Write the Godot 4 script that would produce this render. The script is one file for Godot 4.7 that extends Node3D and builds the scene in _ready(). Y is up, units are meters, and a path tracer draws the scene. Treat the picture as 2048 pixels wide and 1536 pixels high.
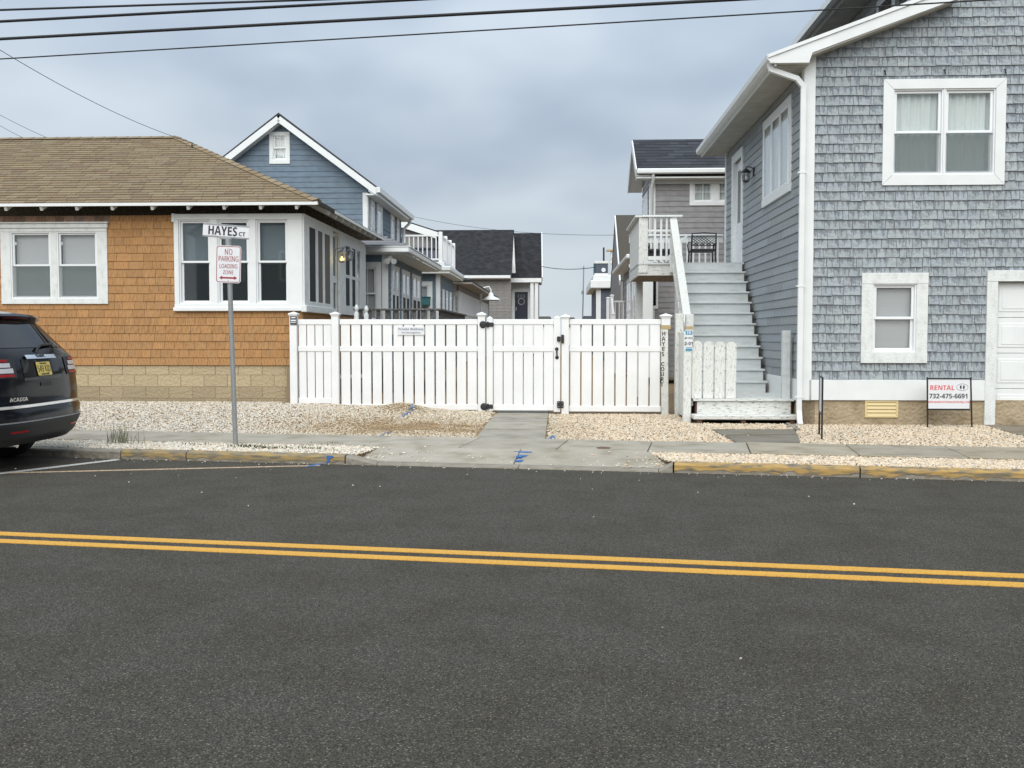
extends Node3D
# A street with a gated court between two shingled houses.
# Frames: x right, y up, z towards the viewer, turned by an angle about the upright through the spot where the photographer stood.
const EYE := 1.45
const FOCAL := 2000.0      # in pixels of the 2048 wide photograph
const PITCH := 0.04746
const HOUSE := 0.0454      # the houses, the fence and the court
const ROAD := 0.1885       # road, kerb and pavement
const CAR := 0.03
var rng := RandomNumberGenerator.new()
var M := {}
var used := {}
var frame := HOUSE
var O := Vector3.ZERO      # base of the thing that is being built, in its frame

# ---------- positions ----------
func ray(px: float, py: float) -> Vector3:
	return Vector3((px - 1024.0) / FOCAL, -(py - 768.0) / FOCAL, -1.0).rotated(Vector3.RIGHT, -PITCH)

func ray_in(px: float, py: float, ang: float) -> Vector3:
	return ray(px, py).rotated(Vector3.UP, ang)

func at_depth(px: float, py: float, z: float, ang := HOUSE) -> Vector3:
	var d := ray_in(px, py, ang)
	return d * (z / d.z) + Vector3(0, EYE, 0)

func at_side(px: float, py: float, x: float, ang := HOUSE) -> Vector3:
	var d := ray_in(px, py, ang)
	return d * (x / d.x) + Vector3(0, EYE, 0)

func at_height(px: float, py: float, y: float, ang := HOUSE) -> Vector3:
	var d := ray_in(px, py, ang)
	return d * ((y - EYE) / d.y) + Vector3(0, EYE, 0)

func to_world(p: Vector3, ang: float) -> Vector3:
	return p.rotated(Vector3.UP, -ang)

# height of the yard, in the court's frame
func yard(p: Vector3) -> float:
	var v := -p.z
	var h := 0.1 + 0.17 * smoothstep(13.6, 17.5, v) * smoothstep(0.2, -4.6, p.x)
	var d := Vector2(p.x + 2.62, v - 16.95)
	h += 0.11 * exp(-(d.x * d.x / 0.16 + d.y * d.y / 0.12))
	return h

# ---------- names ----------
func numbered(called: String) -> String:
	used[called] = used.get(called, -1) + 1
	return called if used[called] == 0 else "%s_%03d" % [called, used[called]]

func thing(called: String, base: Vector3, ang: float, label: String, category: String, group := "") -> Node3D:
	var o := Node3D.new()
	o.name = numbered(called)
	add_child(o)
	o.position = to_world(base, ang)
	o.rotation.y = -ang
	tag(o, label, category, group)
	frame = ang
	O = base
	return o

func tag(o: Node3D, label: String, category := "", group := "") -> void:
	o.set_meta("label", label)
	if category: o.set_meta("category", category)
	if group: o.set_meta("group", group)

func structure(called: String, base: Vector3, ang: float) -> Node3D:
	var o := Node3D.new()
	o.name = numbered(called)
	add_child(o)
	o.position = to_world(base, ang)
	o.rotation.y = -ang
	o.set_meta("kind", "structure")
	frame = ang
	O = base
	return o

func put(parent: Node, called: String, st: SurfaceTool, m: Material, smooth := false) -> MeshInstance3D:
	var i := MeshInstance3D.new()
	i.name = called
	st.generate_normals()
	i.mesh = st.commit()
	i.material_override = m
	parent.add_child(i, true)
	return i

func put_mesh(parent: Node, called: String, mesh: Mesh, m: Material, t := Transform3D()) -> MeshInstance3D:
	var i := MeshInstance3D.new()
	i.name = called
	i.mesh = mesh
	i.material_override = m
	i.transform = t
	parent.add_child(i, true)
	return i

# ---------- shapes: points in the frame, taken relative to O ----------
func mb(smooth := false) -> SurfaceTool:
	var st := SurfaceTool.new()
	st.begin(Mesh.PRIMITIVE_TRIANGLES)
	st.set_smooth_group(0 if smooth else -1)
	return st

func tri(st: SurfaceTool, a: Vector3, b: Vector3, c: Vector3) -> void:
	st.add_vertex(a - O); st.add_vertex(b - O); st.add_vertex(c - O)

func quad(st: SurfaceTool, a: Vector3, b: Vector3, c: Vector3, d: Vector3) -> void:
	tri(st, a, b, c); tri(st, a, c, d)

# eight corners: i bit0 = x, bit1 = y, bit2 = z
func hexa(st: SurfaceTool, c: Array) -> void:
	quad(st, c[4], c[6], c[7], c[5]); quad(st, c[1], c[3], c[2], c[0])
	quad(st, c[5], c[7], c[3], c[1]); quad(st, c[0], c[2], c[6], c[4])
	quad(st, c[6], c[2], c[3], c[7]); quad(st, c[0], c[4], c[5], c[1])

func box(st: SurfaceTool, x0: float, x1: float, y0: float, y1: float, z0: float, z1: float) -> void:
	var c := []
	for i in 8: c.append(Vector3(x1 if i & 1 else x0, y1 if i & 2 else y0, z1 if i & 4 else z0))
	hexa(st, c)

# a box with chamfered edges
func cbox(st: SurfaceTool, x0: float, x1: float, y0: float, y1: float, z0: float, z1: float, k := 0.004, t := Transform3D()) -> void:
	var mid := Vector3(x0 + x1, y0 + y1, z0 + z1) / 2
	var h := Vector3(x1 - x0, y1 - y0, z1 - z0) / 2
	k = minf(k, minf(h.x, minf(h.y, h.z)) * 0.9)
	var P := func(sx, sy, sz, ax):
		var q := Vector3(sx * h.x, sy * h.y, sz * h.z)
		if ax != 0: q.x -= sx * k
		if ax != 1: q.y -= sy * k
		if ax != 2: q.z -= sz * k
		return t * (mid + q)
	for s in [-1.0, 1.0]:
		for ax in 3:
			var r := []
			for e in [[-1.0, -1.0], [1.0, -1.0], [1.0, 1.0], [-1.0, 1.0]]:
				var v := [0.0, 0.0, 0.0]
				v[ax] = s; v[(ax + 1) % 3] = e[0]; v[(ax + 2) % 3] = e[1]
				r.append(P.call(v[0], v[1], v[2], ax))
			if s > 0: quad(st, r[0], r[3], r[2], r[1])
			else: quad(st, r[0], r[1], r[2], r[3])
	for ax in 3:
		for e in [[-1.0, -1.0], [1.0, -1.0], [1.0, 1.0], [-1.0, 1.0]]:
			var a := [0.0, 0.0, 0.0]; var b := [0.0, 0.0, 0.0]
			a[ax] = -1.0; b[ax] = 1.0
			for v in [a, b]:
				v[(ax + 1) % 3] = e[0]; v[(ax + 2) % 3] = e[1]
			var p1: Vector3 = P.call(a[0], a[1], a[2], (ax + 1) % 3)
			var p2: Vector3 = P.call(b[0], b[1], b[2], (ax + 1) % 3)
			var p3: Vector3 = P.call(b[0], b[1], b[2], (ax + 2) % 3)
			var p4: Vector3 = P.call(a[0], a[1], a[2], (ax + 2) % 3)
			if e[0] * e[1] > 0: quad(st, p1, p4, p3, p2)
			else: quad(st, p1, p2, p3, p4)
	for sx in [-1.0, 1.0]:
		for sy in [-1.0, 1.0]:
			for sz in [-1.0, 1.0]:
				var a: Vector3 = P.call(sx, sy, sz, 0); var b: Vector3 = P.call(sx, sy, sz, 1); var c: Vector3 = P.call(sx, sy, sz, 2)
				if sx * sy * sz > 0: tri(st, a, c, b)
				else: tri(st, a, b, c)

# a bar of rectangular section between two points; up sets the direction of h
func bar(st: SurfaceTool, a: Vector3, b: Vector3, w: float, h: float, up := Vector3.UP) -> void:
	var d := (b - a).normalized()
	var s := d.cross(up).normalized() * w / 2
	var n := s.cross(d).normalized() * h / 2
	var c := []
	for i in 8: c.append((b if i & 1 else a) + (n if i & 2 else -n) + (s if i & 4 else -s))
	hexa(st, c)

func tube(st: SurfaceTool, pts: Array, r: float, sides := 8, r2 := -1.0) -> void:
	var rings := []
	var side := Vector3.ZERO
	for i in pts.size():
		var d: Vector3 = (pts[mini(i + 1, pts.size() - 1)] - pts[maxi(i - 1, 0)]).normalized()
		if side == Vector3.ZERO: side = d.cross(Vector3.UP if absf(d.y) < 0.9 else Vector3.RIGHT).normalized()
		else: side = (side - d * side.dot(d)).normalized()
		var up := side.cross(d)
		var rr := r if r2 < 0 else lerpf(r, r2, float(i) / (pts.size() - 1))
		var ring := []
		for k in sides:
			var t := TAU * k / sides
			ring.append(pts[i] + side * cos(t) * rr + up * sin(t) * rr)
		rings.append(ring)
	st.set_smooth_group(0)
	for i in pts.size() - 1:
		for k in sides:
			var n := (k + 1) % sides
			quad(st, rings[i][k], rings[i][n], rings[i + 1][n], rings[i + 1][k])
	st.set_smooth_group(-1)
	for k in range(1, sides - 1):
		tri(st, rings[0][0], rings[0][k + 1], rings[0][k])
		tri(st, rings[-1][0], rings[-1][k], rings[-1][k + 1])

# profile of (radius, height) turned about the upright through c
func lathe(st: SurfaceTool, c: Vector3, profile: Array, sides := 16, basis := Basis()) -> void:
	st.set_smooth_group(-1)
	for i in profile.size() - 1:
		var p: Vector2 = profile[i]; var q: Vector2 = profile[i + 1]
		for k in sides:
			var t := TAU * k / sides; var n := TAU * (k + 1) / sides
			var a := c + basis * Vector3(cos(t) * p.x, p.y, sin(t) * p.x); var b := c + basis * Vector3(cos(n) * p.x, p.y, sin(n) * p.x)
			var d := c + basis * Vector3(cos(t) * q.x, q.y, sin(t) * q.x); var e := c + basis * Vector3(cos(n) * q.x, q.y, sin(n) * q.x)
			if q.x > 0.0001: tri(st, a, e, d)
			if p.x > 0.0001: tri(st, a, b, e)

# a plane to lay things out on
class Plane3:
	var p: Vector3; var u: Vector3; var v: Vector3; var n: Vector3
	func _init(p_: Vector3, u_: Vector3, v_: Vector3) -> void:
		p = p_; u = u_.normalized(); v = v_.normalized(); n = u.cross(v).normalized()
	func at(a: float, b: float, c := 0.0) -> Vector3:
		return p + u * a + v * b + n * c

func front(z: float) -> Plane3: return Plane3.new(Vector3(0, 0, z), Vector3.RIGHT, Vector3.UP)
func facing_right(x: float) -> Plane3: return Plane3.new(Vector3(x, 0, 0), Vector3(0, 0, -1), Vector3.UP)   # a = -z
func facing_left(x: float) -> Plane3: return Plane3.new(Vector3(x, 0, 0), Vector3(0, 0, 1), Vector3.UP)     # a = z

# slab on a plane: a0..a1, b0..b1, from c0 to c1 along the normal
func slab(st: SurfaceTool, pl: Plane3, a0: float, a1: float, b0: float, b1: float, c0: float, c1: float, k := 0.0) -> void:
	if k > 0:
		cbox(st, a0, a1, b0, b1, c0, c1, k, Transform3D(Basis(pl.u, pl.v, pl.n), pl.p))
		return
	var c := []
	for i in 8: c.append(pl.at(a1 if i & 1 else a0, b1 if i & 2 else b0, c1 if i & 4 else c0))
	hexa(st, c)

# polygon on a plane, extruded from c0 to c1
func poly_slab(st: SurfaceTool, pl: Plane3, poly: PackedVector2Array, c0: float, c1: float) -> void:
	if Geometry2D.is_polygon_clockwise(poly) == false:
		pass
	else:
		poly = poly.duplicate(); poly.reverse()
	var idx := Geometry2D.triangulate_polygon(poly)
	for i in range(0, idx.size(), 3):
		var a := poly[idx[i]]; var b := poly[idx[i + 1]]; var c := poly[idx[i + 2]]
		if (b - a).cross(c - a) < 0:
			var s := b; b = c; c = s
		tri(st, pl.at(a.x, a.y, c1), pl.at(c.x, c.y, c1), pl.at(b.x, b.y, c1))
		tri(st, pl.at(a.x, a.y, c0), pl.at(b.x, b.y, c0), pl.at(c.x, c.y, c0))
	for i in poly.size():
		var a := poly[i]; var b := poly[(i + 1) % poly.size()]
		quad(st, pl.at(a.x, a.y, c0), pl.at(a.x, a.y, c1), pl.at(b.x, b.y, c1), pl.at(b.x, b.y, c0))

func rect(a0: float, a1: float, b0: float, b1: float) -> PackedVector2Array:
	return PackedVector2Array([Vector2(a0, b0), Vector2(a1, b0), Vector2(a1, b1), Vector2(a0, b1)])

# wall sheet with openings: [a0, a1, b0, b1] each
func wall(st: SurfaceTool, pl: Plane3, poly: PackedVector2Array, holes: Array, thick := 0.1) -> void:
	var bb := Rect2(poly[0], Vector2.ZERO)
	for q in poly: bb = bb.expand(q)
	var xs := [bb.position.x, bb.end.x]; var ys := [bb.position.y, bb.end.y]
	for h in holes:
		for i in 2:
			if h[i] > bb.position.x and h[i] < bb.end.x and not h[i] in xs: xs.append(h[i])
			if h[2 + i] > bb.position.y and h[2 + i] < bb.end.y and not h[2 + i] in ys: ys.append(h[2 + i])
	xs.sort(); ys.sort()
	for i in xs.size() - 1:
		for j in ys.size() - 1:
			var mx: float = (xs[i] + xs[i + 1]) / 2; var my: float = (ys[j] + ys[j + 1]) / 2
			var inside := false
			for h in holes:
				if mx > h[0] and mx < h[1] and my > h[2] and my < h[3]: inside = true
			if inside: continue
			for piece in Geometry2D.intersect_polygons(poly, rect(xs[i], xs[i + 1], ys[j], ys[j + 1])):
				poly_slab(st, pl, piece, -thick, 0.0)

# courses of shingles or boards: every piece that counts as one is a child of its own, the rest is joined
func courses(parent: Node, called: String, pl: Plane3, poly: PackedVector2Array, holes: Array, h: float, w0: float, w1: float, thick: float, tones: Array, m: Material, most := 300, start := 0.0, gap := 0.004, wob := 0.0) -> void:
	var bb := Rect2(poly[0], Vector2.ZERO)
	for q in poly: bb = bb.expand(q)
	var pieces := []
	var b := bb.position.y + start
	if start > 0: b -= h
	while b < bb.end.y:
		var band := [poly]
		var a := bb.position.x - (rng.randf() * w0 if w1 < 50.0 else 0.0)
		while a < bb.end.x:
			var w := rng.randf_range(w0, w1)
			var low := b + rng.randf_range(-wob, wob)
			for piece in Geometry2D.intersect_polygons(poly, rect(a + gap / 2, minf(a + w - gap / 2, bb.end.x + 1.0), low, b + h)):
				var left := [piece]
				for q in holes:
					var next := []
					for l in left:
						for r in Geometry2D.clip_polygons(l, rect(q[0], q[1], q[2], q[3])):
							if not Geometry2D.is_polygon_clockwise(r): next.append(r)
					left = next
				for l in left:
					var size := 0.0
					for i in l.size(): size += l[i].cross(l[(i + 1) % l.size()]) / 2
					if absf(size) > 0.0004: pieces.append([absf(size), l, b, rng.randi() % tones.size(), thick * rng.randf_range(0.8, 1.2)])
			a += w
		b += h
	pieces.sort_custom(func(x, y): return x[0] > y[0])
	var rest: SurfaceTool = null
	for n in pieces.size():
		var e = pieces[n]
		var l: PackedVector2Array = e[1]
		if n < most:
			var box4 := Rect2(l[0], Vector2.ZERO)
			for q in l: box4 = box4.expand(q)
			if l.size() == 4 and absf(box4.get_area() - e[0]) < 0.0002:
				put_mesh(parent, called, wedge(tones[e[3]], n % 7), m, Transform3D(Basis(pl.u * box4.size.x * 5.0, pl.v * box4.size.y, pl.n * e[4]), pl.at(box4.position.x, box4.position.y) - O))
			else:
				var st := mb()
				st.set_color(tones[e[3]])
				wedge_poly(st, pl, l, e[2], h, e[4], n * 0.37)
				put(parent, called, st, m)
		else:
			if rest == null: rest = mb()
			rest.set_color(tones[e[3]])
			wedge_poly(rest, pl, l, e[2], h, e[4], n * 0.37)
	if rest:
		put(parent, called + "s", rest, m).set_meta("kind", "stuff")

func wedge_poly(st: SurfaceTool, pl: Plane3, poly: PackedVector2Array, b: float, h: float, thick: float, run := 0.0) -> void:
	if Geometry2D.is_polygon_clockwise(poly):
		poly = poly.duplicate(); poly.reverse()
	var C := func(q: Vector2) -> float: return lerpf(thick, thick * 0.3, clampf((q.y - b) / h, 0, 1))
	var idx := Geometry2D.triangulate_polygon(poly)
	for i in range(0, idx.size(), 3):
		var p := poly[idx[i]]; var q := poly[idx[i + 1]]; var r := poly[idx[i + 2]]
		if (q - p).cross(r - p) < 0:
			var s := q; q = r; r = s
		for e in [p, r, q]:
			st.set_uv(Vector2(run + e.x * 0.5, 1.0 - (e.y - b) / h))
			st.add_vertex(pl.at(e.x, e.y, C.call(e)) - O)
	for i in poly.size():
		var p := poly[i]; var q := poly[(i + 1) % poly.size()]
		quad(st, pl.at(p.x, p.y, 0), pl.at(p.x, p.y, C.call(p)), pl.at(q.x, q.y, C.call(q)), pl.at(q.x, q.y, 0))

var wedges := {}
func wedge(tone: Color, k := 0) -> Mesh:
	var key := [tone, k]
	if not wedges.has(key):
		var keep := O
		O = Vector3.ZERO
		var st := mb()
		st.set_color(tone)
		wedge_poly(st, Plane3.new(Vector3.ZERO, Vector3(0.2, 0, 0), Vector3.UP), rect(0, 0.2, 0, 1), 0.0, 1.0, 1.0, k * 0.143)
		st.generate_normals()
		wedges[key] = st.commit()
		O = keep
	return wedges[key]

func tones(base: Color, spread: float, n := 6, warm := 0.0) -> Array:
	var out := []
	for i in n:
		var k := 1.0 + spread * (2.0 * i / (n - 1) - 1.0)
		var w := warm * sin(i * 2.4)
		out.append(Color(base.r * (k + w), base.g * k, base.b * (k - w)))
	return out

func lettering(parent: Node, called: String, text: String, at: Vector3, height: float, m: Material, basis := Basis(), weight := 700, stretch := 1.0, family := "Droid Sans", depth := 0.003) -> MeshInstance3D:
	var f := SystemFont.new()
	f.font_names = [family]
	f.font_weight = weight
	var t := TextMesh.new()
	t.text = text
	t.font = f
	t.font_size = 64
	t.pixel_size = height / 46.0
	t.depth = depth
	t.curve_step = 2.0
	return put_mesh(parent, called, t, m, Transform3D(basis * Basis.from_scale(Vector3(stretch, 1, 1)), at - O))

# ---------- materials ----------
func noise(seed_: int, freq: float, type := FastNoiseLite.TYPE_SIMPLEX_SMOOTH, octaves := 4) -> FastNoiseLite:
	var n := FastNoiseLite.new()
	n.seed = seed_
	n.frequency = freq
	n.noise_type = type
	n.fractal_octaves = octaves
	n.fractal_type = FastNoiseLite.FRACTAL_FBM if octaves > 1 else FastNoiseLite.FRACTAL_NONE
	return n

func tex(n: FastNoiseLite, stops: Array, size := 256, seamless := true) -> NoiseTexture2D:
	var t := NoiseTexture2D.new()
	t.width = size; t.height = size
	t.seamless = seamless
	t.noise = n
	var g := Gradient.new()
	g.offsets = PackedFloat32Array(stops.map(func(s): return s[0]))
	g.colors = PackedColorArray(stops.map(func(s): return s[1] if s[1] is Color else Color(s[1], s[1], s[1])))
	t.color_ramp = g
	return t

func bump(n: FastNoiseLite, strength: float, size := 256) -> NoiseTexture2D:
	var t := NoiseTexture2D.new()
	t.width = size; t.height = size
	t.seamless = true
	t.as_normal_map = true
	t.bump_strength = strength
	t.noise = n
	return t

func lin(r: float, g: float, b: float) -> Color:
	return Color(r, g, b).linear_to_srgb()

func mat(called: String, c: Color, rough: float, t: Texture2D = null, scale := Vector3.ONE, nt: Texture2D = null, ns := 1.0, metal := 0.0) -> StandardMaterial3D:
	var m := StandardMaterial3D.new()
	m.resource_name = called
	m.albedo_color = c
	m.roughness = rough
	m.metallic = metal
	if t or nt:
		m.uv1_triplanar = true
		m.uv1_world_triplanar = true
		m.uv1_scale = scale
		m.uv1_triplanar_sharpness = 8.0
	if t: m.albedo_texture = t
	if nt:
		m.normal_enabled = true
		m.normal_texture = nt
		m.normal_scale = ns
	M[called] = m
	return m

func toned(m: StandardMaterial3D) -> StandardMaterial3D:
	m.vertex_color_use_as_albedo = true
	return m

func materials() -> void:
	var soft := tex(noise(3, 0.012), [[0.0, 0.86], [0.5, 0.95], [1.0, 1.0]])
	var grain := tex(noise(5, 0.03, FastNoiseLite.TYPE_SIMPLEX, 5), [[0.15, 0.66], [0.5, 0.88], [0.85, 1.0]])
	var fine := bump(noise(6, 0.09, FastNoiseLite.TYPE_SIMPLEX, 3), 3.0)
	var rough_n := bump(noise(7, 0.04, FastNoiseLite.TYPE_SIMPLEX, 5), 6.0)
	var dirt := tex(noise(8, 0.014, FastNoiseLite.TYPE_SIMPLEX, 5), [[0.05, Color(0.92, 0.918, 0.90)], [0.3, Color(0.975, 0.975, 0.968)], [0.7, Color(1, 1, 1)]])
	var peel := tex(noise(9, 0.022, FastNoiseLite.TYPE_SIMPLEX, 5), [[0.0, Color(0.40, 0.40, 0.39)], [0.115, Color(0.58, 0.58, 0.57)], [0.135, Color(0.91, 0.91, 0.895)], [0.5, Color(0.965, 0.965, 0.955)], [1.0, Color(1, 1, 1)]], 512)
	var clean := tex(noise(4, 0.012), [[0.0, 0.965], [1.0, 1.0]])
	# whites
	mat("vinyl", lin(0.81, 0.815, 0.81), 0.42, clean, Vector3(0.5, 0.5, 0.5))
	mat("trim", lin(0.73, 0.755, 0.75), 0.5, clean, Vector3(0.7, 0.7, 0.7))
	mat("trim_old", lin(0.68, 0.705, 0.695), 0.6, dirt, Vector3(1.6, 0.9, 1.6), fine, 0.3)
	mat("sash", lin(0.76, 0.78, 0.79), 0.4)
	mat("peeling", lin(0.72, 0.73, 0.71), 0.75, peel, Vector3(2.2, 0.6, 2.2), fine, 0.4)
	mat("peeling_flat", lin(0.70, 0.71, 0.69), 0.75, tex(noise(10, 0.022, FastNoiseLite.TYPE_SIMPLEX, 5), [[0.0, Color(0.30, 0.30, 0.30)], [0.18, Color(0.5, 0.5, 0.49)], [0.20, Color(0.90, 0.90, 0.885)], [1.0, Color(1, 1, 1)]], 512), Vector3(0.5, 2.6, 2.2), fine, 0.4)
	mat("stair", lin(0.56, 0.59, 0.595), 0.6, dirt, Vector3(0.5, 2.0, 1.6), fine, 0.3)
	mat("soffit", lin(0.50, 0.485, 0.43), 0.6, soft, Vector3(0.6, 0.6, 0.6))
	mat("eave_wood", lin(0.40, 0.35, 0.30), 0.8, grain, Vector3(1.5, 1.5, 1.5))
	# shingles and siding
	var streak := tex(noise(11, 0.02, FastNoiseLite.TYPE_SIMPLEX, 5), [[0.1, 0.80], [0.5, 0.92], [0.9, 1.0]], 512)
	toned(mat("cedar", Color.WHITE, 0.85, streak, Vector3(5.0, 0.5, 5.0), fine, 0.5))
	# grey stain that has run unevenly down the shakes
	var shake := toned(mat("shake", Color.WHITE, 0.85))
	shake.albedo_texture = ImageTexture.create_from_image(run_stain())
	toned(mat("shake_side", Color.WHITE, 0.85, streak, Vector3(4.0, 0.35, 4.0), fine, 0.5))
	toned(mat("lap", Color.WHITE, 0.65, soft, Vector3(0.8, 2.0, 0.8)))
	var granule := tex(noise(13, 0.2, FastNoiseLite.TYPE_SIMPLEX, 3), [[0.1, 0.68], [0.5, 0.9], [0.9, 1.0]], 512)
	toned(mat("tab", Color.WHITE, 0.95, granule, Vector3(1.4, 1.4, 1.4), fine, 0.6))
	mat("black_roof", lin(0.030, 0.031, 0.036), 0.95, tex(noise(14, 0.03, FastNoiseLite.TYPE_CELLULAR, 2), [[0.0, 0.45], [1.0, 1.0]], 512), Vector3(0.14, 0.55, 0.14), rough_n, 0.8)
	mat("grey_roof", lin(0.21, 0.215, 0.22), 0.95, granule, Vector3(1, 1, 1))
	mat("felt", lin(0.03, 0.032, 0.036), 0.8)
	mat("inside", lin(0.22, 0.185, 0.145), 0.9)
	mat("blue_wall", lin(0.135, 0.19, 0.245), 0.65, soft)
	mat("grey_wall", lin(0.22, 0.215, 0.215), 0.65, soft)
	mat("navy_wall", lin(0.075, 0.09, 0.125), 0.65, soft)
	mat("slate", lin(0.12, 0.155, 0.175), 0.8)
	# masonry and ground
	var speck := tex(noise(15, 0.16, FastNoiseLite.TYPE_SIMPLEX, 4), [[0.1, 0.78], [0.5, 0.93], [0.9, 1.0]], 512)
	var stain := tex(noise(16, 0.008, FastNoiseLite.TYPE_SIMPLEX, 5), [[0.1, Color(0.85, 0.84, 0.80)], [0.45, Color(0.95, 0.945, 0.93)], [0.9, Color(1, 1, 1)]], 512)
	toned(mat("block", Color.WHITE, 0.92, speck, Vector3(1.2, 1.2, 1.2), rough_n, 0.5))
	mat("mortar", lin(0.33, 0.26, 0.165), 0.95, speck)
	mat("stucco", lin(0.40, 0.32, 0.215), 0.9, stain, Vector3(0.5, 0.5, 0.5), fine, 0.5)
	var conc := toned(mat("concrete", Color.WHITE, 0.92, stain, Vector3(0.35, 0.35, 0.35), rough_n, 0.25))
	conc.detail_enabled = true
	conc.detail_blend_mode = BaseMaterial3D.BLEND_MODE_MUL
	conc.detail_albedo = speck
	conc.detail_uv_layer = BaseMaterial3D.DETAIL_UV_2
	conc.uv2_triplanar = true; conc.uv2_world_triplanar = true; conc.uv2_scale = Vector3(0.9, 0.9, 0.9)
	mat("kerb", lin(0.26, 0.235, 0.195), 0.92, stain, Vector3(0.8, 0.8, 0.8), rough_n, 0.4)
	var yellow := tex(noise(17, 0.022, FastNoiseLite.TYPE_SIMPLEX, 5), [[0.0, Color(0.50, 0.47, 0.41)], [0.34, Color(0.60, 0.54, 0.43)], [0.46, Color(0.75, 0.63, 0.43)], [0.66, Color(0.82, 0.67, 0.40)], [1.0, Color(0.84, 0.71, 0.46)]], 512)
	mat("kerb_paint", lin(0.62, 0.62, 0.61), 0.85, yellow, Vector3(0.3, 1.3, 0.3), rough_n, 0.3)
	var yellow_old := tex(noise(18, 0.022, FastNoiseLite.TYPE_SIMPLEX, 5), [[0.0, Color(0.50, 0.47, 0.42)], [0.45, Color(0.60, 0.55, 0.46)], [0.58, Color(0.70, 0.60, 0.42)], [1.0, Color(0.78, 0.66, 0.42)]], 512)
	mat("kerb_paint_old", lin(0.64, 0.64, 0.62), 0.85, yellow_old, Vector3(0.3, 1.3, 0.3), rough_n, 0.3)
	var sand := tex(noise(19, 0.05, FastNoiseLite.TYPE_SIMPLEX, 5), [[0.1, Color(0.62, 0.55, 0.46)], [0.5, Color(0.86, 0.80, 0.70)], [0.9, Color(1, 0.97, 0.90)]], 512)
	mat("sand", lin(0.36, 0.275, 0.175), 0.95, sand, Vector3(0.9, 0.9, 0.9), rough_n, 0.6)
	mat("earth", lin(0.26, 0.23, 0.18), 0.95, sand, Vector3(0.2, 0.2, 0.2))
	# asphalt: chips of stone in a dark binder, layered with broad uneven wear
	var chips := FastNoiseLite.new()
	chips.seed = 21; chips.noise_type = FastNoiseLite.TYPE_CELLULAR; chips.frequency = 0.26
	chips.cellular_return_type = FastNoiseLite.RETURN_CELL_VALUE
	chips.fractal_type = FastNoiseLite.FRACTAL_NONE
	var asphalt := mat("asphalt", lin(0.275, 0.250, 0.200), 0.9, tex(chips, [[0.0, 0.30], [0.3, 0.42], [0.62, 0.52], [0.86, 0.60], [0.955, 0.70], [0.985, 0.90], [1.0, Color(1, 0.99, 0.95)]], 1024, false), Vector3(0.75, 0.75, 0.75), bump(noise(22, 0.16, FastNoiseLite.TYPE_CELLULAR, 2), 5.0, 512), 0.7)
	asphalt.metallic_specular = 0.38
	asphalt.detail_enabled = true
	asphalt.detail_blend_mode = BaseMaterial3D.BLEND_MODE_MUL
	asphalt.detail_albedo = tex(noise(23, 0.02, FastNoiseLite.TYPE_SIMPLEX, 5), [[0.1, Color(0.90, 0.885, 0.85)], [0.45, Color(0.955, 0.95, 0.93)], [0.9, Color(1, 1, 1)]], 512)
	asphalt.detail_uv_layer = BaseMaterial3D.DETAIL_UV_2
	asphalt.uv2_triplanar = true; asphalt.uv2_world_triplanar = true; asphalt.uv2_scale = Vector3(0.13, 0.13, 0.13)
	mat("yellow_line", lin(0.66, 0.345, 0.045), 0.75, tex(noise(24, 0.12, FastNoiseLite.TYPE_SIMPLEX, 4), [[0.0, 0.5], [0.22, 0.75], [0.3, 0.94], [1.0, 1.0]], 512), Vector3(0.9, 0.9, 0.9), fine, 0.5)
	mat("white_line", lin(0.55, 0.53, 0.49), 0.8, tex(noise(25, 0.12, FastNoiseLite.TYPE_SIMPLEX, 4), [[0.0, 0.5], [0.3, 0.8], [0.4, 1.0]], 256), Vector3(0.9, 0.9, 0.9))
	mat("tan_line", lin(0.50, 0.36, 0.23), 0.8, tex(noise(26, 0.12, FastNoiseLite.TYPE_SIMPLEX, 4), [[0.0, 0.5], [0.35, 0.7], [0.45, 1.0]], 256), Vector3(0.9, 0.9, 0.9))
	mat("blue_spray", lin(0.05, 0.16, 0.42), 0.8, speck)
	var stone := toned(mat("stone", Color.WHITE, 0.85))
	# metal, plastic, glass
	mat("black_metal", lin(0.012, 0.012, 0.013), 0.45)
	mat("black_plastic", lin(0.02, 0.02, 0.022), 0.6)
	mat("galvanised", lin(0.30, 0.31, 0.31), 0.5, dirt, Vector3(3, 1, 3), null, 1.0, 0.35)
	mat("chrome", lin(0.72, 0.73, 0.75), 0.15, null, Vector3.ONE, null, 1.0, 1.0)
	mat("grey_metal", lin(0.28, 0.29, 0.30), 0.5, null, Vector3.ONE, null, 1.0, 0.5)
	mat("cable", lin(0.012, 0.012, 0.014), 0.7)
	mat("rust", lin(0.15, 0.085, 0.06), 0.9, speck)
	mat("sign_white", lin(0.70, 0.71, 0.73), 0.4)
	mat("sign_red", lin(0.30, 0.016, 0.024), 0.5)
	mat("sign_black", lin(0.012, 0.012, 0.014), 0.5)
	mat("rental_red", lin(0.62, 0.10, 0.10), 0.6)
	mat("slate_text", lin(0.16, 0.2, 0.26), 0.6)
	mat("sticker_blue", lin(0.05, 0.26, 0.42), 0.5)
	mat("navy", lin(0.012, 0.018, 0.035), 0.45)
	mat("teal", lin(0.03, 0.14, 0.15), 0.6)
	mat("cream", lin(0.62, 0.50, 0.26), 0.6)
	mat("ochre", lin(0.42, 0.32, 0.16), 0.7)
	mat("grey_deck", lin(0.15, 0.15, 0.145), 0.85, grain, Vector3(1.5, 1.5, 1.5))
	mat("brown_roof", lin(0.085, 0.075, 0.06), 0.95, granule, Vector3(1, 2, 1), rough_n, 0.6)
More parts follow.
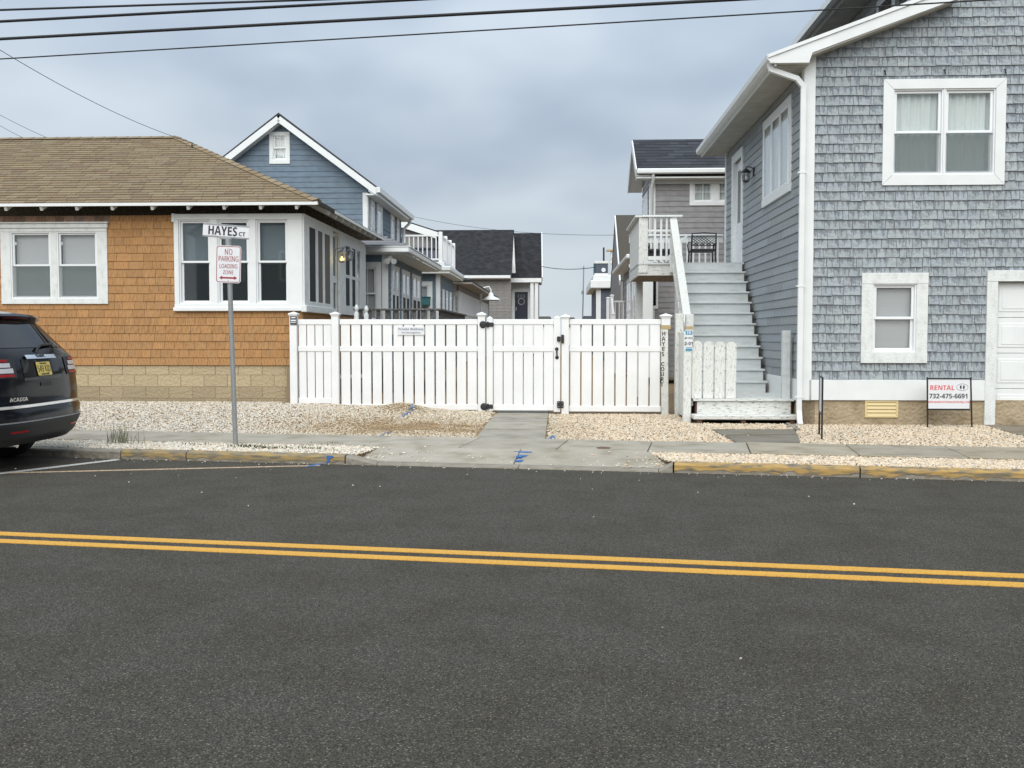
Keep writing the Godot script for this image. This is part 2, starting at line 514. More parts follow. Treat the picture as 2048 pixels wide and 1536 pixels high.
	var glass := mat("glass", Color(0.5, 0.56, 0.56, 0.05), 0.02)
	glass.transparency = BaseMaterial3D.TRANSPARENCY_ALPHA
	glass.metallic_specular = 0.62
	mat("mesh", lin(0.012, 0.014, 0.016), 0.7)
	mat("screen", Color(0.46, 0.50, 0.50, 0.38), 0.9).transparency = BaseMaterial3D.TRANSPARENCY_ALPHA
	var cloth := mat("blind", lin(0.62, 0.64, 0.64), 0.8)
	cloth.backlight_enabled = true
	cloth.backlight = Color(0.2, 0.2, 0.2)
	mat("curtain", lin(0.60, 0.66, 0.64), 0.9)
	mat("dark_curtain", lin(0.12, 0.112, 0.10), 0.9)
	# the car
	var paint := mat("car_paint", lin(0.0035, 0.0045, 0.007), 0.12)
	paint.metallic_specular = 0.34
	mat("car_glass", lin(0.005, 0.007, 0.009), 0.04).metallic_specular = 0.42
	mat("tyre", lin(0.012, 0.012, 0.012), 0.9)
	mat("tail_red", lin(0.36, 0.015, 0.018), 0.12)
	mat("tail_clear", lin(0.60, 0.58, 0.58), 0.12)
	mat("plate", lin(0.66, 0.50, 0.12), 0.5)
	mat("grass", lin(0.07, 0.085, 0.035), 0.8)
	mat("weed", lin(0.16, 0.16, 0.09), 0.8)
	var bulb := mat("bulb", lin(0.9, 0.8, 0.5), 0.5)
	bulb.emission_enabled = true
	bulb.emission = Color(1.0, 0.86, 0.55)
	bulb.emission_energy_multiplier = 0.8

# grey stain on the shakes: it has worn and run, leaving ragged darker wood under each butt
func run_stain() -> Image:
	var w := 1024; var h := 128
	var im := Image.create(w, h, false, Image.FORMAT_RGB8)
	var edge := noise(61, 0.022, FastNoiseLite.TYPE_SIMPLEX, 4)
	var drip := noise(62, 0.07, FastNoiseLite.TYPE_SIMPLEX, 3)
	var grain := noise(63, 0.05, FastNoiseLite.TYPE_SIMPLEX, 4)
	var patch := noise(64, 0.016, FastNoiseLite.TYPE_SIMPLEX, 3)
	for x in w:
		var reach := 0.26 + 0.95 * edge.get_noise_1d(x) + 0.14 * drip.get_noise_1d(x)
		for y in h:
			var v := (y + 0.5) / h
			var g := grain.get_noise_2d(x * 2.2, y * 0.35)
			var bare := smoothstep(0.07, -0.07, v - reach + 0.16 * g + 0.14 * drip.get_noise_2d(x, y * 0.3))
			var k := 0.95 + 0.10 * g + 0.09 * patch.get_noise_2d(x, y)
			var c := Color(0.985, 0.995, 1.0).lerp(Color(0.79, 0.80, 0.825), bare) * k
			im.set_pixel(x, y, c)
	return im

# ---------- sky: broken grey overcast ----------
func sky_image() -> Image:
	var w := 1024; var h := 512
	var im := Image.create(w, h, false, Image.FORMAT_RGBF)
	var big := noise(41, 0.9, FastNoiseLite.TYPE_SIMPLEX_SMOOTH, 5)
	var low := noise(47, 1.3, FastNoiseLite.TYPE_SIMPLEX_SMOOTH, 6)
	for j in h:
		var el := (0.5 - (j + 0.5) / h) * PI
		var up := maxf(sin(el), 0.0)
		for i in w:
			var az := ((i + 0.5) / w - 0.5) * TAU
			var d := Vector3(sin(az) * cos(el), sin(el), -cos(az) * cos(el))
			# clouds lie in a flat layer: looked at along it they draw out into bands
			var q := Vector3(d.x, 0, d.z) / (up + 0.22)
			var n := big.get_noise_3d(q.x * 0.75 + SKY_SHIFT.x, 3.0, q.z * 0.75 + SKY_SHIFT.y) * 1.4
			n += low.get_noise_3d(q.x * 1.6, 9.0, q.z * 1.6) * 0.4
			# the bank of grey cloud stands over the court, the thin bright part to its left
			var bank := 0.42 * exp(-pow((az - 0.06) / 0.34, 2) - pow((el - 0.17) / 0.13, 2)) - 0.5 * exp(-pow((az + 0.42) / 0.17, 2) - pow((el - 0.235) / 0.085, 2))
			var cover := smoothstep(-0.45, 0.62, n * 0.7 + bank)
			var dark := Color(0.375, 0.475, 0.615)
			var light := Color(0.68, 0.775, 0.87)
			var c := light.lerp(dark, cover)
			# thin bright air over the sea at the horizon
			c = c.lerp(Color(1.14, 1.24, 1.29), exp(-up / 0.09) * 0.9)
			c = c.lerp(Color(0.86, 0.90, 0.94), 0.8 * exp(-pow((az + 0.40) / 0.16, 2) - pow((el - 0.24) / 0.07, 2)) * smoothstep(0.9, 0.2, cover))
			c *= (1.0 + 2.0 * up) / 1.38   # the usual overcast: three times as bright overhead as low down
			if el < 0: c = Color(0.30, 0.29, 0.27)
			im.set_pixel(i, j, Color(c.r, c.g, c.b))
	return im

const SKY_SHIFT := Vector2(0.0, 0.0)
const EXPOSURE := 2.2
const SKY_ENERGY := 0.41

func _ready() -> void:
	rng.seed = 77
	# camera
	var cam := Camera3D.new()
	cam.name = "camera"
	cam.position = Vector3(0, EYE, 0)
	cam.rotation.x = -PITCH
	cam.fov = rad_to_deg(2.0 * atan(768.0 / FOCAL))
	cam.near = 0.05
	cam.far = 4000.0
	add_child(cam)
	cam.current = true
	# sky and air
	var pan := PanoramaSkyMaterial.new()
	pan.panorama = ImageTexture.create_from_image(sky_image())
	var sky := Sky.new()
	sky.sky_material = pan
	var env := Environment.new()
	env.background_mode = Environment.BG_SKY
	env.sky = sky
	env.background_energy_multiplier = SKY_ENERGY
	env.tonemap_mode = Environment.TONE_MAPPER_LINEAR
	env.tonemap_exposure = EXPOSURE
	env.sdfgi_enabled = true
	env.ssao_enabled = true
	env.ssil_enabled = true
	var we := WorldEnvironment.new()
	we.name = "environment"
	we.environment = env
	add_child(we)
	# the sun behind the cloud, high and behind the photographer
	var sun := DirectionalLight3D.new()
	sun.name = "sun"
	sun.light_energy = 0.5
	sun.light_angular_distance = 70.0
	sun.light_color = Color(1.0, 0.985, 0.955)
	sun.shadow_enabled = true
	sun.rotation = Vector3(deg_to_rad(-44), deg_to_rad(-9), 0)
	add_child(sun)
	materials()
	ground()
	left_house()
	right_house()
	stairs_and_deck()
	fence()
	old_fence()
	far_houses()
	signs()
	car()
	cables()
	small_things()
	across_the_street()

# ---------- ground ----------
const KERB_T := 10.72
const WALK0 := 11.64
const WALK1 := 12.80
const TURN := ROAD - HOUSE

func s_of(px: float, py := 922.0) -> float:
	return at_depth(px, py, -KERB_T, ROAD).x

func flat(pts: Array) -> PackedVector2Array:   # points of a frame as (x, -z)
	var out := PackedVector2Array()
	for p in pts: out.append(Vector2(p.x, -p.z))
	return out

func lying(y := 0.0) -> Plane3:   # a = x, b = -z
	return Plane3.new(Vector3(0, y, 0), Vector3.RIGHT, Vector3(0, 0, -1))

func road_from_court(p: Vector3) -> Vector3: return p.rotated(Vector3.UP, TURN)
func court_from_road(p: Vector3) -> Vector3: return p.rotated(Vector3.UP, -TURN)

func blob(st: SurfaceTool, c: Vector3, along: Vector3, l: float, w: float, seed_: int) -> void:
	var n := 22
	var side := along.cross(Vector3.UP).normalized()
	var jag := noise(seed_, 0.9, FastNoiseLite.TYPE_SIMPLEX, 2)
	var pts := PackedVector2Array()
	for i in n:
		var t := TAU * i / n
		var r := 1.0 + 0.55 * jag.get_noise_2d(cos(t) * 2.0, sin(t) * 2.0)
		var p := c + along * cos(t) * l * r + side * sin(t) * w * r
		pts.append(Vector2(p.x, -p.z))
	poly_slab(st, lying(c.y), pts, -0.02, 0.002)

func ground() -> void:
	var g := structure("ground", Vector3(0, -0.12, 0), ROAD)
	var st := mb()
	box(st, -900, 900, -0.6, -0.12, -1800, 200)
	put(g, "soil", st, M.earth)
	# road
	var road := structure("road", Vector3.ZERO, ROAD)
	st = mb()
	box(st, -70, 70, -0.1, 0.0, -KERB_T, 3.5)
	put(road, "asphalt", st, M.asphalt)
	for t in [6.23, 6.465]:
		st = mb()
		var worn := noise(int(t * 100), 1.0, FastNoiseLite.TYPE_SIMPLEX, 3)
		var x := -70.0
		while x < 70.0:
			var nx := x + (0.04 if absf(x) < 7.0 else 7.0)
			var c := []
			for i in 8:
				var xx := nx if i & 1 else x
				var edge := 0.057 + 0.006 * worn.get_noise_2d(xx * 14.0, 40.0 if i & 4 else 0.0)
				c.append(Vector3(xx, 0.004 if i & 2 else -0.01, -t + edge if i & 4 else -t - edge))
			quad(st, c[6], c[2], c[3], c[7]); quad(st, c[4], c[6], c[7], c[5]); quad(st, c[1], c[3], c[2], c[0])
			x = nx
		put(road, "centre_line", st, M.yellow_line)
	st = mb()
	var a := at_height(-160, 966, 0, ROAD); var b := at_height(236, 919.5, 0, ROAD)
	bar(st, a + Vector3(0, -0.003, 0), b + Vector3(0, -0.003, 0), 0.10, 0.014)
	put(road, "bay_line", st, M.white_line)
	st = mb()
	a = at_height(-160, 950, 0, ROAD); b = at_height(640, 931, 0, ROAD)
	bar(st, a + Vector3(0, -0.004, 0), b + Vector3(0, -0.004, 0), 0.075, 0.012)
	put(road, "edge_line", st, M.tan_line)
	# spray marks of the pipe locators on the road
	st = mb()
	a = at_height(632, 930, 0, ROAD)
	blob(st, a + Vector3(0, 0.003, 0), (at_height(652, 926, 0, ROAD) - a).normalized(), 0.16, 0.03, 3)
	put(road, "spray_mark", st, M.blue_spray)
	# kerb
	var kerb := structure("kerb", Vector3(0, 0, -KERB_T), ROAD)
	var stones := [[-24.0, -14.0, "kerb"], [-14.0, -10.5, "kerb"], [-10.5, s_of(241), "kerb"], [s_of(241), s_of(372), "kerb_paint_old"], [s_of(372), s_of(690), "kerb_paint_old"],
		[s_of(1347), s_of(1721), "kerb_paint"], [s_of(1721), s_of(1721) + 3.0, "kerb_paint"], [s_of(1721) + 3.0, 12.0, "kerb_paint"], [12.0, 24.0, "kerb_paint"]]
	for e in stones: kerb_stone(kerb, e[0] + 0.008, e[1] - 0.008, 0.1, 0.1, M[e[2]])
	kerb_stone(kerb, s_of(690) + 0.008, s_of(752), 0.1, 0.025, M.kerb)
	kerb_stone(kerb, s_of(1318), s_of(1347) - 0.008, 0.025, 0.1, M.kerb)
	kerb_stone(kerb, s_of(752) + 0.008, s_of(1035), 0.025, 0.025, M.kerb)
	kerb_stone(kerb, s_of(1035) + 0.008, s_of(1318) - 0.008, 0.025, 0.025, M.kerb)
	st = mb()
	O = Vector3(0, 0, -KERB_T)
	a = Vector3(s_of(655), 0.05, -KERB_T)
	poly_slab(st, front(-KERB_T), PackedVector2Array([Vector2(a.x - 0.015, 0.012), Vector2(a.x + 0.02, 0.02), Vector2(a.x + 0.028, 0.06), Vector2(a.x + 0.07, 0.085), Vector2(a.x + 0.06, 0.098), Vector2(a.x - 0.01, 0.098), Vector2(a.x - 0.005, 0.055)]), -0.01, 0.005)
	put(kerb, "spray_mark", st, M.blue_spray)
	# pavement
	var walk := structure("pavement", Vector3(0, 0, -WALK0), ROAD)
	var joints := [-24.0, -20.0, -16.5, -13.5, -11.3]
	for px in [20, 205, 390, 575, 757, 940, 1125, 1300, 1497, 1704, 1912, 2120, 2330]: joints.append(at_depth(px, 870 + px * 0.02, -12.2, ROAD).x)
	joints.append_array([8.5, 11.5, 16.0, 24.0])
	var turned := at_depth(1490, 895, -12.2, ROAD).x
	var greys := [Color(0.425, 0.385, 0.315), Color(0.455, 0.415, 0.345), Color(0.405, 0.37, 0.305), Color(0.435, 0.395, 0.32)]
	var warm := [Color(0.40, 0.35, 0.265), Color(0.42, 0.37, 0.285), Color(0.385, 0.345, 0.27)]
	for i in joints.size() - 1:
		st = mb()
		var past: bool = joints[i] > turned
		st.set_color(warm[i % 3] if past else greys[i % 4])
		var lift := 0.012 if past else rng.randf_range(0, 0.005)
		cbox(st, joints[i] + 0.006, joints[i + 1] - 0.006, -0.05, 0.118 + lift, -WALK1, -WALK0, 0.006)
		put(walk, "slab", st, M.concrete)
	st = mb()
	a = at_height(1207, 896, 0.122, ROAD)
	lathe(st, a, [Vector2(0.085, -0.01), Vector2(0.085, 0.004), Vector2(0.07, 0.008), Vector2(0.0, 0.009)], 20)
	var cover := put(walk, "valve_cover", st, M.rust)
	# ramp down to the road
	var ramp := structure("ramp", Vector3(0, 0, -KERB_T), ROAD)
	var x0 := s_of(705); var x1 := s_of(1342); var xm := s_of(1022)
	var y0 := at_depth(762, 897, -WALK0, ROAD).x; var y1 := at_depth(1302, 900, -WALK0, ROAD).x; var ym := at_depth(1042, 899, -WALK0, ROAD).x
	for e in [[x0, xm - 0.006, y0, ym - 0.006, greys[1]], [xm + 0.006, x1, ym + 0.006, y1, greys[0]]]:
		st = mb()
		st.set_color(e[4])
		var c := []
		for i in 8:
			var back := not (i & 4)
			var right := bool(i & 1)
			c.append(Vector3((e[3] if right else e[2]) if back else (e[1] if right else e[0]), ((0.115 if back else 0.030) if i & 2 else -0.06), -WALK0 + 0.004 if back else -KERB_T - 0.155))
		hexa(st, c)
		put(ramp, "slab", st, M.concrete)
	st = mb()
	for e in [[1044, 912, 0.13, 0.055], [1038, 917, 0.07, 0.045], [1047, 908, 0.035, 0.09]]:
		var q := at_height(e[0], e[1], 0.075, ROAD)
		var k := clampf((-q.z - KERB_T - 0.155) / (WALK0 - KERB_T - 0.159), 0, 1)
		q.y = lerpf(0.030, 0.115, k) + 0.004
		blob(st, q, (at_height(1060, 905, 0.08, ROAD) - at_height(1040, 918, 0.06, ROAD)).normalized(), e[2], e[3], int(e[0]))
	put(ramp, "spray_mark", st, M.blue_spray)
	# walk to the gate, slab by slab
	var path := structure("footpath", Vector3(-0.6, 0, -14), HOUSE)
	var cuts := [0.0, 14.35, 15.62, 16.55, 17.62, 19.2, 21.0, 23.0, 25.0, 27.0, 29.0, 31.0, 34.0, 38.0, 44.0, 52.0, 60.0]
	for i in cuts.size() - 1:
		st = mb()
		st.set_color([Color(0.39, 0.36, 0.30), Color(0.42, 0.385, 0.32), Color(0.37, 0.345, 0.295)][i % 3])
		var lo: float = cuts[i] + 0.006; var hi: float = cuts[i + 1] - 0.006
		var xl := -1.07; var xr := -0.16
		var near := [lo, lo]
		if i == 0: near = [(WALK1 + 0.008 - xl * sin(TURN)) / cos(TURN), (WALK1 + 0.008 - xr * sin(TURN)) / cos(TURN)]
		poly_slab(st, lying(), PackedVector2Array([Vector2(xl, near[0]), Vector2(xr, near[1]), Vector2(xr, hi), Vector2(xl, hi)]), -0.05, 0.116 + 0.004 * (i % 3))
		put(path, "slab", st, M.concrete)
	# stones before the porch steps and the drive of the garage
	var pad := structure("path", Vector3(2.9, 0, -14.5), HOUSE)
	for e in [[[1424, 858], [1588, 858], [1594, 868], [1446, 869]], [[1448, 870.5], [1596, 869.5], [1600, 884], [1478, 886]]]:
		st = mb()
		st.set_color(Color(0.235, 0.21, 0.165))
		var pts := []
		for q in e: pts.append(at_height(q[0], q[1], 0.125))
		poly_slab(st, lying(), flat(pts), -0.05, 0.122)
		put(pad, "slab", st, M.concrete)
	var drive := structure("driveway", Vector3(8, 0, -14), HOUSE)
	st = mb()
	st.set_color(Color(0.27, 0.225, 0.165))
	var pts2 := []
	for q in [[1985, 853], [2052, 874], [2500, 886], [2500, 853]]: pts2.append(at_height(q[0], q[1], 0.115))
	pts2[3].z = -15.40; pts2[0].z = -15.40
	poly_slab(st, lying(), flat(pts2), -0.05, 0.118)
	put(drive, "slab", st, M.concrete)
	ramp_l = [x0, y0]; ramp_r = [x1, y1]
	yard_sheet()
	gravel()

func kerb_stone(parent: Node, s0: float, s1: float, h0: float, h1: float, m: Material) -> void:
	var st := mb()
	var n := maxi(1, int((s1 - s0) / 1.2))
	for k in n:
		var fa := float(k) / n; var fb := float(k + 1) / n
		var ends := []
		for f in [fa, fb]:
			var s := lerpf(s0, s1, f); var h := lerpf(h0, h1, f)
			var ring := []
			for q in [[0.0, -0.1], [0.008, h - 0.02], [0.022, h - 0.004], [0.045, h], [0.15, h + 0.004], [0.15, -0.1]]:
				ring.append(Vector3(s, q[1], -KERB_T - q[0]))
			ends.append(ring)
		for i in 6:
			var j := (i + 1) % 6
			quad(st, ends[0][i], ends[0][j], ends[1][j], ends[1][i])
		if k == 0:
			for i in range(1, 5): tri(st, ends[0][0], ends[0][i + 1], ends[0][i])
		if k == n - 1:
			for i in range(1, 5): tri(st, ends[1][0], ends[1][i], ends[1][i + 1])
	var stone := put(parent, "kerb_stone", st, M.kerb)
	if m == M.kerb: return
	# the coat of paint, worn off towards the gutter
	st = mb()
	var wear := noise(71, 1.0, FastNoiseLite.TYPE_SIMPLEX, 3)
	n = int((s1 - s0) / 0.05)
	for k in n:
		var a := lerpf(s0, s1, float(k) / n); var b := lerpf(s0, s1, float(k + 1) / n)
		var la := 0.030 + 0.035 * wear.get_noise_1d(a * 3.0); var lb := 0.030 + 0.035 * wear.get_noise_1d(b * 3.0)
		var ra := []; var rb := []
		for q in [[0.004, 0.0], [0.006, h0 - 0.019], [0.020, h0 - 0.002], [0.045, h0 + 0.002], [0.15, h0 + 0.006]]:
			ra.append(Vector3(a, q[1] if q[1] > 0.0 else la, -KERB_T - q[0] + 0.003))
			rb.append(Vector3(b, q[1] if q[1] > 0.0 else lb, -KERB_T - q[0] + 0.003))
		for i in 4: quad(st, ra[i], ra[i + 1], rb[i + 1], rb[i])
	put(stone, "paint", st, m)

var ramp_l := [0.0, 0.0]
var ramp_r := [0.0, 0.0]
func yard_y(p: Vector3) -> float:   # p in the road's frame
	var y := yard(court_from_road(p)) - 0.012
	if -p.z > WALK0 - 0.05 and -p.z < WALK1 + 0.05: y = minf(y, 0.09)
	var k := clampf((-p.z - KERB_T) / (WALK0 - KERB_T), 0, 1)
	if -p.z < WALK0 + 0.1 and p.x > lerpf(ramp_l[0], ramp_l[1], k) - 0.06 and p.x < lerpf(ramp_r[0], ramp_r[1], k) + 0.06: y = -0.03
	return y

func yard_sheet() -> void:
	var o := structure("terrain", Vector3(0, 0, -KERB_T), ROAD)
	var st := mb(true)
	var ts := []
	var t := KERB_T + 0.148
	while t < 19.0: ts.append(t); t += 0.2
	while t < 90.0: ts.append(t); t += 4.0
	var n := 0
	var grid := []
	for tt in ts:
		var row := []
		for i in 441: row.append(Vector3(-22.0 + i * 0.1, yard_y(Vector3(-22.0 + i * 0.1, 0, -tt)), -tt))
		grid.append(row)
	for j in ts.size() - 1:
		for i in 440: quad(st, grid[j][i], grid[j + 1][i], grid[j + 1][i + 1], grid[j][i + 1])
	put(o, "sand", st, M.sand)

func pebble_mesh() -> ArrayMesh:
	var st := mb()
	var g := (1.0 + sqrt(5.0)) / 2.0
	var v := []
	for p in [[-1, g, 0], [1, g, 0], [-1, -g, 0], [1, -g, 0], [0, -1, g], [0, 1, g], [0, -1, -g], [0, 1, -g], [g, 0, -1], [g, 0, 1], [-g, 0, -1], [-g, 0, 1]]:
		v.append(Vector3(p[0], p[1], p[2]).normalized() * rng.randf_range(0.72, 1.2))
	for f in [[0, 11, 5], [0, 5, 1], [0, 1, 7], [0, 7, 10], [0, 10, 11], [1, 5, 9], [5, 11, 4], [11, 10, 2], [10, 7, 6], [7, 1, 8], [3, 9, 4], [3, 4, 2], [3, 2, 6], [3, 6, 8], [3, 8, 9], [4, 9, 5], [2, 4, 11], [6, 2, 10], [8, 6, 7], [9, 8, 1]]:
		st.add_vertex(v[f[0]]); st.add_vertex(v[f[2]]); st.add_vertex(v[f[1]])
	st.generate_normals()
	return st.commit()

func strew(called: String, label: String, spots: Array) -> void:
	var mm := MultiMesh.new()
	mm.transform_format = MultiMesh.TRANSFORM_3D
	mm.use_colors = true
	mm.mesh = pebble_mesh()
	mm.instance_count = spots.size()
	for i in spots.size():
		mm.set_instance_transform(i, spots[i][0])
		mm.set_instance_color(i, spots[i][1])
	var o := MultiMeshInstance3D.new()
	o.name = numbered(called)
	o.multimesh = mm
	o.material_override = M.stone
	o.set_meta("kind", "stuff")
	tag(o, label, "gravel")
	add_child(o)

func pebble(p: Vector3, size: float, c: Color) -> Array:   # p in the world
	var b := Basis.from_euler(Vector3(rng.randf() * TAU, rng.randf() * TAU, rng.randf() * TAU))
	b = Basis.from_scale(Vector3(1, 0.75, 1)) * b * Basis.from_scale(Vector3(size, size * rng.randf_range(0.55, 0.85), size * rng.randf_range(0.6, 1.0)))
	return [Transform3D(b, p), c]

func gravel() -> void:
	var sets := [[], [], []]
	var sprays := []
	for e in [[760, 866, 782, 857], [822, 829, 831, 818], [802, 836, 818, 830], [1098, 874, 1110, 864]]:
		sprays.append([at_height(e[0], e[1], 0.15), at_height(e[2], e[3], 0.15)])
	var sandy := at_height(835, 850, 0.15)
	var hump := Vector3(-2.62, 0, -16.95)
	var patch := noise(31, 0.9, FastNoiseLite.TYPE_SIMPLEX, 3)
	for i in 215000:
		var x0 := 0.0; var x1 := 0.0
		var t := 0.0
		var strip := i < 48000
		if strip: t = rng.randf_range(KERB_T + 0.14, WALK0 + 0.02)
		else: t = rng.randf_range(WALK1 - 0.01, 18.6)
		var s := rng.randf_range(-12.5, 9.2)
		var r := Vector3(s, 0, -t)
		var c := court_from_road(r)
		var v := -c.z
		var side := 0 if c.x < -0.6 else 1
		if strip:
			var k := (t - KERB_T) / (WALK0 - KERB_T)
			x0 = lerpf(ramp_l[0], ramp_l[1], k); x1 = lerpf(ramp_r[0], ramp_r[1], k)
			if s > x0 and s < x1:
				# loose stones washed onto the edges of the ramp
				var edge := minf(absf(s - x0), absf(s - x1))
				if rng.randf() > 0.30 * exp(-edge / 0.35) * exp(-(t - KERB_T) / 0.3): continue
			side = 2
		else:
			if v > 17.36 and c.x > -4.9: continue
			if v > 17.72: continue
			if c.x > -1.10 + 0.06 * patch.get_noise_2d(v * 3.0, 2.0) and c.x < -0.13 + 0.05 * patch.get_noise_2d(v * 3.0, 8.0): continue
			if c.x > 3.70 and v > 15.42: continue
			if c.x > 2.05 and v > 15.55: continue
			var pq := to_pixel(Vector3(c.x, 0.12, c.z))
			if pq.y > 856 and pq.y < 887 and pq.x > 1428 + (pq.y - 856) * 1.5 and pq.x < 1592 and rng.randf() > 0.06: continue
			if pq.x > 1982 + (pq.y - 850) * 3.0 and v < 15.42 and pq.x > 1985: continue
		var d := Vector2(c.x - sandy.x, v + sandy.z)
		var bare := exp(-(d.x * d.x / 2.4 + d.y * d.y / 0.75)) if not strip else 0.0
		bare *= 0.7 + 0.6 * patch.get_noise_2d(c.x * 1.5, v * 1.5)
		if rng.randf() < bare * 0.75: continue
		var size := rng.randf_range(0.010, 0.0185) * (1.12 if c.x > 0.5 else 0.95)
		size *= lerpf(1.0, 0.65, clampf(bare * 1.3, 0, 1))
		if rng.randf() < 0.06: size *= 1.45
		var pale := Color(0.62, 0.535, 0.415) if c.x > 0.0 else Color(0.60, 0.54, 0.43).lerp(Color(0.63, 0.59, 0.51), smoothstep(-2.5, -5.0, c.x))
		if strip and c.x < -1.5: pale = Color(0.63, 0.59, 0.505)
		var k := rng.randf_range(0.74, 1.14)
		if rng.randf() < 0.07: k *= 0.5
		var col := pale * k
		if rng.randf() < 0.3: col = Color(col.r * 1.02, col.g * 0.90, col.b * 0.78)
		col = col.lerp(Color(0.40, 0.29, 0.165) * rng.randf_range(0.7, 1.25), clampf(bare * 1.3, 0, 0.85))
		var hd := Vector2(c.x - hump.x, v + hump.z)
		if hd.length() < 0.55: col = col.lerp(Color(0.36, 0.25, 0.12), 0.3 * (1.0 - hd.length() / 0.55) + 0.15 * rng.randf())
		for q in sprays:
			var near := Geometry3D.get_closest_point_to_segment(Vector3(c.x, 0.15, c.z), q[0], q[1])
			if Vector2(near.x - c.x, near.z - c.z).length() < 0.034 and rng.randf() < 0.75: col = Color(0.08, 0.20, 0.42) * rng.randf_range(0.6, 1.2)
		r.y = (0.1 if strip else yard_y(r) + 0.012) + rng.randf_range(-0.004, 0.010)
		if strip and s > x0 and s < x1: r.y = lerpf(0.03, 0.115, clampf((t - KERB_T - 0.155) / (WALK0 - KERB_T - 0.159), 0, 1)) + size * 0.4
		sets[side].append(pebble(to_world(r, ROAD), size, Color(col.r, col.g, col.b)))
	strew("gravel", "pale gravel yard before the orange shingled cottage and white fence", sets[0])
	strew("gravel", "pinkish gravel yard before the grey shingled house and porch steps", sets[1])
	strew("gravel", "narrow strip of pale gravel between kerb and pavement", sets[2])
	# stones kicked onto the road
	var loose := []
	for i in 165:
		var gutter := i < 125
		var p := Vector3(rng.randf_range(-7.5, 7.0), 0, -(KERB_T - absf(rng.randfn(0, 0.09)) - 0.015) if gutter else -rng.randf_range(4.2, 10.6))
		if not gutter and rng.randf() < 0.55: p.z = -rng.randf_range(8.5, 10.6)
		var size := rng.randf_range(0.006, 0.013)
		p.y = size * 0.5
		loose.append(pebble(to_world(p, ROAD), size, Color(0.55, 0.5, 0.44) * rng.randf_range(0.7, 1.15)))
	strew("loose_pebbles", "pale loose stones strewn over the asphalt along the kerb", loose)

func to_pixel(p: Vector3) -> Vector2:   # p in the court's frame
	var w := (to_world(p, HOUSE) - Vector3(0, EYE, 0)).rotated(Vector3.RIGHT, PITCH)
	return Vector2(1024.0 + FOCAL * w.x / -w.z, 768.0 - FOCAL * w.y / -w.z)

# ---------- windows ----------
# w: a0 a1 b0 b1 outer edge of the casing; side, head, foot widths of the casing; n units; mull width between units; kind of dressing
func opening(w: Dictionary) -> Array:
	return [w.a0 + w.side, w.a1 - w.get("side2", w.side), w.b0 + w.foot, w.b1 - w.head]

func window(parent: Node, pl: Plane3, w: Dictionary) -> MeshInstance3D:
	var h := opening(w)
	var m: Material = w.get("m", M.trim)
	var proud: float = w.get("proud", 0.032)
	var st := mb()
	var k: float = w.get("bevel", 0.003)
	if w.get("mitre", false):
		for e in [[w.a0, w.b1, h[0], h[3], h[1], h[3], w.a1, w.b1], [w.a1, w.b1, h[1], h[3], h[1], h[2], w.a1, w.b0], [w.a1, w.b0, h[1], h[2], h[0], h[2], w.a0, w.b0], [w.a0, w.b0, h[0], h[2], h[0], h[3], w.a0, w.b1]]:
			var pp := PackedVector2Array()
			var mid := Vector2.ZERO
			for i in 4: pp.append(Vector2(e[2 * i], e[2 * i + 1])); mid += pp[i] / 4
			for i in 4: pp[i] += (mid - pp[i]).normalized() * 0.0025
			poly_slab(st, pl, pp, -0.01, proud)
	else:
		slab(st, pl, w.a0, w.a1, h[3], w.b1, -0.01, proud, k)
		slab(st, pl, w.a0, w.a1, w.b0, h[2], -0.01, proud + 0.006, k)
		slab(st, pl, w.a0 + 0.001, h[0], h[2] + 0.001, h[3] - 0.001, -0.01, proud - 0.003, k)
		slab(st, pl, h[1], w.a1 - 0.001, h[2] + 0.001, h[3] - 0.001, -0.01, proud - 0.003, k)
	var o := put(parent, "window", st, m)
	if w.has("crown"):
		st = mb()
		slab(st, pl, w.a0 - 0.04, w.a1 + 0.04, w.b1 - 0.004, w.b1 + 0.02, -0.005, proud + 0.05, 0.004)
		slab(st, pl, w.a0 - 0.02, w.a1 + 0.02, w.b1 - w.crown, w.b1 - 0.005, -0.004, proud + 0.026, 0.012)
		put(o, "crown", st, m)
	var n: int = w.get("n", 1)
	var mull: float = w.get("mull", 0.1)
	var uw: float = (h[1] - h[0] - mull * (n - 1)) / n
	for i in n:
		var a: float = h[0] + i * (uw + mull); var b: float = a + uw
		if i > 0:
			st = mb()
			slab(st, pl, a - mull, a, h[2], h[3], -0.05, proud - 0.008, k)
			put(o, "mullion", st, m)
		unit(o, pl, a, b, h[2], h[3], w)
	return o

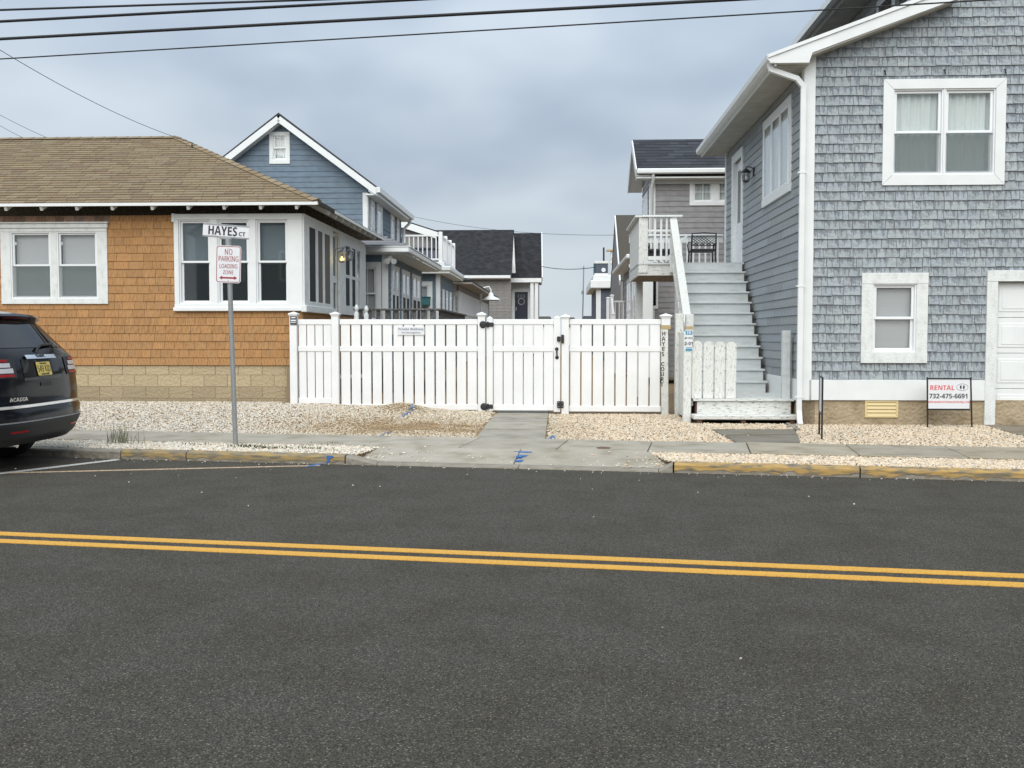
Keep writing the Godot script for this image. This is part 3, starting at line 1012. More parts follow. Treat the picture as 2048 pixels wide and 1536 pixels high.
func unit(o: Node, pl: Plane3, a: float, b: float, lo: float, hi: float, w: Dictionary) -> void:
	var e: float = w.get("stile", 0.042)
	var mid: float = lerpf(lo, hi, w.get("meet", 0.5))
	var single: bool = w.get("single", false)
	var st := mb()
	var flush: bool = w.get("flush", false)
	# jamb
	var j: float = w.get("jamb", 0.022)
	if flush:
		pl = Plane3.new(pl.at(0, 0, w.get("proud", 0.032) + 0.006), pl.u, pl.v)
		j = 0.0
	else:
		slab(st, pl, a, a + j, lo, hi, -0.085, 0.018, 0.002)
		slab(st, pl, b - j, b, lo, hi, -0.085, 0.018, 0.002)
		slab(st, pl, a + j, b - j, hi - j, hi, -0.085, 0.018, 0.002)
		slab(st, pl, a + j, b - j, lo, lo + j, -0.085, 0.024, 0.002)
		put(o, "jamb", st, M.sash)
	a += j; b -= j; lo += j; hi -= j
	var parts := [[lo, hi, -0.02]] if single else [[mid - e * 0.45, hi, -0.012], [lo, mid + e * 0.45, -0.045]]
	if flush: parts = [[lo, hi, 0.0]] if single else [[mid - e * 0.3, hi, 0.0], [lo, mid - e * 0.31, -0.004]]
	var thick := 0.012 if flush else 0.03
	var sunk := 0.007 if flush else 0.013
	for q in parts:
		st = mb()
		slab(st, pl, a, a + e, q[0], q[1], q[2] - thick, q[2], 0.003)
		slab(st, pl, b - e, b, q[0], q[1], q[2] - thick, q[2], 0.003)
		slab(st, pl, a + e, b - e, q[1] - e * 0.9, q[1], q[2] - thick, q[2], 0.003)
		slab(st, pl, a + e, b - e, q[0], q[0] + e, q[2] - thick, q[2], 0.003)
		var g: Array = w.get("grid", [])
		if g:
			for x in range(1, g[0]): slab(st, pl, lerpf(a + e, b - e, float(x) / g[0]) - 0.008, lerpf(a + e, b - e, float(x) / g[0]) + 0.008, q[0] + e, q[1] - e * 0.9, q[2] - sunk + 0.001, q[2] - 0.001)
			for y in range(1, g[1]): slab(st, pl, a + e, b - e, lerpf(q[0], q[1], float(y) / g[1]) - 0.008, lerpf(q[0], q[1], float(y) / g[1]) + 0.008, q[2] - sunk + 0.0015, q[2] - 0.0015)
		put(o, "sash", st, w.get("sash_m", M.sash))
		st = mb()
		slab(st, pl, a + e - 0.004, b - e + 0.004, q[0] + e - 0.004, q[1] - e * 0.9 + 0.004, q[2] - sunk - 0.004, q[2] - sunk)
		put(o, "pane", st, w.get("pane_m", M.glass) if q[1] > mid + 0.1 or not w.has("low_m") else w.low_m)
	var back := -0.06 if flush else -0.11
	match w.get("dress", ""):
		"blind":
			st = mb()
			var y := lo + e
			while y < hi - e:
				var c := pl.at((a + b) / 2, y, back)
				bar(st, pl.at(a + e * 0.6, y, back), pl.at(b - e * 0.6, y, back), 0.003, 0.027, pl.v + pl.n * 0.45)
				y += 0.0235
			put(o, "blind", st, M.blind)
		"curtain", "dark_curtain":
			curtain(o, pl, a + 0.005, b - 0.005, lo, hi, back, M[w.dress])
		"shade":
			st = mb()
			slab(st, pl, a + 0.01, b - 0.01, mid - 0.02, hi, back - 0.004, back)
			slab(st, pl, a + 0.01, b - 0.01, mid - 0.04, mid - 0.02, back - 0.012, back + 0.006)
			put(o, "shade", st, M[w.get("shade_m", "slate")])
	if w.get("screen", false):
		st = mb()
		slab(st, pl, a + e * 0.6, b - e * 0.6, lo + e * 0.6, mid - e * 0.3, -0.012, -0.010)
		put(o, "insect_screen", st, M.screen)

func curtain(o: Node, pl: Plane3, a: float, b: float, lo: float, hi: float, c: float, m: Material) -> void:
	var st := mb(true)
	var n := int((b - a) / 0.02)
	for i in n:
		var u := lerpf(a, b, float(i) / n); var v := lerpf(a, b, float(i + 1) / n)
		var cu := c + 0.018 * sin(u * 62.0) + 0.01 * sin(u * 23.0); var cv := c + 0.018 * sin(v * 62.0) + 0.01 * sin(v * 23.0)
		quad(st, pl.at(u, lo, cu), pl.at(u, hi, cu), pl.at(v, hi, cv), pl.at(v, lo, cv))
	put(o, "curtain", st, m)

# casing given by pixels of the photograph on a front wall
func px_front(x0: float, y0: float, x1: float, y1: float, z: float, more: Dictionary) -> Dictionary:
	var p := at_depth(x0, (y0 + y1) / 2, z); var q := at_depth(x1, (y0 + y1) / 2, z)
	var t := at_depth((x0 + x1) / 2, y0, z); var b := at_depth((x0 + x1) / 2, y1, z)
	var w := {"a0": p.x, "a1": q.x, "b0": b.y, "b1": t.y}
	w.merge(more)
	return w

func lantern(called: String, at: Vector3, out: Vector3, label: String, m: Material, lit := false) -> void:
	var o := thing(called, at, HOUSE, label, "wall lamp")
	var st := mb()
	cbox(st, at.x - 0.035, at.x + 0.035, at.y - 0.07, at.y + 0.09, at.z - 0.035, at.z + 0.035, 0.01)
	put(o, "back_plate", st, m)
	st = mb()
	var c := at + out * 0.16
	tube(st, [at + Vector3(0, 0.03, 0), at + out * 0.06 + Vector3(0, 0.09, 0), c + Vector3(0, 0.1, 0), c + Vector3(0, 0.05, 0)], 0.009, 8)
	put(o, "arm", st, m)
	st = mb()
	lathe(st, c, [Vector2(0.105, 0.0), Vector2(0.055, 0.045), Vector2(0.02, 0.06), Vector2(0.0, 0.08)], 6)
	put(o, "hood", st, m)
	st = mb()
	for i in 6:
		var t := TAU * i / 6
		bar(st, c + Vector3(cos(t) * 0.082, 0, sin(t) * 0.082), c + Vector3(cos(t) * 0.06, -0.17, sin(t) * 0.06), 0.01, 0.01, Vector3(sin(t), 0, -cos(t)))
	lathe(st, c + Vector3(0, -0.19, 0), [Vector2(0.0, -0.01), Vector2(0.05, 0.0), Vector2(0.066, 0.022), Vector2(0.0, 0.022)], 6)
	put(o, "cage", st, m)
	st = mb()
	for i in 6:
		var t := TAU * i / 6; var n := TAU * (i + 1) / 6
		quad(st, c + Vector3(cos(t) * 0.058, -0.165, sin(t) * 0.058), c + Vector3(cos(t) * 0.079, -0.002, sin(t) * 0.079), c + Vector3(cos(n) * 0.079, -0.002, sin(n) * 0.079), c + Vector3(cos(n) * 0.058, -0.165, sin(n) * 0.058))
	put(o, "lamp_glass", st, M.glass)
	st = mb()
	lathe(st, c + Vector3(0, -0.12, 0), [Vector2(0.0, -0.035), Vector2(0.026, -0.02), Vector2(0.03, 0.005), Vector2(0.014, 0.05), Vector2(0.0, 0.052)], 10)
	put(o, "bulb", st, M.bulb if lit else M.trim)
	if lit:
		var l := OmniLight3D.new()
		l.name = "lamp_light"
		l.position = c + Vector3(0, -0.12, 0) + out * 0.04 - O
		l.light_color = Color(1.0, 0.86, 0.55)
		l.light_energy = 0.03
		l.light_size = 0.03
		l.omni_range = 12.0
		l.omni_attenuation = 2.0
		l.shadow_enabled = true
		o.add_child(l)

# ---------- the orange cottage ----------
const LZ := -17.75
const LX := -4.56
func left_house() -> void:
	var o := thing("shingled_cottage", Vector3(LX, 0.2, LZ), HOUSE, "low cottage with orange wood shingles, tan hip roof and white corner windows", "house")
	var pl := front(LZ)
	var sill := at_depth(300, 730.5, LZ).y
	var top := 3.62
	var w1 := px_front(3, 447, 216, 608, LZ, {"side": 0.185, "head": 0.15, "foot": 0.095, "n": 2, "mull": 0.115, "dress": "blind", "screen": true, "crown": 0.09, "mitre": false, "m": M.trim_old, "meet": 0.5, "stile": 0.034})
	var bay := px_front(350, 428, 606, 621, LZ, {"side": 0.085, "side2": 0.262, "head": 0.10, "foot": 0.12, "n": 3, "mull": 0.125, "dress": "shade", "meet": 0.5, "stile": 0.036, "proud": 0.05, "shade_m": "slate"})
	var st := mb()
	wall(st, pl, rect(-14.0, LX, sill, top), [opening(w1), opening(bay)])
	put(o, "wall", st, M.inside)
	var cut := [[w1.a0 + 0.02, w1.a1 - 0.02, w1.b0 + 0.01, w1.b1 - 0.01], [bay.a0 + 0.01, LX + 1.0, bay.b0 + 0.01, 4.0], [-20, at_depth(221, 430, LZ).x, w1.b1, 4.0]]
	courses(o, "shingle", pl, rect(-11.2, LX - 0.002, sill, top), cut, 0.1442, 0.13, 0.29, 0.016, tones(Color(0.455, 0.245, 0.10), 0.075, 7, 0.025), M.cedar, 300, 0.0, 0.005, 0.003)
	# bare cedar left above the window
	var bare := tones(Color(0.31, 0.195, 0.135), 0.25, 5, 0.08)
	courses(o, "bare_shingle", pl, rect(-11.2, at_depth(221, 430, LZ).x, w1.b1, top), [], 0.26, 0.14, 0.24, 0.016, bare, M.cedar, 60, 0.0, 0.004)
	st = mb()
	slab(st, pl, bay.a0 + 0.02, LX + 0.03, bay.b1 + 0.002, top, -0.05, 0.03)
	put(o, "frieze_board", st, M.eave_wood)
	window(o, pl, w1)
	window(o, pl, bay)
	st = mb()
	slab(st, pl, bay.a0 - 0.02, LX + 0.045, bay.b0 - 0.012, bay.b0 + 0.055, 0.0, 0.085, 0.008)
	put(o, "sill", st, M.trim)
	st = mb()
	slab(st, pl, bay.a0 - 0.03, bay.a0 + 0.03, bay.b1 - 0.14, bay.b1 + 0.012, 0.0, 0.062, 0.003)
	put(o, "casing_cap", st, M.trim)
	# foundation of concrete blocks
	st = mb()
	slab(st, pl, -14.0, LX, 0.05, sill - 0.004, -0.3, -0.014)
	var f := put(o, "foundation", st, M.mortar)
	var ys := [sill - 0.006, sill - 0.178, sill - 0.388, sill - 0.60, sill - 0.81]
	for r in 4:
		var x := -9.9 - (0.21 if r % 2 else 0.0) - 0.1
		while x < LX:
			st = mb()
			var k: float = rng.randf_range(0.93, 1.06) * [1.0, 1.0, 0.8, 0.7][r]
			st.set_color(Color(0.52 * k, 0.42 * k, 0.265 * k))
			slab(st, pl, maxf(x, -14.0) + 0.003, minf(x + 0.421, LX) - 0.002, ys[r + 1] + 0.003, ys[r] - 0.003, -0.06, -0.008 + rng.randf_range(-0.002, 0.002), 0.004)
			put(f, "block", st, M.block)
			x += 0.427
	# right wall
	var sd := facing_right(LX)
	var near := 17.75
	var far := 23.45
	var wy0 := bay.b0 as float; var wy1 := bay.b1 as float
	var V := func(px: float) -> float: return -at_side(px, 540, LX).z
	var lights := []
	for e in [[612.5, 627], [630, 641], [643.5, 656]]: lights.append([V.call(e[0]) , V.call(e[1]), wy0 + 0.14, wy1 - 0.16])
	for e in [[686, 695.5], [699, 707], [709, 716.5]]: lights.append([V.call(e[0]), V.call(e[1]), wy0 + 0.16, wy1 - 0.22])
	var door := [V.call(661.5), V.call(675.5), 0.95, wy1 - 0.06]
	st = mb()
	wall(st, sd, rect(near, far, 0.1, top), lights + [door])
	put(o, "wall", st, M.inside)
	st = mb()
	wall(st, Plane3.new(Vector3(LX + 0.05, 0, 0), Vector3(0, 0, -1), Vector3.UP), rect(near - 0.03, far, wy0, wy1), lights + [door], 0.048)
	var band := put(o, "window_band", st, M.trim_old)
	for i in lights.size():
		var l = lights[i]
		var w := {"stile": 0.035, "single": i < 3, "meet": 0.5, "flush": true, "proud": 0.01, "dress": ["", "", "", "", "", "blind"][i], "sash_m": M.trim_old, "pane_m": [M.mesh, M.dark_curtain, M.dark_curtain, M.mesh, M.mesh, M.glass][i]}
		unit(band, Plane3.new(Vector3(LX + 0.04, 0, 0), Vector3(0, 0, -1), Vector3.UP), l[0], l[1], l[2], l[3], w)
	st = mb()
	slab(st, sd, near - 0.09, V.call(665), wy0 - 0.03, wy0 + 0.09, 0.0, 0.10, 0.008)
	put(o, "sill", st, M.trim_old)
	st = mb()
	slab(st, sd, near, far, wy1, top, 0.0, 0.03)
	put(o, "frieze_board", st, M.eave_wood)
	# door in the side wall
	st = mb()
	slab(st, sd, door[0], door[1], door[2], door[3], -0.08, -0.04)
	slab(st, sd, door[0], door[0] + 0.09, door[2], door[3], -0.04, -0.01)
	slab(st, sd, door[1] - 0.09, door[1], door[2], door[3], -0.04, -0.01)
	slab(st, sd, door[0] + 0.09, door[1] - 0.09, 2.55, 2.68, -0.04, -0.01)
	var dr := put(o, "door", st, M.trim_old)
	st = mb()
	slab(st, sd, door[0] + 0.1, door[1] - 0.1, 1.2, 2.54, -0.039, -0.034)
	put(dr, "pane", st, M.car_glass)
	st = mb()
	slab(st, sd, door[0] + 0.1, door[1] - 0.1, 2.7, door[3] - 0.08, -0.039, -0.034)
	put(dr, "pane", st, M.slate)
	courses(o, "side_shingle", sd, rect(near, far, sill, wy0 - 0.03), [door], 0.1442, 0.13, 0.29, 0.016, tones(Color(0.455, 0.245, 0.10), 0.075, 7, 0.025), M.cedar, 60)
	st = mb()
	slab(st, sd, near, far, 0.05, sill - 0.004, -0.3, -0.01)
	put(f, "side_wall", st, M.mortar)
	# walls that are out of sight
	st = mb()
	wall(st, Plane3.new(Vector3(0, 0, -23.45), Vector3.LEFT, Vector3.UP), rect(-LX, 14.0, 0.1, top), [])
	wall(st, facing_left(-14.0), rect(-23.45, LZ, 0.1, top), [])
	box(st, -13.9, LX - 0.1, 0.7, 0.8, -23.35, LZ - 0.1)
	put(o, "wall", st, M.inside)
	# roof
	var ez := -17.36; var ex := -4.16; var ey := 3.80
	var peak := at_depth(352, 275, -20.65)
	var back := -23.94
	st = mb()
	var th := Vector3(0, -0.05, 0)
	var c := [Vector3(-14.4, ey, ez), Vector3(ex, ey, ez), Vector3(ex, ey, back), Vector3(-14.4, ey, back), Vector3(-14.4, peak.y, peak.z), peak]
	for s in [Vector3.ZERO, th]:
		quad(st, c[0] + s, c[4] + s, c[5] + s, c[1] + s)
		tri(st, c[1] + s, c[5] + s, c[2] + s)
		quad(st, c[2] + s, c[5] + s, c[4] + s, c[3] + s)
	quad(st, c[0] + th, c[0], c[1], c[1] + th); quad(st, c[1] + th, c[1], c[2], c[2] + th)
	var roof := put(o, "roof", st, M.eave_wood)
	var slope := Plane3.new(Vector3(0, ey, ez), Vector3.RIGHT, Vector3(0, peak.y - ey, peak.z - ez))
	var slope_len := Vector2(peak.y - ey, peak.z - ez).length()
	var tan_tones := [Color(0.275, 0.208, 0.125), Color(0.255, 0.188, 0.113), Color(0.30, 0.233, 0.141), Color(0.228, 0.166, 0.102), Color(0.272, 0.215, 0.137), Color(0.252, 0.184, 0.109), Color(0.282, 0.208, 0.122)]
	courses(roof, "roof_tab", slope, PackedVector2Array([Vector2(-13.2, -0.02), Vector2(ex, -0.02), Vector2(peak.x, slope_len), Vector2(-13.2, slope_len)]), [], 0.127, 0.16, 0.42, 0.018, tan_tones, M.tab, 300, 0.0, 0.008)
	var rs := Plane3.new(Vector3(ex, ey, 0), Vector3(0, 0, -1), Vector3(peak.x - ex, peak.y - ey, 0))
	var rl := Vector2(peak.x - ex, peak.y - ey).length()
	courses(roof, "roof_course", rs, PackedVector2Array([Vector2(-ez, -0.02), Vector2(-back, -0.02), Vector2(-peak.z, rl)]), [], 0.127, 60, 90, 0.014, tan_tones, M.tab, 40)
	# caps along the hip and the ridge
	var hip: Vector3 = peak - c[1]
	var hn := 24
	for i in hn:
		st = mb()
		st.set_color(tan_tones[(i * 5) % 7] * 1.12)
		var p: Vector3 = c[1] + hip * (float(i) / hn); var q: Vector3 = c[1] + hip * ((i + 1.0) / hn + 0.012)
		var l := Vector3(-0.14, 0.025, 0.0); var r := Vector3(0, 0.028, -0.14)
		var ln := (slope.u * -0.10 - slope.v * 0.05); var rn := (rs.u * 0.10 - rs.v * 0.05)
		var up := Vector3(0, 0.034, 0)
		quad(st, p + ln + up, q + ln + up * 0.6, q + up * 0.9, p + up * 1.4)
		quad(st, p + up * 1.4, q + up * 0.9, q + rn + up * 0.6, p + rn + up)
		quad(st, p + ln + up, p + up * 1.4, p + rn + up, p)
		put(roof, "hip_cap", st, M.tab)
	var ridge_x := peak.x
	while ridge_x > -13.2:
		st = mb()
		st.set_color(tan_tones[int(-ridge_x * 7) % 7])
		var p := Vector3(ridge_x, peak.y + 0.035, peak.z); var q := Vector3(ridge_x - 0.26, peak.y + 0.028, peak.z)
		var dn := Vector3(0, -0.06, 0.12)
		quad(st, p + dn, q + dn, q, p)
		quad(st, p, q, q + Vector3(0, -0.06, -0.12), p + Vector3(0, -0.06, -0.12))
		put(roof, "ridge_cap", st, M.tab)
		ridge_x -= 0.25
	# edges
	st = mb()
	box(st, at_depth(190, 405, ez).x, ex + 0.01, ey - 0.012, ey + 0.012, ez - 0.02, ez + 0.012)
	bar(st, Vector3(ex + 0.005, ey - 0.02, ez), Vector3(ex + 0.005, ey - 0.02, ez - 1.25), 0.025, 0.06)
	put(roof, "felt_edge", st, M.felt)
	st = mb()
	cbox(st, -14.4, ex - 0.01, ey - 0.062, ey - 0.006, ez, ez + 0.022, 0.004)
	put(o, "fascia", st, M.trim)
	st = mb()
	cbox(st, ex, ex + 0.022, ey - 0.062, ey - 0.006, back, ez - 1.2, 0.004)
	put(o, "fascia", st, M.trim)
	var drop := slope.v * -0.34
	for px in [-132, -61, 10, 81, 152, 223, 303, 375, 447, 520, 592]:
		var x := at_depth(px, 415, ez).x
		st = mb()
		var e := Vector3(x, ey - 0.06, ez - 0.02)
		var q: Vector3 = e - drop * 1.3
		bar(st, e + Vector3(0, -0.035, 0), q + Vector3(0, -0.05, 0), 0.05, 0.075)
		put(o, "rafter_tail", st, M.trim_old)
	for i in 9:
		var z := -18.3 - i * 0.58
		st = mb()
		var e := Vector3(ex - 0.02, ey - 0.06, z)
		bar(st, e + Vector3(0, -0.035, 0), e + Vector3(-0.45, 0.17, 0), 0.05, 0.075)
		put(o, "rafter_tail", st, M.trim_old)
	# vent pipe that carries the service wire
	var a := at_depth(384, 286, -20.0)
	st = mb()
	tube(st, [a + Vector3(0, -0.25, 0), a], 0.012, 6)
	put(o, "wire_bracket", st, M.black_metal)
	# lamps beside the door
	var p := at_side(668, 506, LX + 0.05)
	lantern("wall_lantern", p, Vector3(1, 0, 0), "lit wall lantern with a yellow bulb beside the cottage side door", M.grey_metal, true)
	p = at_side(684, 503, LX + 0.05)
	lantern("wall_lantern", p, Vector3(1, 0, 0), "unlit grey wall lantern between the cottage door and its rear windows", M.grey_metal)

# ---------- the grey shingled house ----------
const RX := 3.73
const RZ := -15.44
const RB := -22.5
const DECK_Y := 2.92
func right_house() -> void:
	var o := thing("grey_shingled_house", Vector3(RX, 0.1, RZ), HOUSE, "tall house with weathered grey shingles, white window casings and a garage door", "house")
	var pl := front(RZ)
	var sd := facing_left(RX)
	var xk := at_depth(1903, 12, RZ).x
	var yk := at_depth(1903, 6, RZ).y
	var yr := at_depth(1622, 108, RZ).y
	var skirt := at_depth(1800, 760, RZ).y
	var plinth := at_depth(1800, 800, RZ).y
	var eave := 5.49
	var wu := px_front(1764.5, 158.5, 2009, 370.5, RZ, {"side": 0.148, "head": 0.143, "foot": 0.155, "n": 2, "mull": 0.022, "dress": "curtain", "screen": true, "mitre": true, "proud": 0.04})
	var wl := px_front(1721.5, 546, 1854, 726, RZ, {"side": 0.172, "head": 0.165, "foot": 0.165, "n": 1, "dress": "blind", "stile": 0.04, "proud": 0.04, "m": M.trim_old, "screen": false})
	var gx0 := at_depth(1991, 700, RZ).x; var gx1 := gx0 + 2.45
	var gy1 := at_depth(2010, 563, RZ).y
	var garage := [gx0, gx1, 0.12, gy1]
	var wallp := PackedVector2Array([Vector2(RX, plinth), Vector2(12.2, plinth), Vector2(12.2, 7.8), Vector2(9.1, 9.6), Vector2(xk, 7.8), Vector2(xk, yk), Vector2(RX, yr)])
	var st := mb()
	wall(st, pl, wallp, [opening(wu), opening(wl), garage])
	put(o, "wall", st, M.inside)
	var cut := [[wu.a0 + 0.015, wu.a1 - 0.015, wu.b0 + 0.015, wu.b1 - 0.015], [wl.a0 + 0.015, wl.a1 - 0.015, wl.b0 + 0.015, wl.b1 - 0.015], [gx0 - 0.16, gx1 + 0.2, -1, gy1 + 0.16]]
	var sh := PackedVector2Array([Vector2(RX + 0.13, skirt), Vector2(7.6, skirt), Vector2(7.6, 7.6), Vector2(xk, 7.6), Vector2(xk, yk - 0.02), Vector2(RX + 0.13, yr + 0.02)])
	var gt := tones(Color(0.345, 0.376, 0.39), 0.08, 7, 0.015)
	courses(o, "shingle", pl, sh, cut, 0.1425, 0.075, 0.26, 0.022, gt, M.shake, 300, 0.0, 0.0065, 0.006)
	window(o, pl, wu)
	window(o, pl, wl)
	st = mb()
	slab(st, pl, RX + 0.1, gx0 - 0.155, plinth - 0.005, skirt, 0.0, 0.034, 0.004)
	put(o, "skirt_board", st, M.trim)
	st = mb()
	slab(st, pl, RX, 12.2, -0.05, plinth, -0.2, 0.0)
	var pb := put(o, "foundation", st, M.stucco)
	# garage door: sections with raised fields
	st = mb()
	slab(st, pl, gx0 - 0.16, gx0, 0.08, gy1, -0.12, 0.045, 0.004)
	slab(st, pl, gx0 - 0.16, gx1 + 0.16, gy1, gy1 + 0.165, -0.12, 0.05, 0.004)
	slab(st, pl, gx1, gx1 + 0.16, 0.08, gy1, -0.12, 0.045, 0.004)
	put(o, "garage_frame", st, M.trim_old)
	st = mb()
	slab(st, pl, gx0, gx1, 0.1, 0.12, -0.1, -0.055)
	var gd := put(o, "garage_door", st, M.black_plastic)
	for r in 4:
		var y0 := lerpf(0.12, gy1, r / 4.0); var y1 := lerpf(0.12, gy1, (r + 1) / 4.0) - 0.006
		st = mb()
		slab(st, pl, gx0 + 0.003, gx1 - 0.003, y0, y1, -0.11, -0.065, 0.005)
		for c in 4:
			var a := lerpf(gx0, gx1, c / 4.0) + 0.055; var b := lerpf(gx0, gx1, (c + 1) / 4.0) - 0.055
			slab(st, pl, a, b, y0 + 0.085, y1 - 0.08, -0.07, -0.056, 0.012)
			slab(st, pl, a + 0.05, b - 0.05, y0 + 0.13, y1 - 0.125, -0.058, -0.050, 0.007)
		put(gd, "door_section", st, M.trim)
	# louvred vent
	var vp := px_front(1729, 800.5, 1796, 835, RZ, {})
	st = mb()
	slab(st, pl, vp.a0, vp.a1, vp.b0, vp.b0 + 0.03, 0.0, 0.02, 0.003); slab(st, pl, vp.a0, vp.a1, vp.b1 - 0.03, vp.b1, 0.0, 0.02, 0.003)
	slab(st, pl, vp.a0, vp.a0 + 0.035, vp.b0 + 0.03, vp.b1 - 0.03, 0.0, 0.02, 0.003); slab(st, pl, vp.a1 - 0.035, vp.a1, vp.b0 + 0.03, vp.b1 - 0.03, 0.0, 0.02, 0.003)
	var vent := put(o, "vent", st, M.cream)
	for i in 4:
		st = mb()
		var y := lerpf(vp.b0 + 0.05, vp.b1 - 0.05, i / 3.0)
		bar(st, pl.at(vp.a0 + 0.036, y, 0.010), pl.at(vp.a1 - 0.036, y, 0.010), 0.004, 0.058, pl.v * 1.0 - pl.n * 0.35)
		put(vent, "slat", st, M.cream)
	# hooks for shutters
	for q in [[1768, 146], [1887, 144], [2008, 143], [1759, 252], [2012, 252]]:
		var h := at_depth(q[0], q[1], RZ)
		st = mb()
		tube(st, [h + Vector3(0, 0.03, 0.0), h + Vector3(0, 0.02, 0.06), h + Vector3(0.0, -0.02, 0.055), h + Vector3(0.02, -0.03, 0.03)], 0.009, 6)
		put(o, "hook", st, M.black_metal)
	# left wall
	var Z := func(px: float) -> float: return at_side(px, 400, RX).z
	var ws := {"a0": Z.call(1528.0), "a1": Z.call(1584.0), "b0": 3.77, "b1": 5.30, "side": 0.13, "head": 0.13, "foot": 0.13, "n": 3, "mull": 0.04, "dress": "curtain", "single": true, "proud": 0.04, "stile": 0.04, "flush": true}
	var d0: float = Z.call(1466.0); var d1: float = Z.call(1487.5)
	var dw := {"a0": d0, "a1": d1, "b0": DECK_Y - 0.02, "b1": 5.26, "side": 0.14, "head": 0.16, "foot": 0.02}
	st = mb()
	wall(st, sd, rect(RB, RZ, plinth, eave), [opening(ws), opening(dw)])
	put(o, "wall", st, M.inside)
	courses(o, "side_shingle", sd, rect(RB, RZ - 0.10, skirt, eave - 0.02), [[ws.a0 + 0.015, ws.a1 - 0.015, ws.b0 + 0.015, ws.b1 - 0.015], [d0 + 0.015, d1 - 0.015, DECK_Y - 0.05, 5.25]], 0.1425, 0.9, 2.3, 0.02, tones(Color(0.345, 0.376, 0.39), 0.07, 6, 0.012), M.shake_side, 300, 0.0, 0.003)
	window(o, sd, ws)
	st = mb()
	slab(st, sd, RB, RZ - 0.1, plinth - 0.03, skirt, 0.0, 0.034, 0.004)
	put(o, "skirt_board", st, M.trim)
	st = mb()
	slab(st, sd, RB, RZ, -0.05, plinth, -0.2, 0.0)
	put(pb, "side_wall", st, M.stucco)
	# side door
	var oh := opening(dw)
	st = mb()
	slab(st, sd, d0, d1, oh[3], 5.26, 0.0, 0.04, 0.003)
	slab(st, sd, d0, oh[0], DECK_Y, oh[3], 0.0, 0.037, 0.003); slab(st, sd, oh[1], d1, DECK_Y, oh[3], 0.0, 0.037, 0.003)
	slab(st, sd, oh[0], oh[0] + 0.03, DECK_Y, oh[3], -0.12, 0.03); slab(st, sd, oh[1] - 0.03, oh[1], DECK_Y, oh[3], -0.12, 0.03)
	var sdoor := put(o, "side_door", st, M.trim)
	st = mb()
	slab(st, sd, oh[0] + 0.03, oh[1] - 0.03, DECK_Y, oh[3], -0.10, -0.05, 0.003)
	put(sdoor, "door_leaf", st, M.sash)
	st = mb()
	slab(st, sd, oh[0] + 0.16, oh[1] - 0.16, DECK_Y + 0.9, oh[3] - 0.2, -0.052, -0.046)
	put(sdoor, "pane", st, M.car_glass)
	st = mb()
	lathe(st, sd.at(oh[1] - 0.09, DECK_Y + 0.98, -0.045), [Vector2(0.0, -0.04), Vector2(0.03, -0.03), Vector2(0.03, 0.0), Vector2(0.012, 0.01), Vector2(0.0, 0.012)], 10, Basis(Vector3(0, 0, 1), PI / 2))
	put(sdoor, "knob", st, M.grey_metal)
	# corner boards
	st = mb()
	box(st, RX - 0.032, RX + 0.135, plinth - 0.004, yr - 0.02, RZ, RZ + 0.034)
	put(o, "corner_board", st, M.trim)
	st = mb()
	box(st, RX - 0.034, RX, plinth - 0.004, eave, RZ - 0.12, RZ + 0.001)
	put(o, "corner_board", st, M.trim)
	st = mb()
	box(st, RX - 0.034, RX, plinth, eave, RB - 0.02, RB + 0.1)
	put(o, "corner_board", st, M.trim)
	# the low roof on the left with its eave
	var e0 := Vector3(3.20, 5.63, -15.17); var k0 := Vector3(xk, 6.60, -15.17)
	var bz := -22.78
	st = mb()
	var q8 := []
	for i in 8: q8.append(Vector3(xk if i & 1 else 3.20, (6.60 if i & 1 else 5.63) - (0.0 if i & 2 else 0.09), -15.17 if i & 4 else bz))
	hexa(st, q8)
	var roof := put(o, "roof", st, M.felt)
	st = mb()
	var rb := [Vector2(3.13, 5.49), Vector2(3.13, 5.60), Vector2(xk + 0.02, 6.592), Vector2(xk + 0.02, 6.40), Vector2(RX + 0.02, 5.635), Vector2(RX - 0.03, 5.49)]
	poly_slab(st, front(-15.17), PackedVector2Array(rb), -0.02, 0.02)
	put(o, "rake_board", st, M.trim)
	st = mb()
	poly_slab(st, front(-15.15), PackedVector2Array([Vector2(3.10, 5.565), Vector2(3.10, 5.615), Vector2(xk + 0.02, 6.625), Vector2(xk + 0.02, 6.565)]), 0.002, 0.022)
	put(o, "rake_trim", st, M.trim)
	st = mb()
	poly_slab(st, front(-15.30), PackedVector2Array([Vector2(RX, 5.60), Vector2(RX, 5.66), Vector2(xk, 6.46), Vector2(xk, 6.38)]), -0.14, 0.13)
	put(o, "rake_soffit", st, M.soffit)
	var z := -15.19
	while z > bz:
		st = mb()
		box(st, 3.24, RX, eave, eave + 0.02, maxf(z - 0.108, bz), z)
		box(st, 3.24, RX, eave + 0.012, eave + 0.025, maxf(z - 0.13, bz), z)
		put(o, "soffit_panel", st, M.soffit)
		z -= 0.13
	st = mb()
	box(st, 3.205, 3.235, eave - 0.03, 5.62, bz, -15.19)
	put(o, "fascia", st, M.trim)
	st = mb()
	var gp := [Vector2(3.203, 5.50), Vector2(3.14, 5.50), Vector2(3.095, 5.545), Vector2(3.085, 5.615), Vector2(3.10, 5.615), Vector2(3.115, 5.56), Vector2(3.15, 5.515), Vector2(3.203, 5.515)]
	var gpl := Plane3.new(Vector3(0, 0, -15.15), Vector3.RIGHT, Vector3.UP)
	poly_slab(st, gpl, PackedVector2Array(gp), bz + 15.15, 0.0)
	poly_slab(st, gpl, PackedVector2Array([gp[0], gp[1], gp[2], gp[3], Vector2(3.203, 5.615)]), 0.0, 0.003)
	put(o, "gutter", st, M.trim)
	# downspout
	st = mb()
	var dx := at_depth(1604, 400, -15.33).x
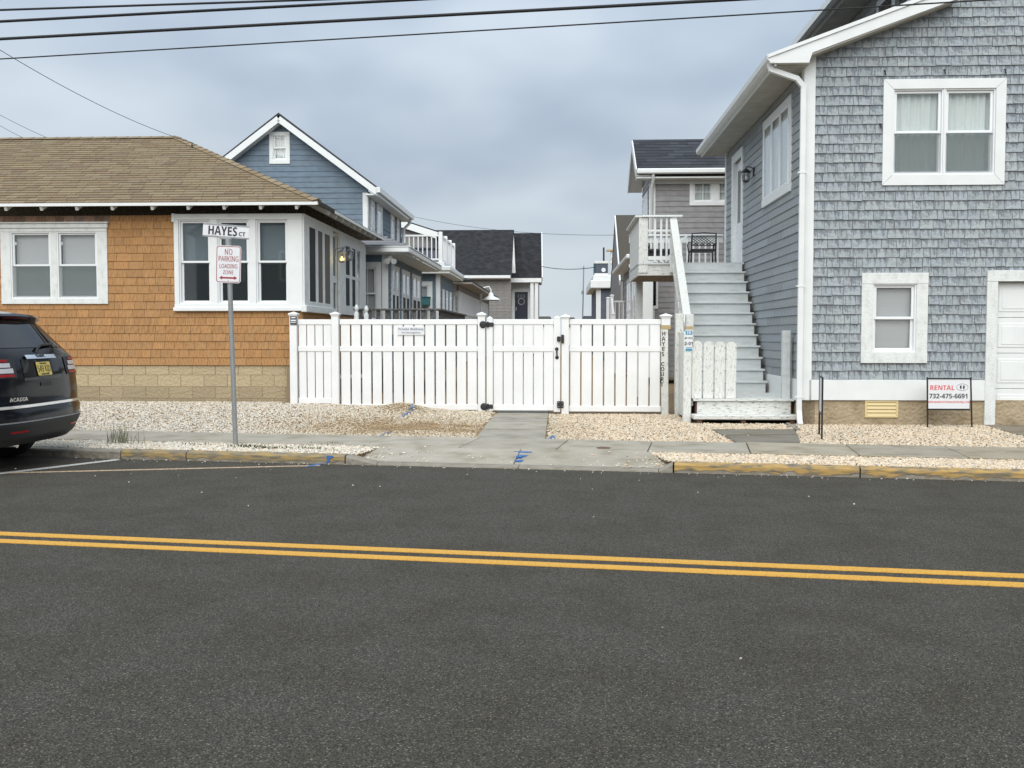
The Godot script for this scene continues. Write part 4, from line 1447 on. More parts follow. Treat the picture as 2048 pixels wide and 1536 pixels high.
	var dpts := [Vector3(3.15, 5.50, -15.26), Vector3(3.17, 5.42, -15.27), Vector3(dx - 0.10, 5.30, -15.33), Vector3(dx, 5.19, -15.345), Vector3(dx, 0.32, -15.345), Vector3(dx, 0.14, -15.28), Vector3(dx, 0.12, -15.24)]
	for i in dpts.size() - 1:
		var a: Vector3 = dpts[i]; var b: Vector3 = dpts[i + 1]
		var d := (b - a).normalized() * 0.012
		bar(st, a - d, b + d, 0.075, 0.055, Vector3(0.0, 0.15, 1))
	for y in [0.52, 2.2, 3.9]:
		box(st, dx - 0.062, dx + 0.062, y, y + 0.022, -15.405, -15.312)
	put(o, "downspout", st, M.trim)
	# upper storey
	var us := facing_left(xk)
	var U := func(px: float) -> float: return at_side(px, 20, xk).z
	var w3 := {"a0": U.call(1757.0), "a1": U.call(1868.0), "b0": 6.66, "b1": 7.56, "side": 0.09, "head": 0.09, "foot": 0.1, "n": 3, "mull": 0.05, "dress": "", "single": true, "proud": 0.04, "flush": true}
	st = mb()
	wall(st, us, rect(-24.5, RZ, 5.6, 7.8), [opening(w3)])
	wall(st, Plane3.new(Vector3(0, 0, -24.5), Vector3.LEFT, Vector3.UP), PackedVector2Array([Vector2(-12.2, 0.1), Vector2(-xk, 0.1), Vector2(-xk, 7.8), Vector2(-9.1, 9.6), Vector2(-12.2, 7.8)]), [])
	wall(st, Plane3.new(Vector3(0, 0, RB), Vector3.LEFT, Vector3.UP), PackedVector2Array([Vector2(-xk, 0.1), Vector2(-RX, 0.1), Vector2(-RX, 5.56), Vector2(-xk, 6.4)]), [])
	wall(st, facing_right(12.2), rect(15.44, 24.5, 0.1, 7.8), [])
	box(st, RX + 0.1, 12.1, DECK_Y - 0.2, DECK_Y, RB + 0.1, RZ - 0.1)
	put(o, "wall", st, M.inside)
	courses(o, "upper_shingle", us, rect(-24.5, RZ, 6.45, 7.76), [[w3.a0 + 0.01, w3.a1 - 0.01, w3.b0 + 0.01, w3.b1 - 0.01]], 0.1425, 0.9, 2.3, 0.02, tones(Color(0.345, 0.376, 0.39), 0.07, 6), M.shake_side, 60)
	window(o, us, w3)
	st = mb()
	var ue := 5.22
	box(st, ue, xk, 7.77, 7.80, -24.8, -15.1)
	put(o, "upper_soffit", st, M.soffit)
	st = mb()
	box(st, ue - 0.11, ue, 7.74, 7.88, -24.8, -15.1)
	box(st, ue + 0.10, ue + 0.14, 7.75, 7.769, -24.8, -15.1)
	put(o, "upper_gutter", st, M.trim)
	st = mb()
	quad(st, Vector3(ue - 0.08, 7.88, -15.1), Vector3(ue - 0.08, 7.88, -24.8), Vector3(9.1, 9.85, -24.8), Vector3(9.1, 9.85, -15.1))
	quad(st, Vector3(9.1, 9.85, -15.1), Vector3(9.1, 9.85, -24.8), Vector3(13.0, 7.6, -24.8), Vector3(13.0, 7.6, -15.1))
	put(o, "upper_roof", st, M.black_roof)
	lantern("wall_lantern", at_side(1509, 344, RX - 0.01), Vector3(-1, 0, 0), "black wall lantern on the grey house between side door and window", M.black_metal)

# ---------- outside stair and deck ----------
func step_y(i: int) -> float: return lerpf(0.47, DECK_Y, i / 12.0)
func step_z(i: int) -> float: return lerpf(-17.62, -20.18, i / 12.0)

func stairs_and_deck() -> void:
	var sx0 := 2.40; var sx1 := 3.66
	var o := thing("outdoor_stairs", Vector3(3.0, 0.1, -18.0), HOUSE, "peeling pale grey wooden stairs climbing along the grey house to the deck", "stairs")
	for i in 12:
		var st := mb()
		box(st, sx0 + 0.03, sx1 - 0.03, step_y(i) - (0.0 if i else 0.3), step_y(i + 1) - 0.035, step_z(i) - 0.02, step_z(i))
		put(o, "riser", st, M.stair)
		if i < 11:
			st = mb()
			cbox(st, sx0, sx1, step_y(i + 1) - 0.035, step_y(i + 1), step_z(i + 1) - 0.01, step_z(i) + 0.035, 0.008)
			put(o, "tread", st, M.stair)
	var st := mb()
	for x in [sx0 + 0.01, sx1 - 0.05]:
		var c := []
		for i in 8: c.append(Vector3(x + (0.04 if i & 1 else 0.0), (DECK_Y - 0.25 if not i & 4 else 0.25) + (0.2 if i & 2 else 0.0) - 0.08, -20.16 if not i & 4 else -17.64))
		hexa(st, c)
	put(o, "stringer", st, M.stair)
	# broad handrail boards on the open side
	var top := Vector3(2.30, DECK_Y + 0.93, -20.25); var foot := Vector3(2.30, 1.46, -17.55)
	st = mb()
	bar(st, top, foot, 0.14, 0.035)
	bar(st, top + Vector3(0.05, -0.06, 0), foot + Vector3(0.05, -0.06, 0), 0.035, 0.09)
	put(o, "handrail", st, M.peeling)
	st = mb()
	bar(st, Vector3(2.30, DECK_Y + 0.02, -20.25), Vector3(2.30, 0.72, -17.6), 0.035, 0.09)
	put(o, "lower_rail", st, M.peeling)
	for i in 11:
		st = mb()
		var f := (i + 0.6) / 11.6
		var a := Vector3(2.30, DECK_Y, -20.25).lerp(Vector3(2.30, 0.70, -17.6), f)
		var b := top.lerp(foot, f)
		box(st, 2.285, 2.325, a.y, b.y - 0.03, a.z - 0.02, a.z + 0.02)
		put(o, "baluster", st, M.peeling)
	st = mb()
	cbox(st, 2.22, 2.36, 0.1, 1.84, -17.60, -17.48, 0.008)
	put(o, "newel_post", st, M.peeling)
	# landing at the bottom
	st = mb()
	var px0 := 2.14; var px1 := 3.70
	for i in 7:
		cbox(st, px0, px1, 0.435, 0.47, -15.80 - (i + 1) * 0.262, -15.80 - i * 0.262 - 0.006, 0.004)
	put(o, "landing", st, M.peeling_flat)
	st = mb()
	cbox(st, px0 + 0.06, px1 - 0.04, 0.20, 0.432, -15.87, -15.84, 0.004)
	put(o, "riser_board", st, M.peeling_flat)
	st = mb()
	cbox(st, px0 - 0.03, px1 + 0.03, 0.16, 0.235, -15.86, -15.58, 0.012)
	put(o, "bottom_tread", st, M.peeling_flat)
	st = mb()
	for x in [2.18, 2.85, 3.6]: box(st, x, x + 0.07, 0.04, 0.162, -15.84, -15.62)
	for x in [2.18, 3.62]: box(st, x, x + 0.07, 0.04, 0.434, -17.5, -15.88)
	put(o, "support", st, M.rust)
	# right newel with a second, thinner post behind
	st = mb()
	var n0 := at_depth(1566, 700, -15.86).x; var n1 := at_depth(1582, 700, -15.86).x
	cbox(st, n0, n1, 0.2, at_depth(1573, 661, -15.86).y, -15.99, -15.88, 0.006)
	cbox(st, n1 + 0.02, n1 + 0.055, 0.4, at_depth(1584, 674, -15.95).y, -16.10, -16.0, 0.004)
	put(o, "end_post", st, M.stair)
	# four pickets of a little gate
	for i in 4:
		var a := at_depth(1384 + i * 22.8, 740, -15.92).x; var b := at_depth(1404.5 + i * 22.8, 740, -15.92).x
		var yt := at_depth(1400, 681.5 + i * 0.6, -15.92).y
		var pp := PackedVector2Array([Vector2(a, 0.475), Vector2(b - 0.008, 0.475), Vector2(b, yt - 0.09)])
		for k in 9:
			var t := PI * k / 8.0
			pp.append(Vector2((a + b) / 2 + cos(t) * (b - a) / 2, yt - 0.075 + sin(t) * 0.075))
		st = mb()
		poly_slab(st, front(-15.92), pp, -0.02, 0.0)
		put(o, "picket", st, M.peeling)
	st = mb()
	for y in [0.62, 1.12]: box(st, 2.16, at_depth(1472, 740, -15.92).x, y, y + 0.075, -15.985, -15.945)
	put(o, "picket_rail", st, M.stair)

	# deck
	var d := thing("deck", Vector3(2.6, 0.1, -21.4), HOUSE, "raised white wooden deck with railings behind the grey house stairs", "deck")
	var dx0 := 1.60; var dz0 := -20.18; var dz1 := -22.7
	for i in 17:
		st = mb()
		box(st, dx0, RX - 0.03, DECK_Y - 0.035, DECK_Y, dz0 - (i + 1) * 0.148 + 0.006, dz0 - i * 0.148 + (0.03 if i == 0 else 0.0))
		put(d, "deck_board", st, M.stair)
	st = mb()
	box(st, dx0 + 0.01, sx0 + 0.02, DECK_Y - 0.25, DECK_Y - 0.037, dz0 - 0.04, dz0)
	put(d, "fascia", st, M.peeling_flat)
	st = mb()
	box(st, dx0 + 0.01, dx0 + 0.05, DECK_Y - 0.25, DECK_Y - 0.037, dz1, dz0 - 0.041)
	put(d, "fascia", st, M.peeling_flat)
	st = mb()
	box(st, dx0 + 0.05, RX - 0.04, DECK_Y - 0.24, DECK_Y - 0.2, dz1, dz0 - 0.05)
	put(d, "underside", st, M.eave_wood)
	for p in [[1.75, -22.5], [2.36, -20.35]]:
		st = mb()
		box(st, p[0], p[0] + 0.14, 0.1, DECK_Y - 0.2, p[1], p[1] + 0.14)
		put(d, "support_post", st, M.trim_old)
	# railing: left side boarded, front with balusters
	var ry := DECK_Y + 0.93
	for i in 15:
		st = mb()
		box(st, dx0 + 0.02, dx0 + 0.04, DECK_Y - 0.2, ry - 0.03, dz0 - 0.05 - (i + 1) * 0.163 + 0.004, dz0 - 0.05 - i * 0.163)
		put(d, "side_board", st, M.peeling)
	st = mb()
	cbox(st, dx0 - 0.06, dx0 + 0.08, ry - 0.03, ry + 0.01, dz1, dz0 + 0.04, 0.006)
	put(d, "top_rail", st, M.trim)
	st = mb()
	cbox(st, dx0 + 0.081, 2.48, ry - 0.028, ry + 0.012, dz0 - 0.08, dz0 + 0.06, 0.006)
	put(d, "top_rail", st, M.trim)
	st = mb()
	cbox(st, dx0 + 0.02, dx0 + 0.20, DECK_Y - 0.2, ry - 0.03, dz0 - 0.02, dz0 + 0.02, 0.005)
	put(d, "corner_post", st, M.peeling)
	st = mb()
	cbox(st, 2.24, 2.36, DECK_Y - 0.2, ry - 0.03, dz0 - 0.04, dz0 + 0.035, 0.005)
	put(d, "post", st, M.peeling)
	for x in [1.94, 2.06, 2.17]:
		st = mb()
		box(st, x - 0.02, x + 0.02, DECK_Y + 0.02, ry - 0.03, dz0 - 0.02, dz0 + 0.015)
		put(d, "baluster", st, M.trim)
	st = mb()
	box(st, dx0 + 0.2, 2.24, ry - 0.31, ry - 0.27, dz0 - 0.015, dz0 + 0.01)
	box(st, dx0 + 0.2, 2.24, DECK_Y + 0.06, DECK_Y + 0.13, dz0 - 0.016, dz0 + 0.011)
	put(d, "cross_rail", st, M.trim)
	# back railing
	st = mb()
	cbox(st, dx0, RX - 0.04, ry - 0.16, ry - 0.12, dz1 - 0.05, dz1 + 0.09, 0.006)
	box(st, dx0, RX - 0.04, ry - 0.3, ry - 0.17, dz1, dz1 + 0.03)
	box(st, dx0, RX - 0.04, DECK_Y + 0.08, DECK_Y + 0.15, dz1, dz1 + 0.03)
	put(d, "back_rail", st, M.trim)
	var x := dx0 + 0.2
	while x < RX - 0.1:
		st = mb()
		box(st, x, x + 0.035, DECK_Y + 0.02, ry - 0.2, dz1 + 0.031, dz1 + 0.06)
		put(d, "baluster", st, M.trim)
		x += 0.135

	# cast iron chair, its lattice back to the street
	var cc := Vector3(3.02, DECK_Y, -21.2)
	var ch := thing("garden_chair", cc, HOUSE, "black cast metal garden chair with lattice back on the raised deck", "chair")
	for e in [[-0.25, 0.2], [0.25, 0.2], [-0.25, -0.24], [0.25, -0.24]]:
		st = mb()
		tube(st, [cc + Vector3(e[0], 0.42, e[1]), cc + Vector3(e[0] * 1.02, 0.2, e[1] * 1.02), cc + Vector3(e[0] * 1.08, 0.0, e[1] * 1.12)], 0.016, 6)
		put(ch, "leg", st, M.black_metal)
	st = mb()
	cbox(st, cc.x - 0.25, cc.x + 0.25, cc.y + 0.40, cc.y + 0.47, cc.z - 0.24, cc.z + 0.22, 0.02)
	put(ch, "seat", st, M.black_plastic)
	st = mb()
	var bz := cc.z + 0.25
	tube(st, [cc + Vector3(-0.25, 0.42, 0.22), cc + Vector3(-0.255, 0.7, 0.25), cc + Vector3(-0.25, 0.88, 0.28)], 0.016, 6)
	tube(st, [cc + Vector3(0.25, 0.42, 0.22), cc + Vector3(0.255, 0.7, 0.25), cc + Vector3(0.25, 0.88, 0.28)], 0.016, 6)
	tube(st, [cc + Vector3(-0.25, 0.88, 0.28), cc + Vector3(0, 0.905, 0.285), cc + Vector3(0.25, 0.88, 0.28)], 0.016, 6)
	tube(st, [cc + Vector3(-0.25, 0.55, 0.235), cc + Vector3(0.25, 0.55, 0.235)], 0.011, 6)
	tube(st, [cc + Vector3(-0.25, 0.82, 0.27), cc + Vector3(0.25, 0.82, 0.27)], 0.011, 6)
	put(ch, "back_frame", st, M.black_metal)
	st = mb()
	for i in range(-3, 8):
		for s in [1, -1]:
			var xa := -0.25 + i * 0.07; var xb: float = xa + s * 0.27
			var a := Vector2(xa, 0.55); var b := Vector2(xb, 0.82)
			if a.x < -0.25: a = a.lerp(b, (-0.25 - a.x) / (b.x - a.x)) if b.x > -0.25 else a
			if b.x < -0.25: b = a.lerp(b, (-0.25 - a.x) / (b.x - a.x))
			if b.x > 0.25: b = a.lerp(b, (0.25 - a.x) / (b.x - a.x))
			if a.x > 0.25: a = b.lerp(a, (0.25 - b.x) / (a.x - b.x)) if b.x < 0.25 else a
			if absf(a.x) > 0.26 or absf(b.x) > 0.26: continue
			bar(st, cc + Vector3(a.x, a.y, 0.2 + 0.13 * (a.y - 0.42) * 1.2 + 0.02), cc + Vector3(b.x, b.y, 0.2 + 0.13 * (b.y - 0.42) * 1.2 + 0.02), 0.014, 0.014, Vector3.BACK)
	put(ch, "lattice", st, M.black_metal)
	for s in [-1, 1]:
		st = mb()
		tube(st, [cc + Vector3(s * 0.255, 0.66, 0.24), cc + Vector3(s * 0.29, 0.67, 0.0), cc + Vector3(s * 0.28, 0.62, -0.22), cc + Vector3(s * 0.26, 0.42, -0.22)], 0.014, 6)
		put(ch, "armrest", st, M.black_metal)
	ch.scale = Vector3(0.98, 0.74, 0.98)
	# low chaise with a white cushion
	var cq := Vector3(2.05, DECK_Y, -21.3)
	var lo := thing("garden_lounger", cq, HOUSE, "low garden lounger with dark cushion and white frame behind the deck railing", "lounger")
	st = mb()
	cbox(st, cq.x - 0.28, cq.x + 0.34, cq.y + 0.26, cq.y + 0.34, cq.z - 0.5, cq.z + 0.45, 0.03)
	put(lo, "cushion", st, M.black_plastic)
	st = mb()
	for a in [[-0.25, 0.38], [0.3, 0.38], [-0.25, -0.4], [0.3, -0.4]]: box(st, cq.x + a[0] - 0.03, cq.x + a[0] + 0.03, cq.y, cq.y + 0.26, cq.z + a[1] - 0.03, cq.z + a[1] + 0.03)
	box(st, cq.x - 0.22, cq.x + 0.27, cq.y + 0.1, cq.y + 0.16, cq.z + 0.35, cq.z + 0.4)
	put(lo, "frame", st, M.trim)
	st = mb()
	var bk := []
	for i in 8: bk.append(cq + Vector3((0.62 if i & 1 else 0.34), (0.58 if i & 1 else 0.30) + (0.05 if i & 2 else 0.0), 0.4 if i & 4 else -0.45))
	hexa(st, bk)
	put(lo, "backrest", st, M.trim)

# ---------- white vinyl fence and gate ----------
const FZ := -17.4
func fx(px: float) -> float: return at_depth(px, 720, FZ).x
func fy(py: float) -> float: return at_depth(1045, py, FZ).y

func post_cap(st: SurfaceTool, x: float, y: float, z: float, h: float) -> void:
	cbox(st, x - h - 0.022, x + h + 0.022, y, y + 0.03, z - h - 0.022, z + h + 0.022, 0.008)
	cbox(st, x - h - 0.008, x + h + 0.008, y - 0.02, y, z - h - 0.008, z + h + 0.008, 0.004)
	var a := Vector3(x, y + 0.062, z)
	var k := h + 0.008
	var c := [Vector3(x - k, y + 0.029, z - k), Vector3(x + k, y + 0.029, z - k), Vector3(x + k, y + 0.029, z + k), Vector3(x - k, y + 0.029, z + k)]
	for i in 4: tri(st, c[i], a, c[(i + 1) % 4])

func fence_post(o: Node, x: float, y0: float, y1: float, z := FZ, h := 0.0635) -> void:
	var st := mb()
	cbox(st, x - h, x + h, y0, y1, z - h, z + h, 0.006)
	var p := put(o, "post", st, M.vinyl)
	st = mb()
	post_cap(st, x, y1, z, h)
	put(p, "post_cap", st, M.vinyl)

func fence_panel(o: Node, x0: float, x1: float, n: int, y_low: float, gap: float, edge: float, z := FZ) -> void:
	var top := fy(638.5); var mid := fy(692.5)
	for r in [[top - 0.092, top, "top_rail"], [mid - 0.092, mid, "middle_rail"], [y_low, y_low + 0.1, "bottom_rail"]]:
		var st := mb()
		cbox(st, x0, x1, r[0], r[1], z - 0.022, z + 0.022, 0.006)
		put(o, r[2], st, M.vinyl)
	var w := (x1 - x0 - 2 * edge - gap * (n - 1)) / n
	for i in n:
		var a := x0 + edge + i * (w + gap)
		var st := mb()
		cbox(st, a, a + w, y_low + 0.05, top - 0.03, z - 0.010, z + 0.010, 0.004)
		put(o, "picket", st, M.vinyl)

func fence() -> void:
	var top := fy(632.0)
	var o := thing("vinyl_fence", Vector3(fx(770), 0.25, FZ), HOUSE, "white vinyl board fence between the orange cottage and the gate", "fence")
	fence_post(o, fx(588.5), 0.05, top + 0.02)
	fence_post(o, fx(671.5), 0.05, top + 0.02)
	fence_post(o, fx(963.5), 0.0, top + 0.01)
	fence_panel(o, fx(597), fx(664), 4, 0.27, 0.014, 0.012)
	fence_panel(o, fx(680), fx(956), 13, 0.165, 0.026, 0.022)
	var r := thing("vinyl_fence", Vector3(fx(1230), 0.12, FZ), HOUSE, "white vinyl board fence between the gate and the lettered post", "fence")
	fence_post(r, fx(1130.5), 0.0, top - 0.03)
	fence_panel(r, fx(1138.5), fx(1322), 8, 0.145, 0.025, 0.018)

	# gate
	var g := thing("gate", Vector3(fx(1045), 0.15, FZ), HOUSE, "white vinyl gate with black hinges and handle across the footpath", "gate")
	var gx0 := fx(973.5); var gx1 := fx(986); var gx2 := fx(1107.5); var gx3 := fx(1120.5)
	for e in [[gx0, gx1, fy(822.5), fy(637)], [gx2, gx3, fy(823.5), fy(636)]]:
		var st := mb()
		cbox(st, e[0], e[1], e[2], e[3], FZ - 0.05, FZ + 0.05, 0.006)
		var p := put(g, "stile", st, M.vinyl)
		st = mb()
		var mx: float = (e[0] + e[1]) / 2
		var c := [Vector3(e[0] - 0.004, e[3], FZ - 0.054), Vector3(e[1] + 0.004, e[3], FZ - 0.054), Vector3(e[1] + 0.004, e[3], FZ + 0.054), Vector3(e[0] - 0.004, e[3], FZ + 0.054)]
		for i in 4: tri(st, c[i], Vector3(mx, e[3] + 0.04, FZ), c[(i + 1) % 4])
		put(p, "post_cap", st, M.vinyl)
	fence_panel(g, gx1, gx2, 6, fy(821), 0.016, 0.010)
	var zf := FZ + 0.064
	for e in [[649, 966, 987.5], [813, 968, 986]]:
		var st := mb()
		var c := at_depth(e[1], e[0], zf)
		lathe(st, c, [Vector2(0.062, -0.002), Vector2(0.062, 0.016), Vector2(0.04, 0.028), Vector2(0.0, 0.03)], 14, Basis(Vector3.RIGHT, PI / 2))
		var b := at_depth(e[2], e[0], zf)
		cbox(st, c.x, b.x, c.y - 0.036, c.y + 0.036, FZ + 0.051, zf + 0.012, 0.012)
		tube(st, [Vector3((c.x + b.x) / 2 - 0.01, c.y - 0.05, zf + 0.01), Vector3((c.x + b.x) / 2 - 0.01, c.y + 0.05, zf + 0.01)], 0.016, 8)
		put(g, "hinge", st, M.black_plastic)
		for s in [[-0.035, 0.03], [-0.035, -0.03], [0.0, 0.042], [0.0, -0.042]]:
			pass
	var st := mb()
	var l0 := at_depth(1118, 678, zf); var l1 := at_depth(1125.5, 678, zf)
	cbox(st, l0.x - 0.035, l0.x + 0.03, l0.y - 0.04, l0.y + 0.045, FZ + 0.051, zf + 0.03, 0.01)
	cbox(st, l1.x - 0.028, l1.x + 0.022, l1.y - 0.075, l1.y + 0.075, FZ + 0.0645, zf + 0.035, 0.012)
	put(g, "latch", st, M.black_plastic)
	st = mb()
	var h0 := at_depth(1113.5, 698, FZ + 0.05); var h1 := at_depth(1114, 715, FZ + 0.05)
	for h in [h0, h1]: lathe(st, h, [Vector2(0.032, 0.0), Vector2(0.032, 0.008), Vector2(0.018, 0.02), Vector2(0.0, 0.022)], 12, Basis(Vector3.RIGHT, PI / 2))
	tube(st, [h0 + Vector3(0, 0, 0.015), h0 + Vector3(0, -0.025, 0.045), h1 + Vector3(0, 0.025, 0.045), h1 + Vector3(0, 0, 0.015)], 0.013, 8)
	put(g, "handle", st, M.black_plastic)
	st = mb()
	var d := at_depth(1121, 809, zf)
	cbox(st, d.x - 0.06, d.x + 0.055, d.y - 0.06, d.y + 0.06, FZ + 0.0645, zf + 0.025, 0.02)
	put(g, "bottom_latch", st, M.black_plastic)
	for s in [[-0.035, 0.035], [-0.035, -0.035], [0.035, 0.035], [0.035, -0.035]]:
		st = mb()
		lathe(st, d + Vector3(s[0], s[1], 0.025), [Vector2(0.007, 0.0), Vector2(0.005, 0.003), Vector2(0.0, 0.004)], 8, Basis(Vector3.RIGHT, PI / 2))
		put(g, "screw", st, M.chrome)

	# notices on the fence
	var z := FZ + 0.0235
	var a := at_depth(795, 653, z); var b := at_depth(849, 670, z)
	var n := thing("notice", Vector3((a.x + b.x) / 2, b.y, z), HOUSE, "small white notice about a private walkway on the vinyl fence", "notice")
	st = mb()
	cbox(st, a.x, b.x, b.y, a.y, z - 0.012, z + 0.004, 0.002)
	put(n, "board", st, M.sign_white)
	var cx := (a.x + b.x) / 2
	lettering(n, "lettering", "Private Walkway", Vector3(cx, lerpf(b.y, a.y, 0.69), z + 0.0045), 0.040, M.slate_text, Basis(), 600, 1.0)
	lettering(n, "lettering", "No Thoroughfare", Vector3(cx, lerpf(b.y, a.y, 0.28), z + 0.0045), 0.029, M.slate_text, Basis(), 600, 1.0)
	z = FZ + 0.0645
	a = at_depth(580.5, 632.5, z); b = at_depth(593.5, 650.5, z)
	n = thing("sticker", Vector3((a.x + b.x) / 2, b.y, z), HOUSE, "small dark blue maker's plate on the fence post at the cottage corner", "sticker")
	st = mb()
	cbox(st, a.x, b.x, b.y, a.y, z, z + 0.004, 0.001)
	put(n, "plate", st, M.navy)
	st = mb()
	var hh := a.y - b.y
	slab(st, front(z), a.x + 0.02, b.x - 0.02, b.y + hh * 0.78, b.y + hh * 0.92, 0.0041, 0.006)
	slab(st, front(z), a.x + 0.012, b.x - 0.012, b.y + hh * 0.45, b.y + hh * 0.62, 0.0041, 0.006)
	slab(st, front(z), a.x + 0.012, b.x - 0.012, b.y + hh * 0.28, b.y + hh * 0.36, 0.0041, 0.006)
	put(n, "print", st, M.sign_white)
	st = mb()
	slab(st, front(z), a.x + 0.02, b.x - 0.02, b.y + hh * 0.08, b.y + hh * 0.14, 0.0041, 0.006)
	put(n, "print", st, M.galvanised)

	# lettered post
	var pc := fx(1330)
	var lp := thing("lettered_post", Vector3(pc, 0.1, FZ + 0.06), HOUSE, "white wooden post with black court name letters beside the picket steps", "post")
	st = mb()
	cbox(st, pc - 0.058, pc + 0.058, 0.0, fy(659), FZ - 0.02, FZ + 0.095, 0.006, Transform3D(Basis(Vector3.BACK, 0.012), Vector3(0.0, 0, 0)))
	put(lp, "wooden_post", st, M.peeling)
	st = mb()
	cbox(st, pc - 0.075, pc + 0.085, fy(659), fy(651), FZ - 0.06, FZ + 0.10, 0.004)
	put(lp, "band", st, M.ochre)
	st = mb()
	cbox(st, pc - 0.07, pc + 0.08, fy(651), fy(634), FZ - 0.055, FZ + 0.095, 0.006)
	put(lp, "cap_block", st, M.vinyl)
	st = mb()
	post_cap(st, pc + 0.005, fy(634), FZ + 0.02, 0.08)
	put(lp, "post_cap", st, M.vinyl)
	var word := "HAYES COURT"
	for i in word.length():
		if word[i] == " ": continue
		var f := i / 10.0
		var p := at_depth(lerpf(1327.5, 1324.0, f), lerpf(667.5, 769.0, f), FZ + 0.096)
		lettering(lp, "letter", word[i], p, 0.070, M.sign_black, Basis(), 600)

# ---------- the old picket fence left of the landing ----------
func old_fence() -> void:
	var x := 2.12
	var o := thing("board_fence", Vector3(x, 0.1, -16.6), HOUSE, "peeling white board fence along the open side of the porch landing", "fence")
	var n := 12
	for i in n:
		var st := mb()
		var z := -15.98 - i * 0.118
		cbox(st, x - 0.03, x - 0.005, 0.12, at_depth(1352, 672, -16.4).y + 0.05 + 0.012 * (i % 3), z - 0.112, z, 0.003)
		put(o, "board", st, M.peeling)
	for y in [0.35, 1.25]:
		var st := mb()
		box(st, x - 0.004, x + 0.035, y, y + 0.08, -17.4, -15.97)
		put(o, "rail", st, M.peeling)
	var st := mb()
	cbox(st, at_depth(1366.5, 760, -15.9).x, at_depth(1382.5, 760, -15.9).x, 0.06, at_depth(1376, 664, -15.9).y, -16.0, -15.88, 0.008)
	put(o, "front_post", st, M.peeling)
	st = mb()
	cbox(st, x - 0.09, x + 0.05, 0.06, at_depth(1352, 627, -17.3).y, -17.48, -17.36, 0.008)
	put(o, "rear_post", st, M.peeling)
	# torn notice stapled to the front post
	var z := -15.878
	var a := at_depth(1371, 655, z); var b := at_depth(1386, 703, z)
	var s := thing("notice", Vector3((a.x + b.x) / 2, b.y, z), HOUSE, "torn blue and white notice on the peeling post by the pickets", "notice")
	st = mb()
	cbox(st, a.x, b.x, lerpf(b.y, a.y, 0.92), a.y + 0.02, z, z + 0.006, 0.001)
	put(s, "board", st, M.ochre)
	st = mb()
	cbox(st, a.x, b.x - 0.01, b.y, lerpf(b.y, a.y, 0.92), z, z + 0.003, 0.001)
	put(s, "paper", st, M.sign_white)
	st = mb()
	slab(st, front(z), a.x + 0.004, b.x - 0.014, lerpf(b.y, a.y, 0.70), lerpf(b.y, a.y, 0.87), 0.0031, 0.0045)
	slab(st, front(z), a.x + 0.004, b.x - 0.014, lerpf(b.y, a.y, 0.02), lerpf(b.y, a.y, 0.12), 0.0031, 0.0045)
	put(s, "print", st, M.sticker_blue)
	var cx := (a.x + b.x) / 2 - 0.005
	lettering(s, "lettering", "ER", Vector3(cx, lerpf(b.y, a.y, 0.79), z + 0.005), 0.042, M.sign_white)
	lettering(s, "lettering", "W OCE", Vector3(cx, lerpf(b.y, a.y, 0.56), z + 0.004), 0.028, M.sign_black)
	lettering(s, "lettering", "2-01", Vector3(cx, lerpf(b.y, a.y, 0.33), z + 0.004), 0.05, M.sign_black)
	lettering(s, "lettering", "coastal", Vector3(cx, lerpf(b.y, a.y, 0.17), z + 0.004), 0.02, M.sticker_blue)

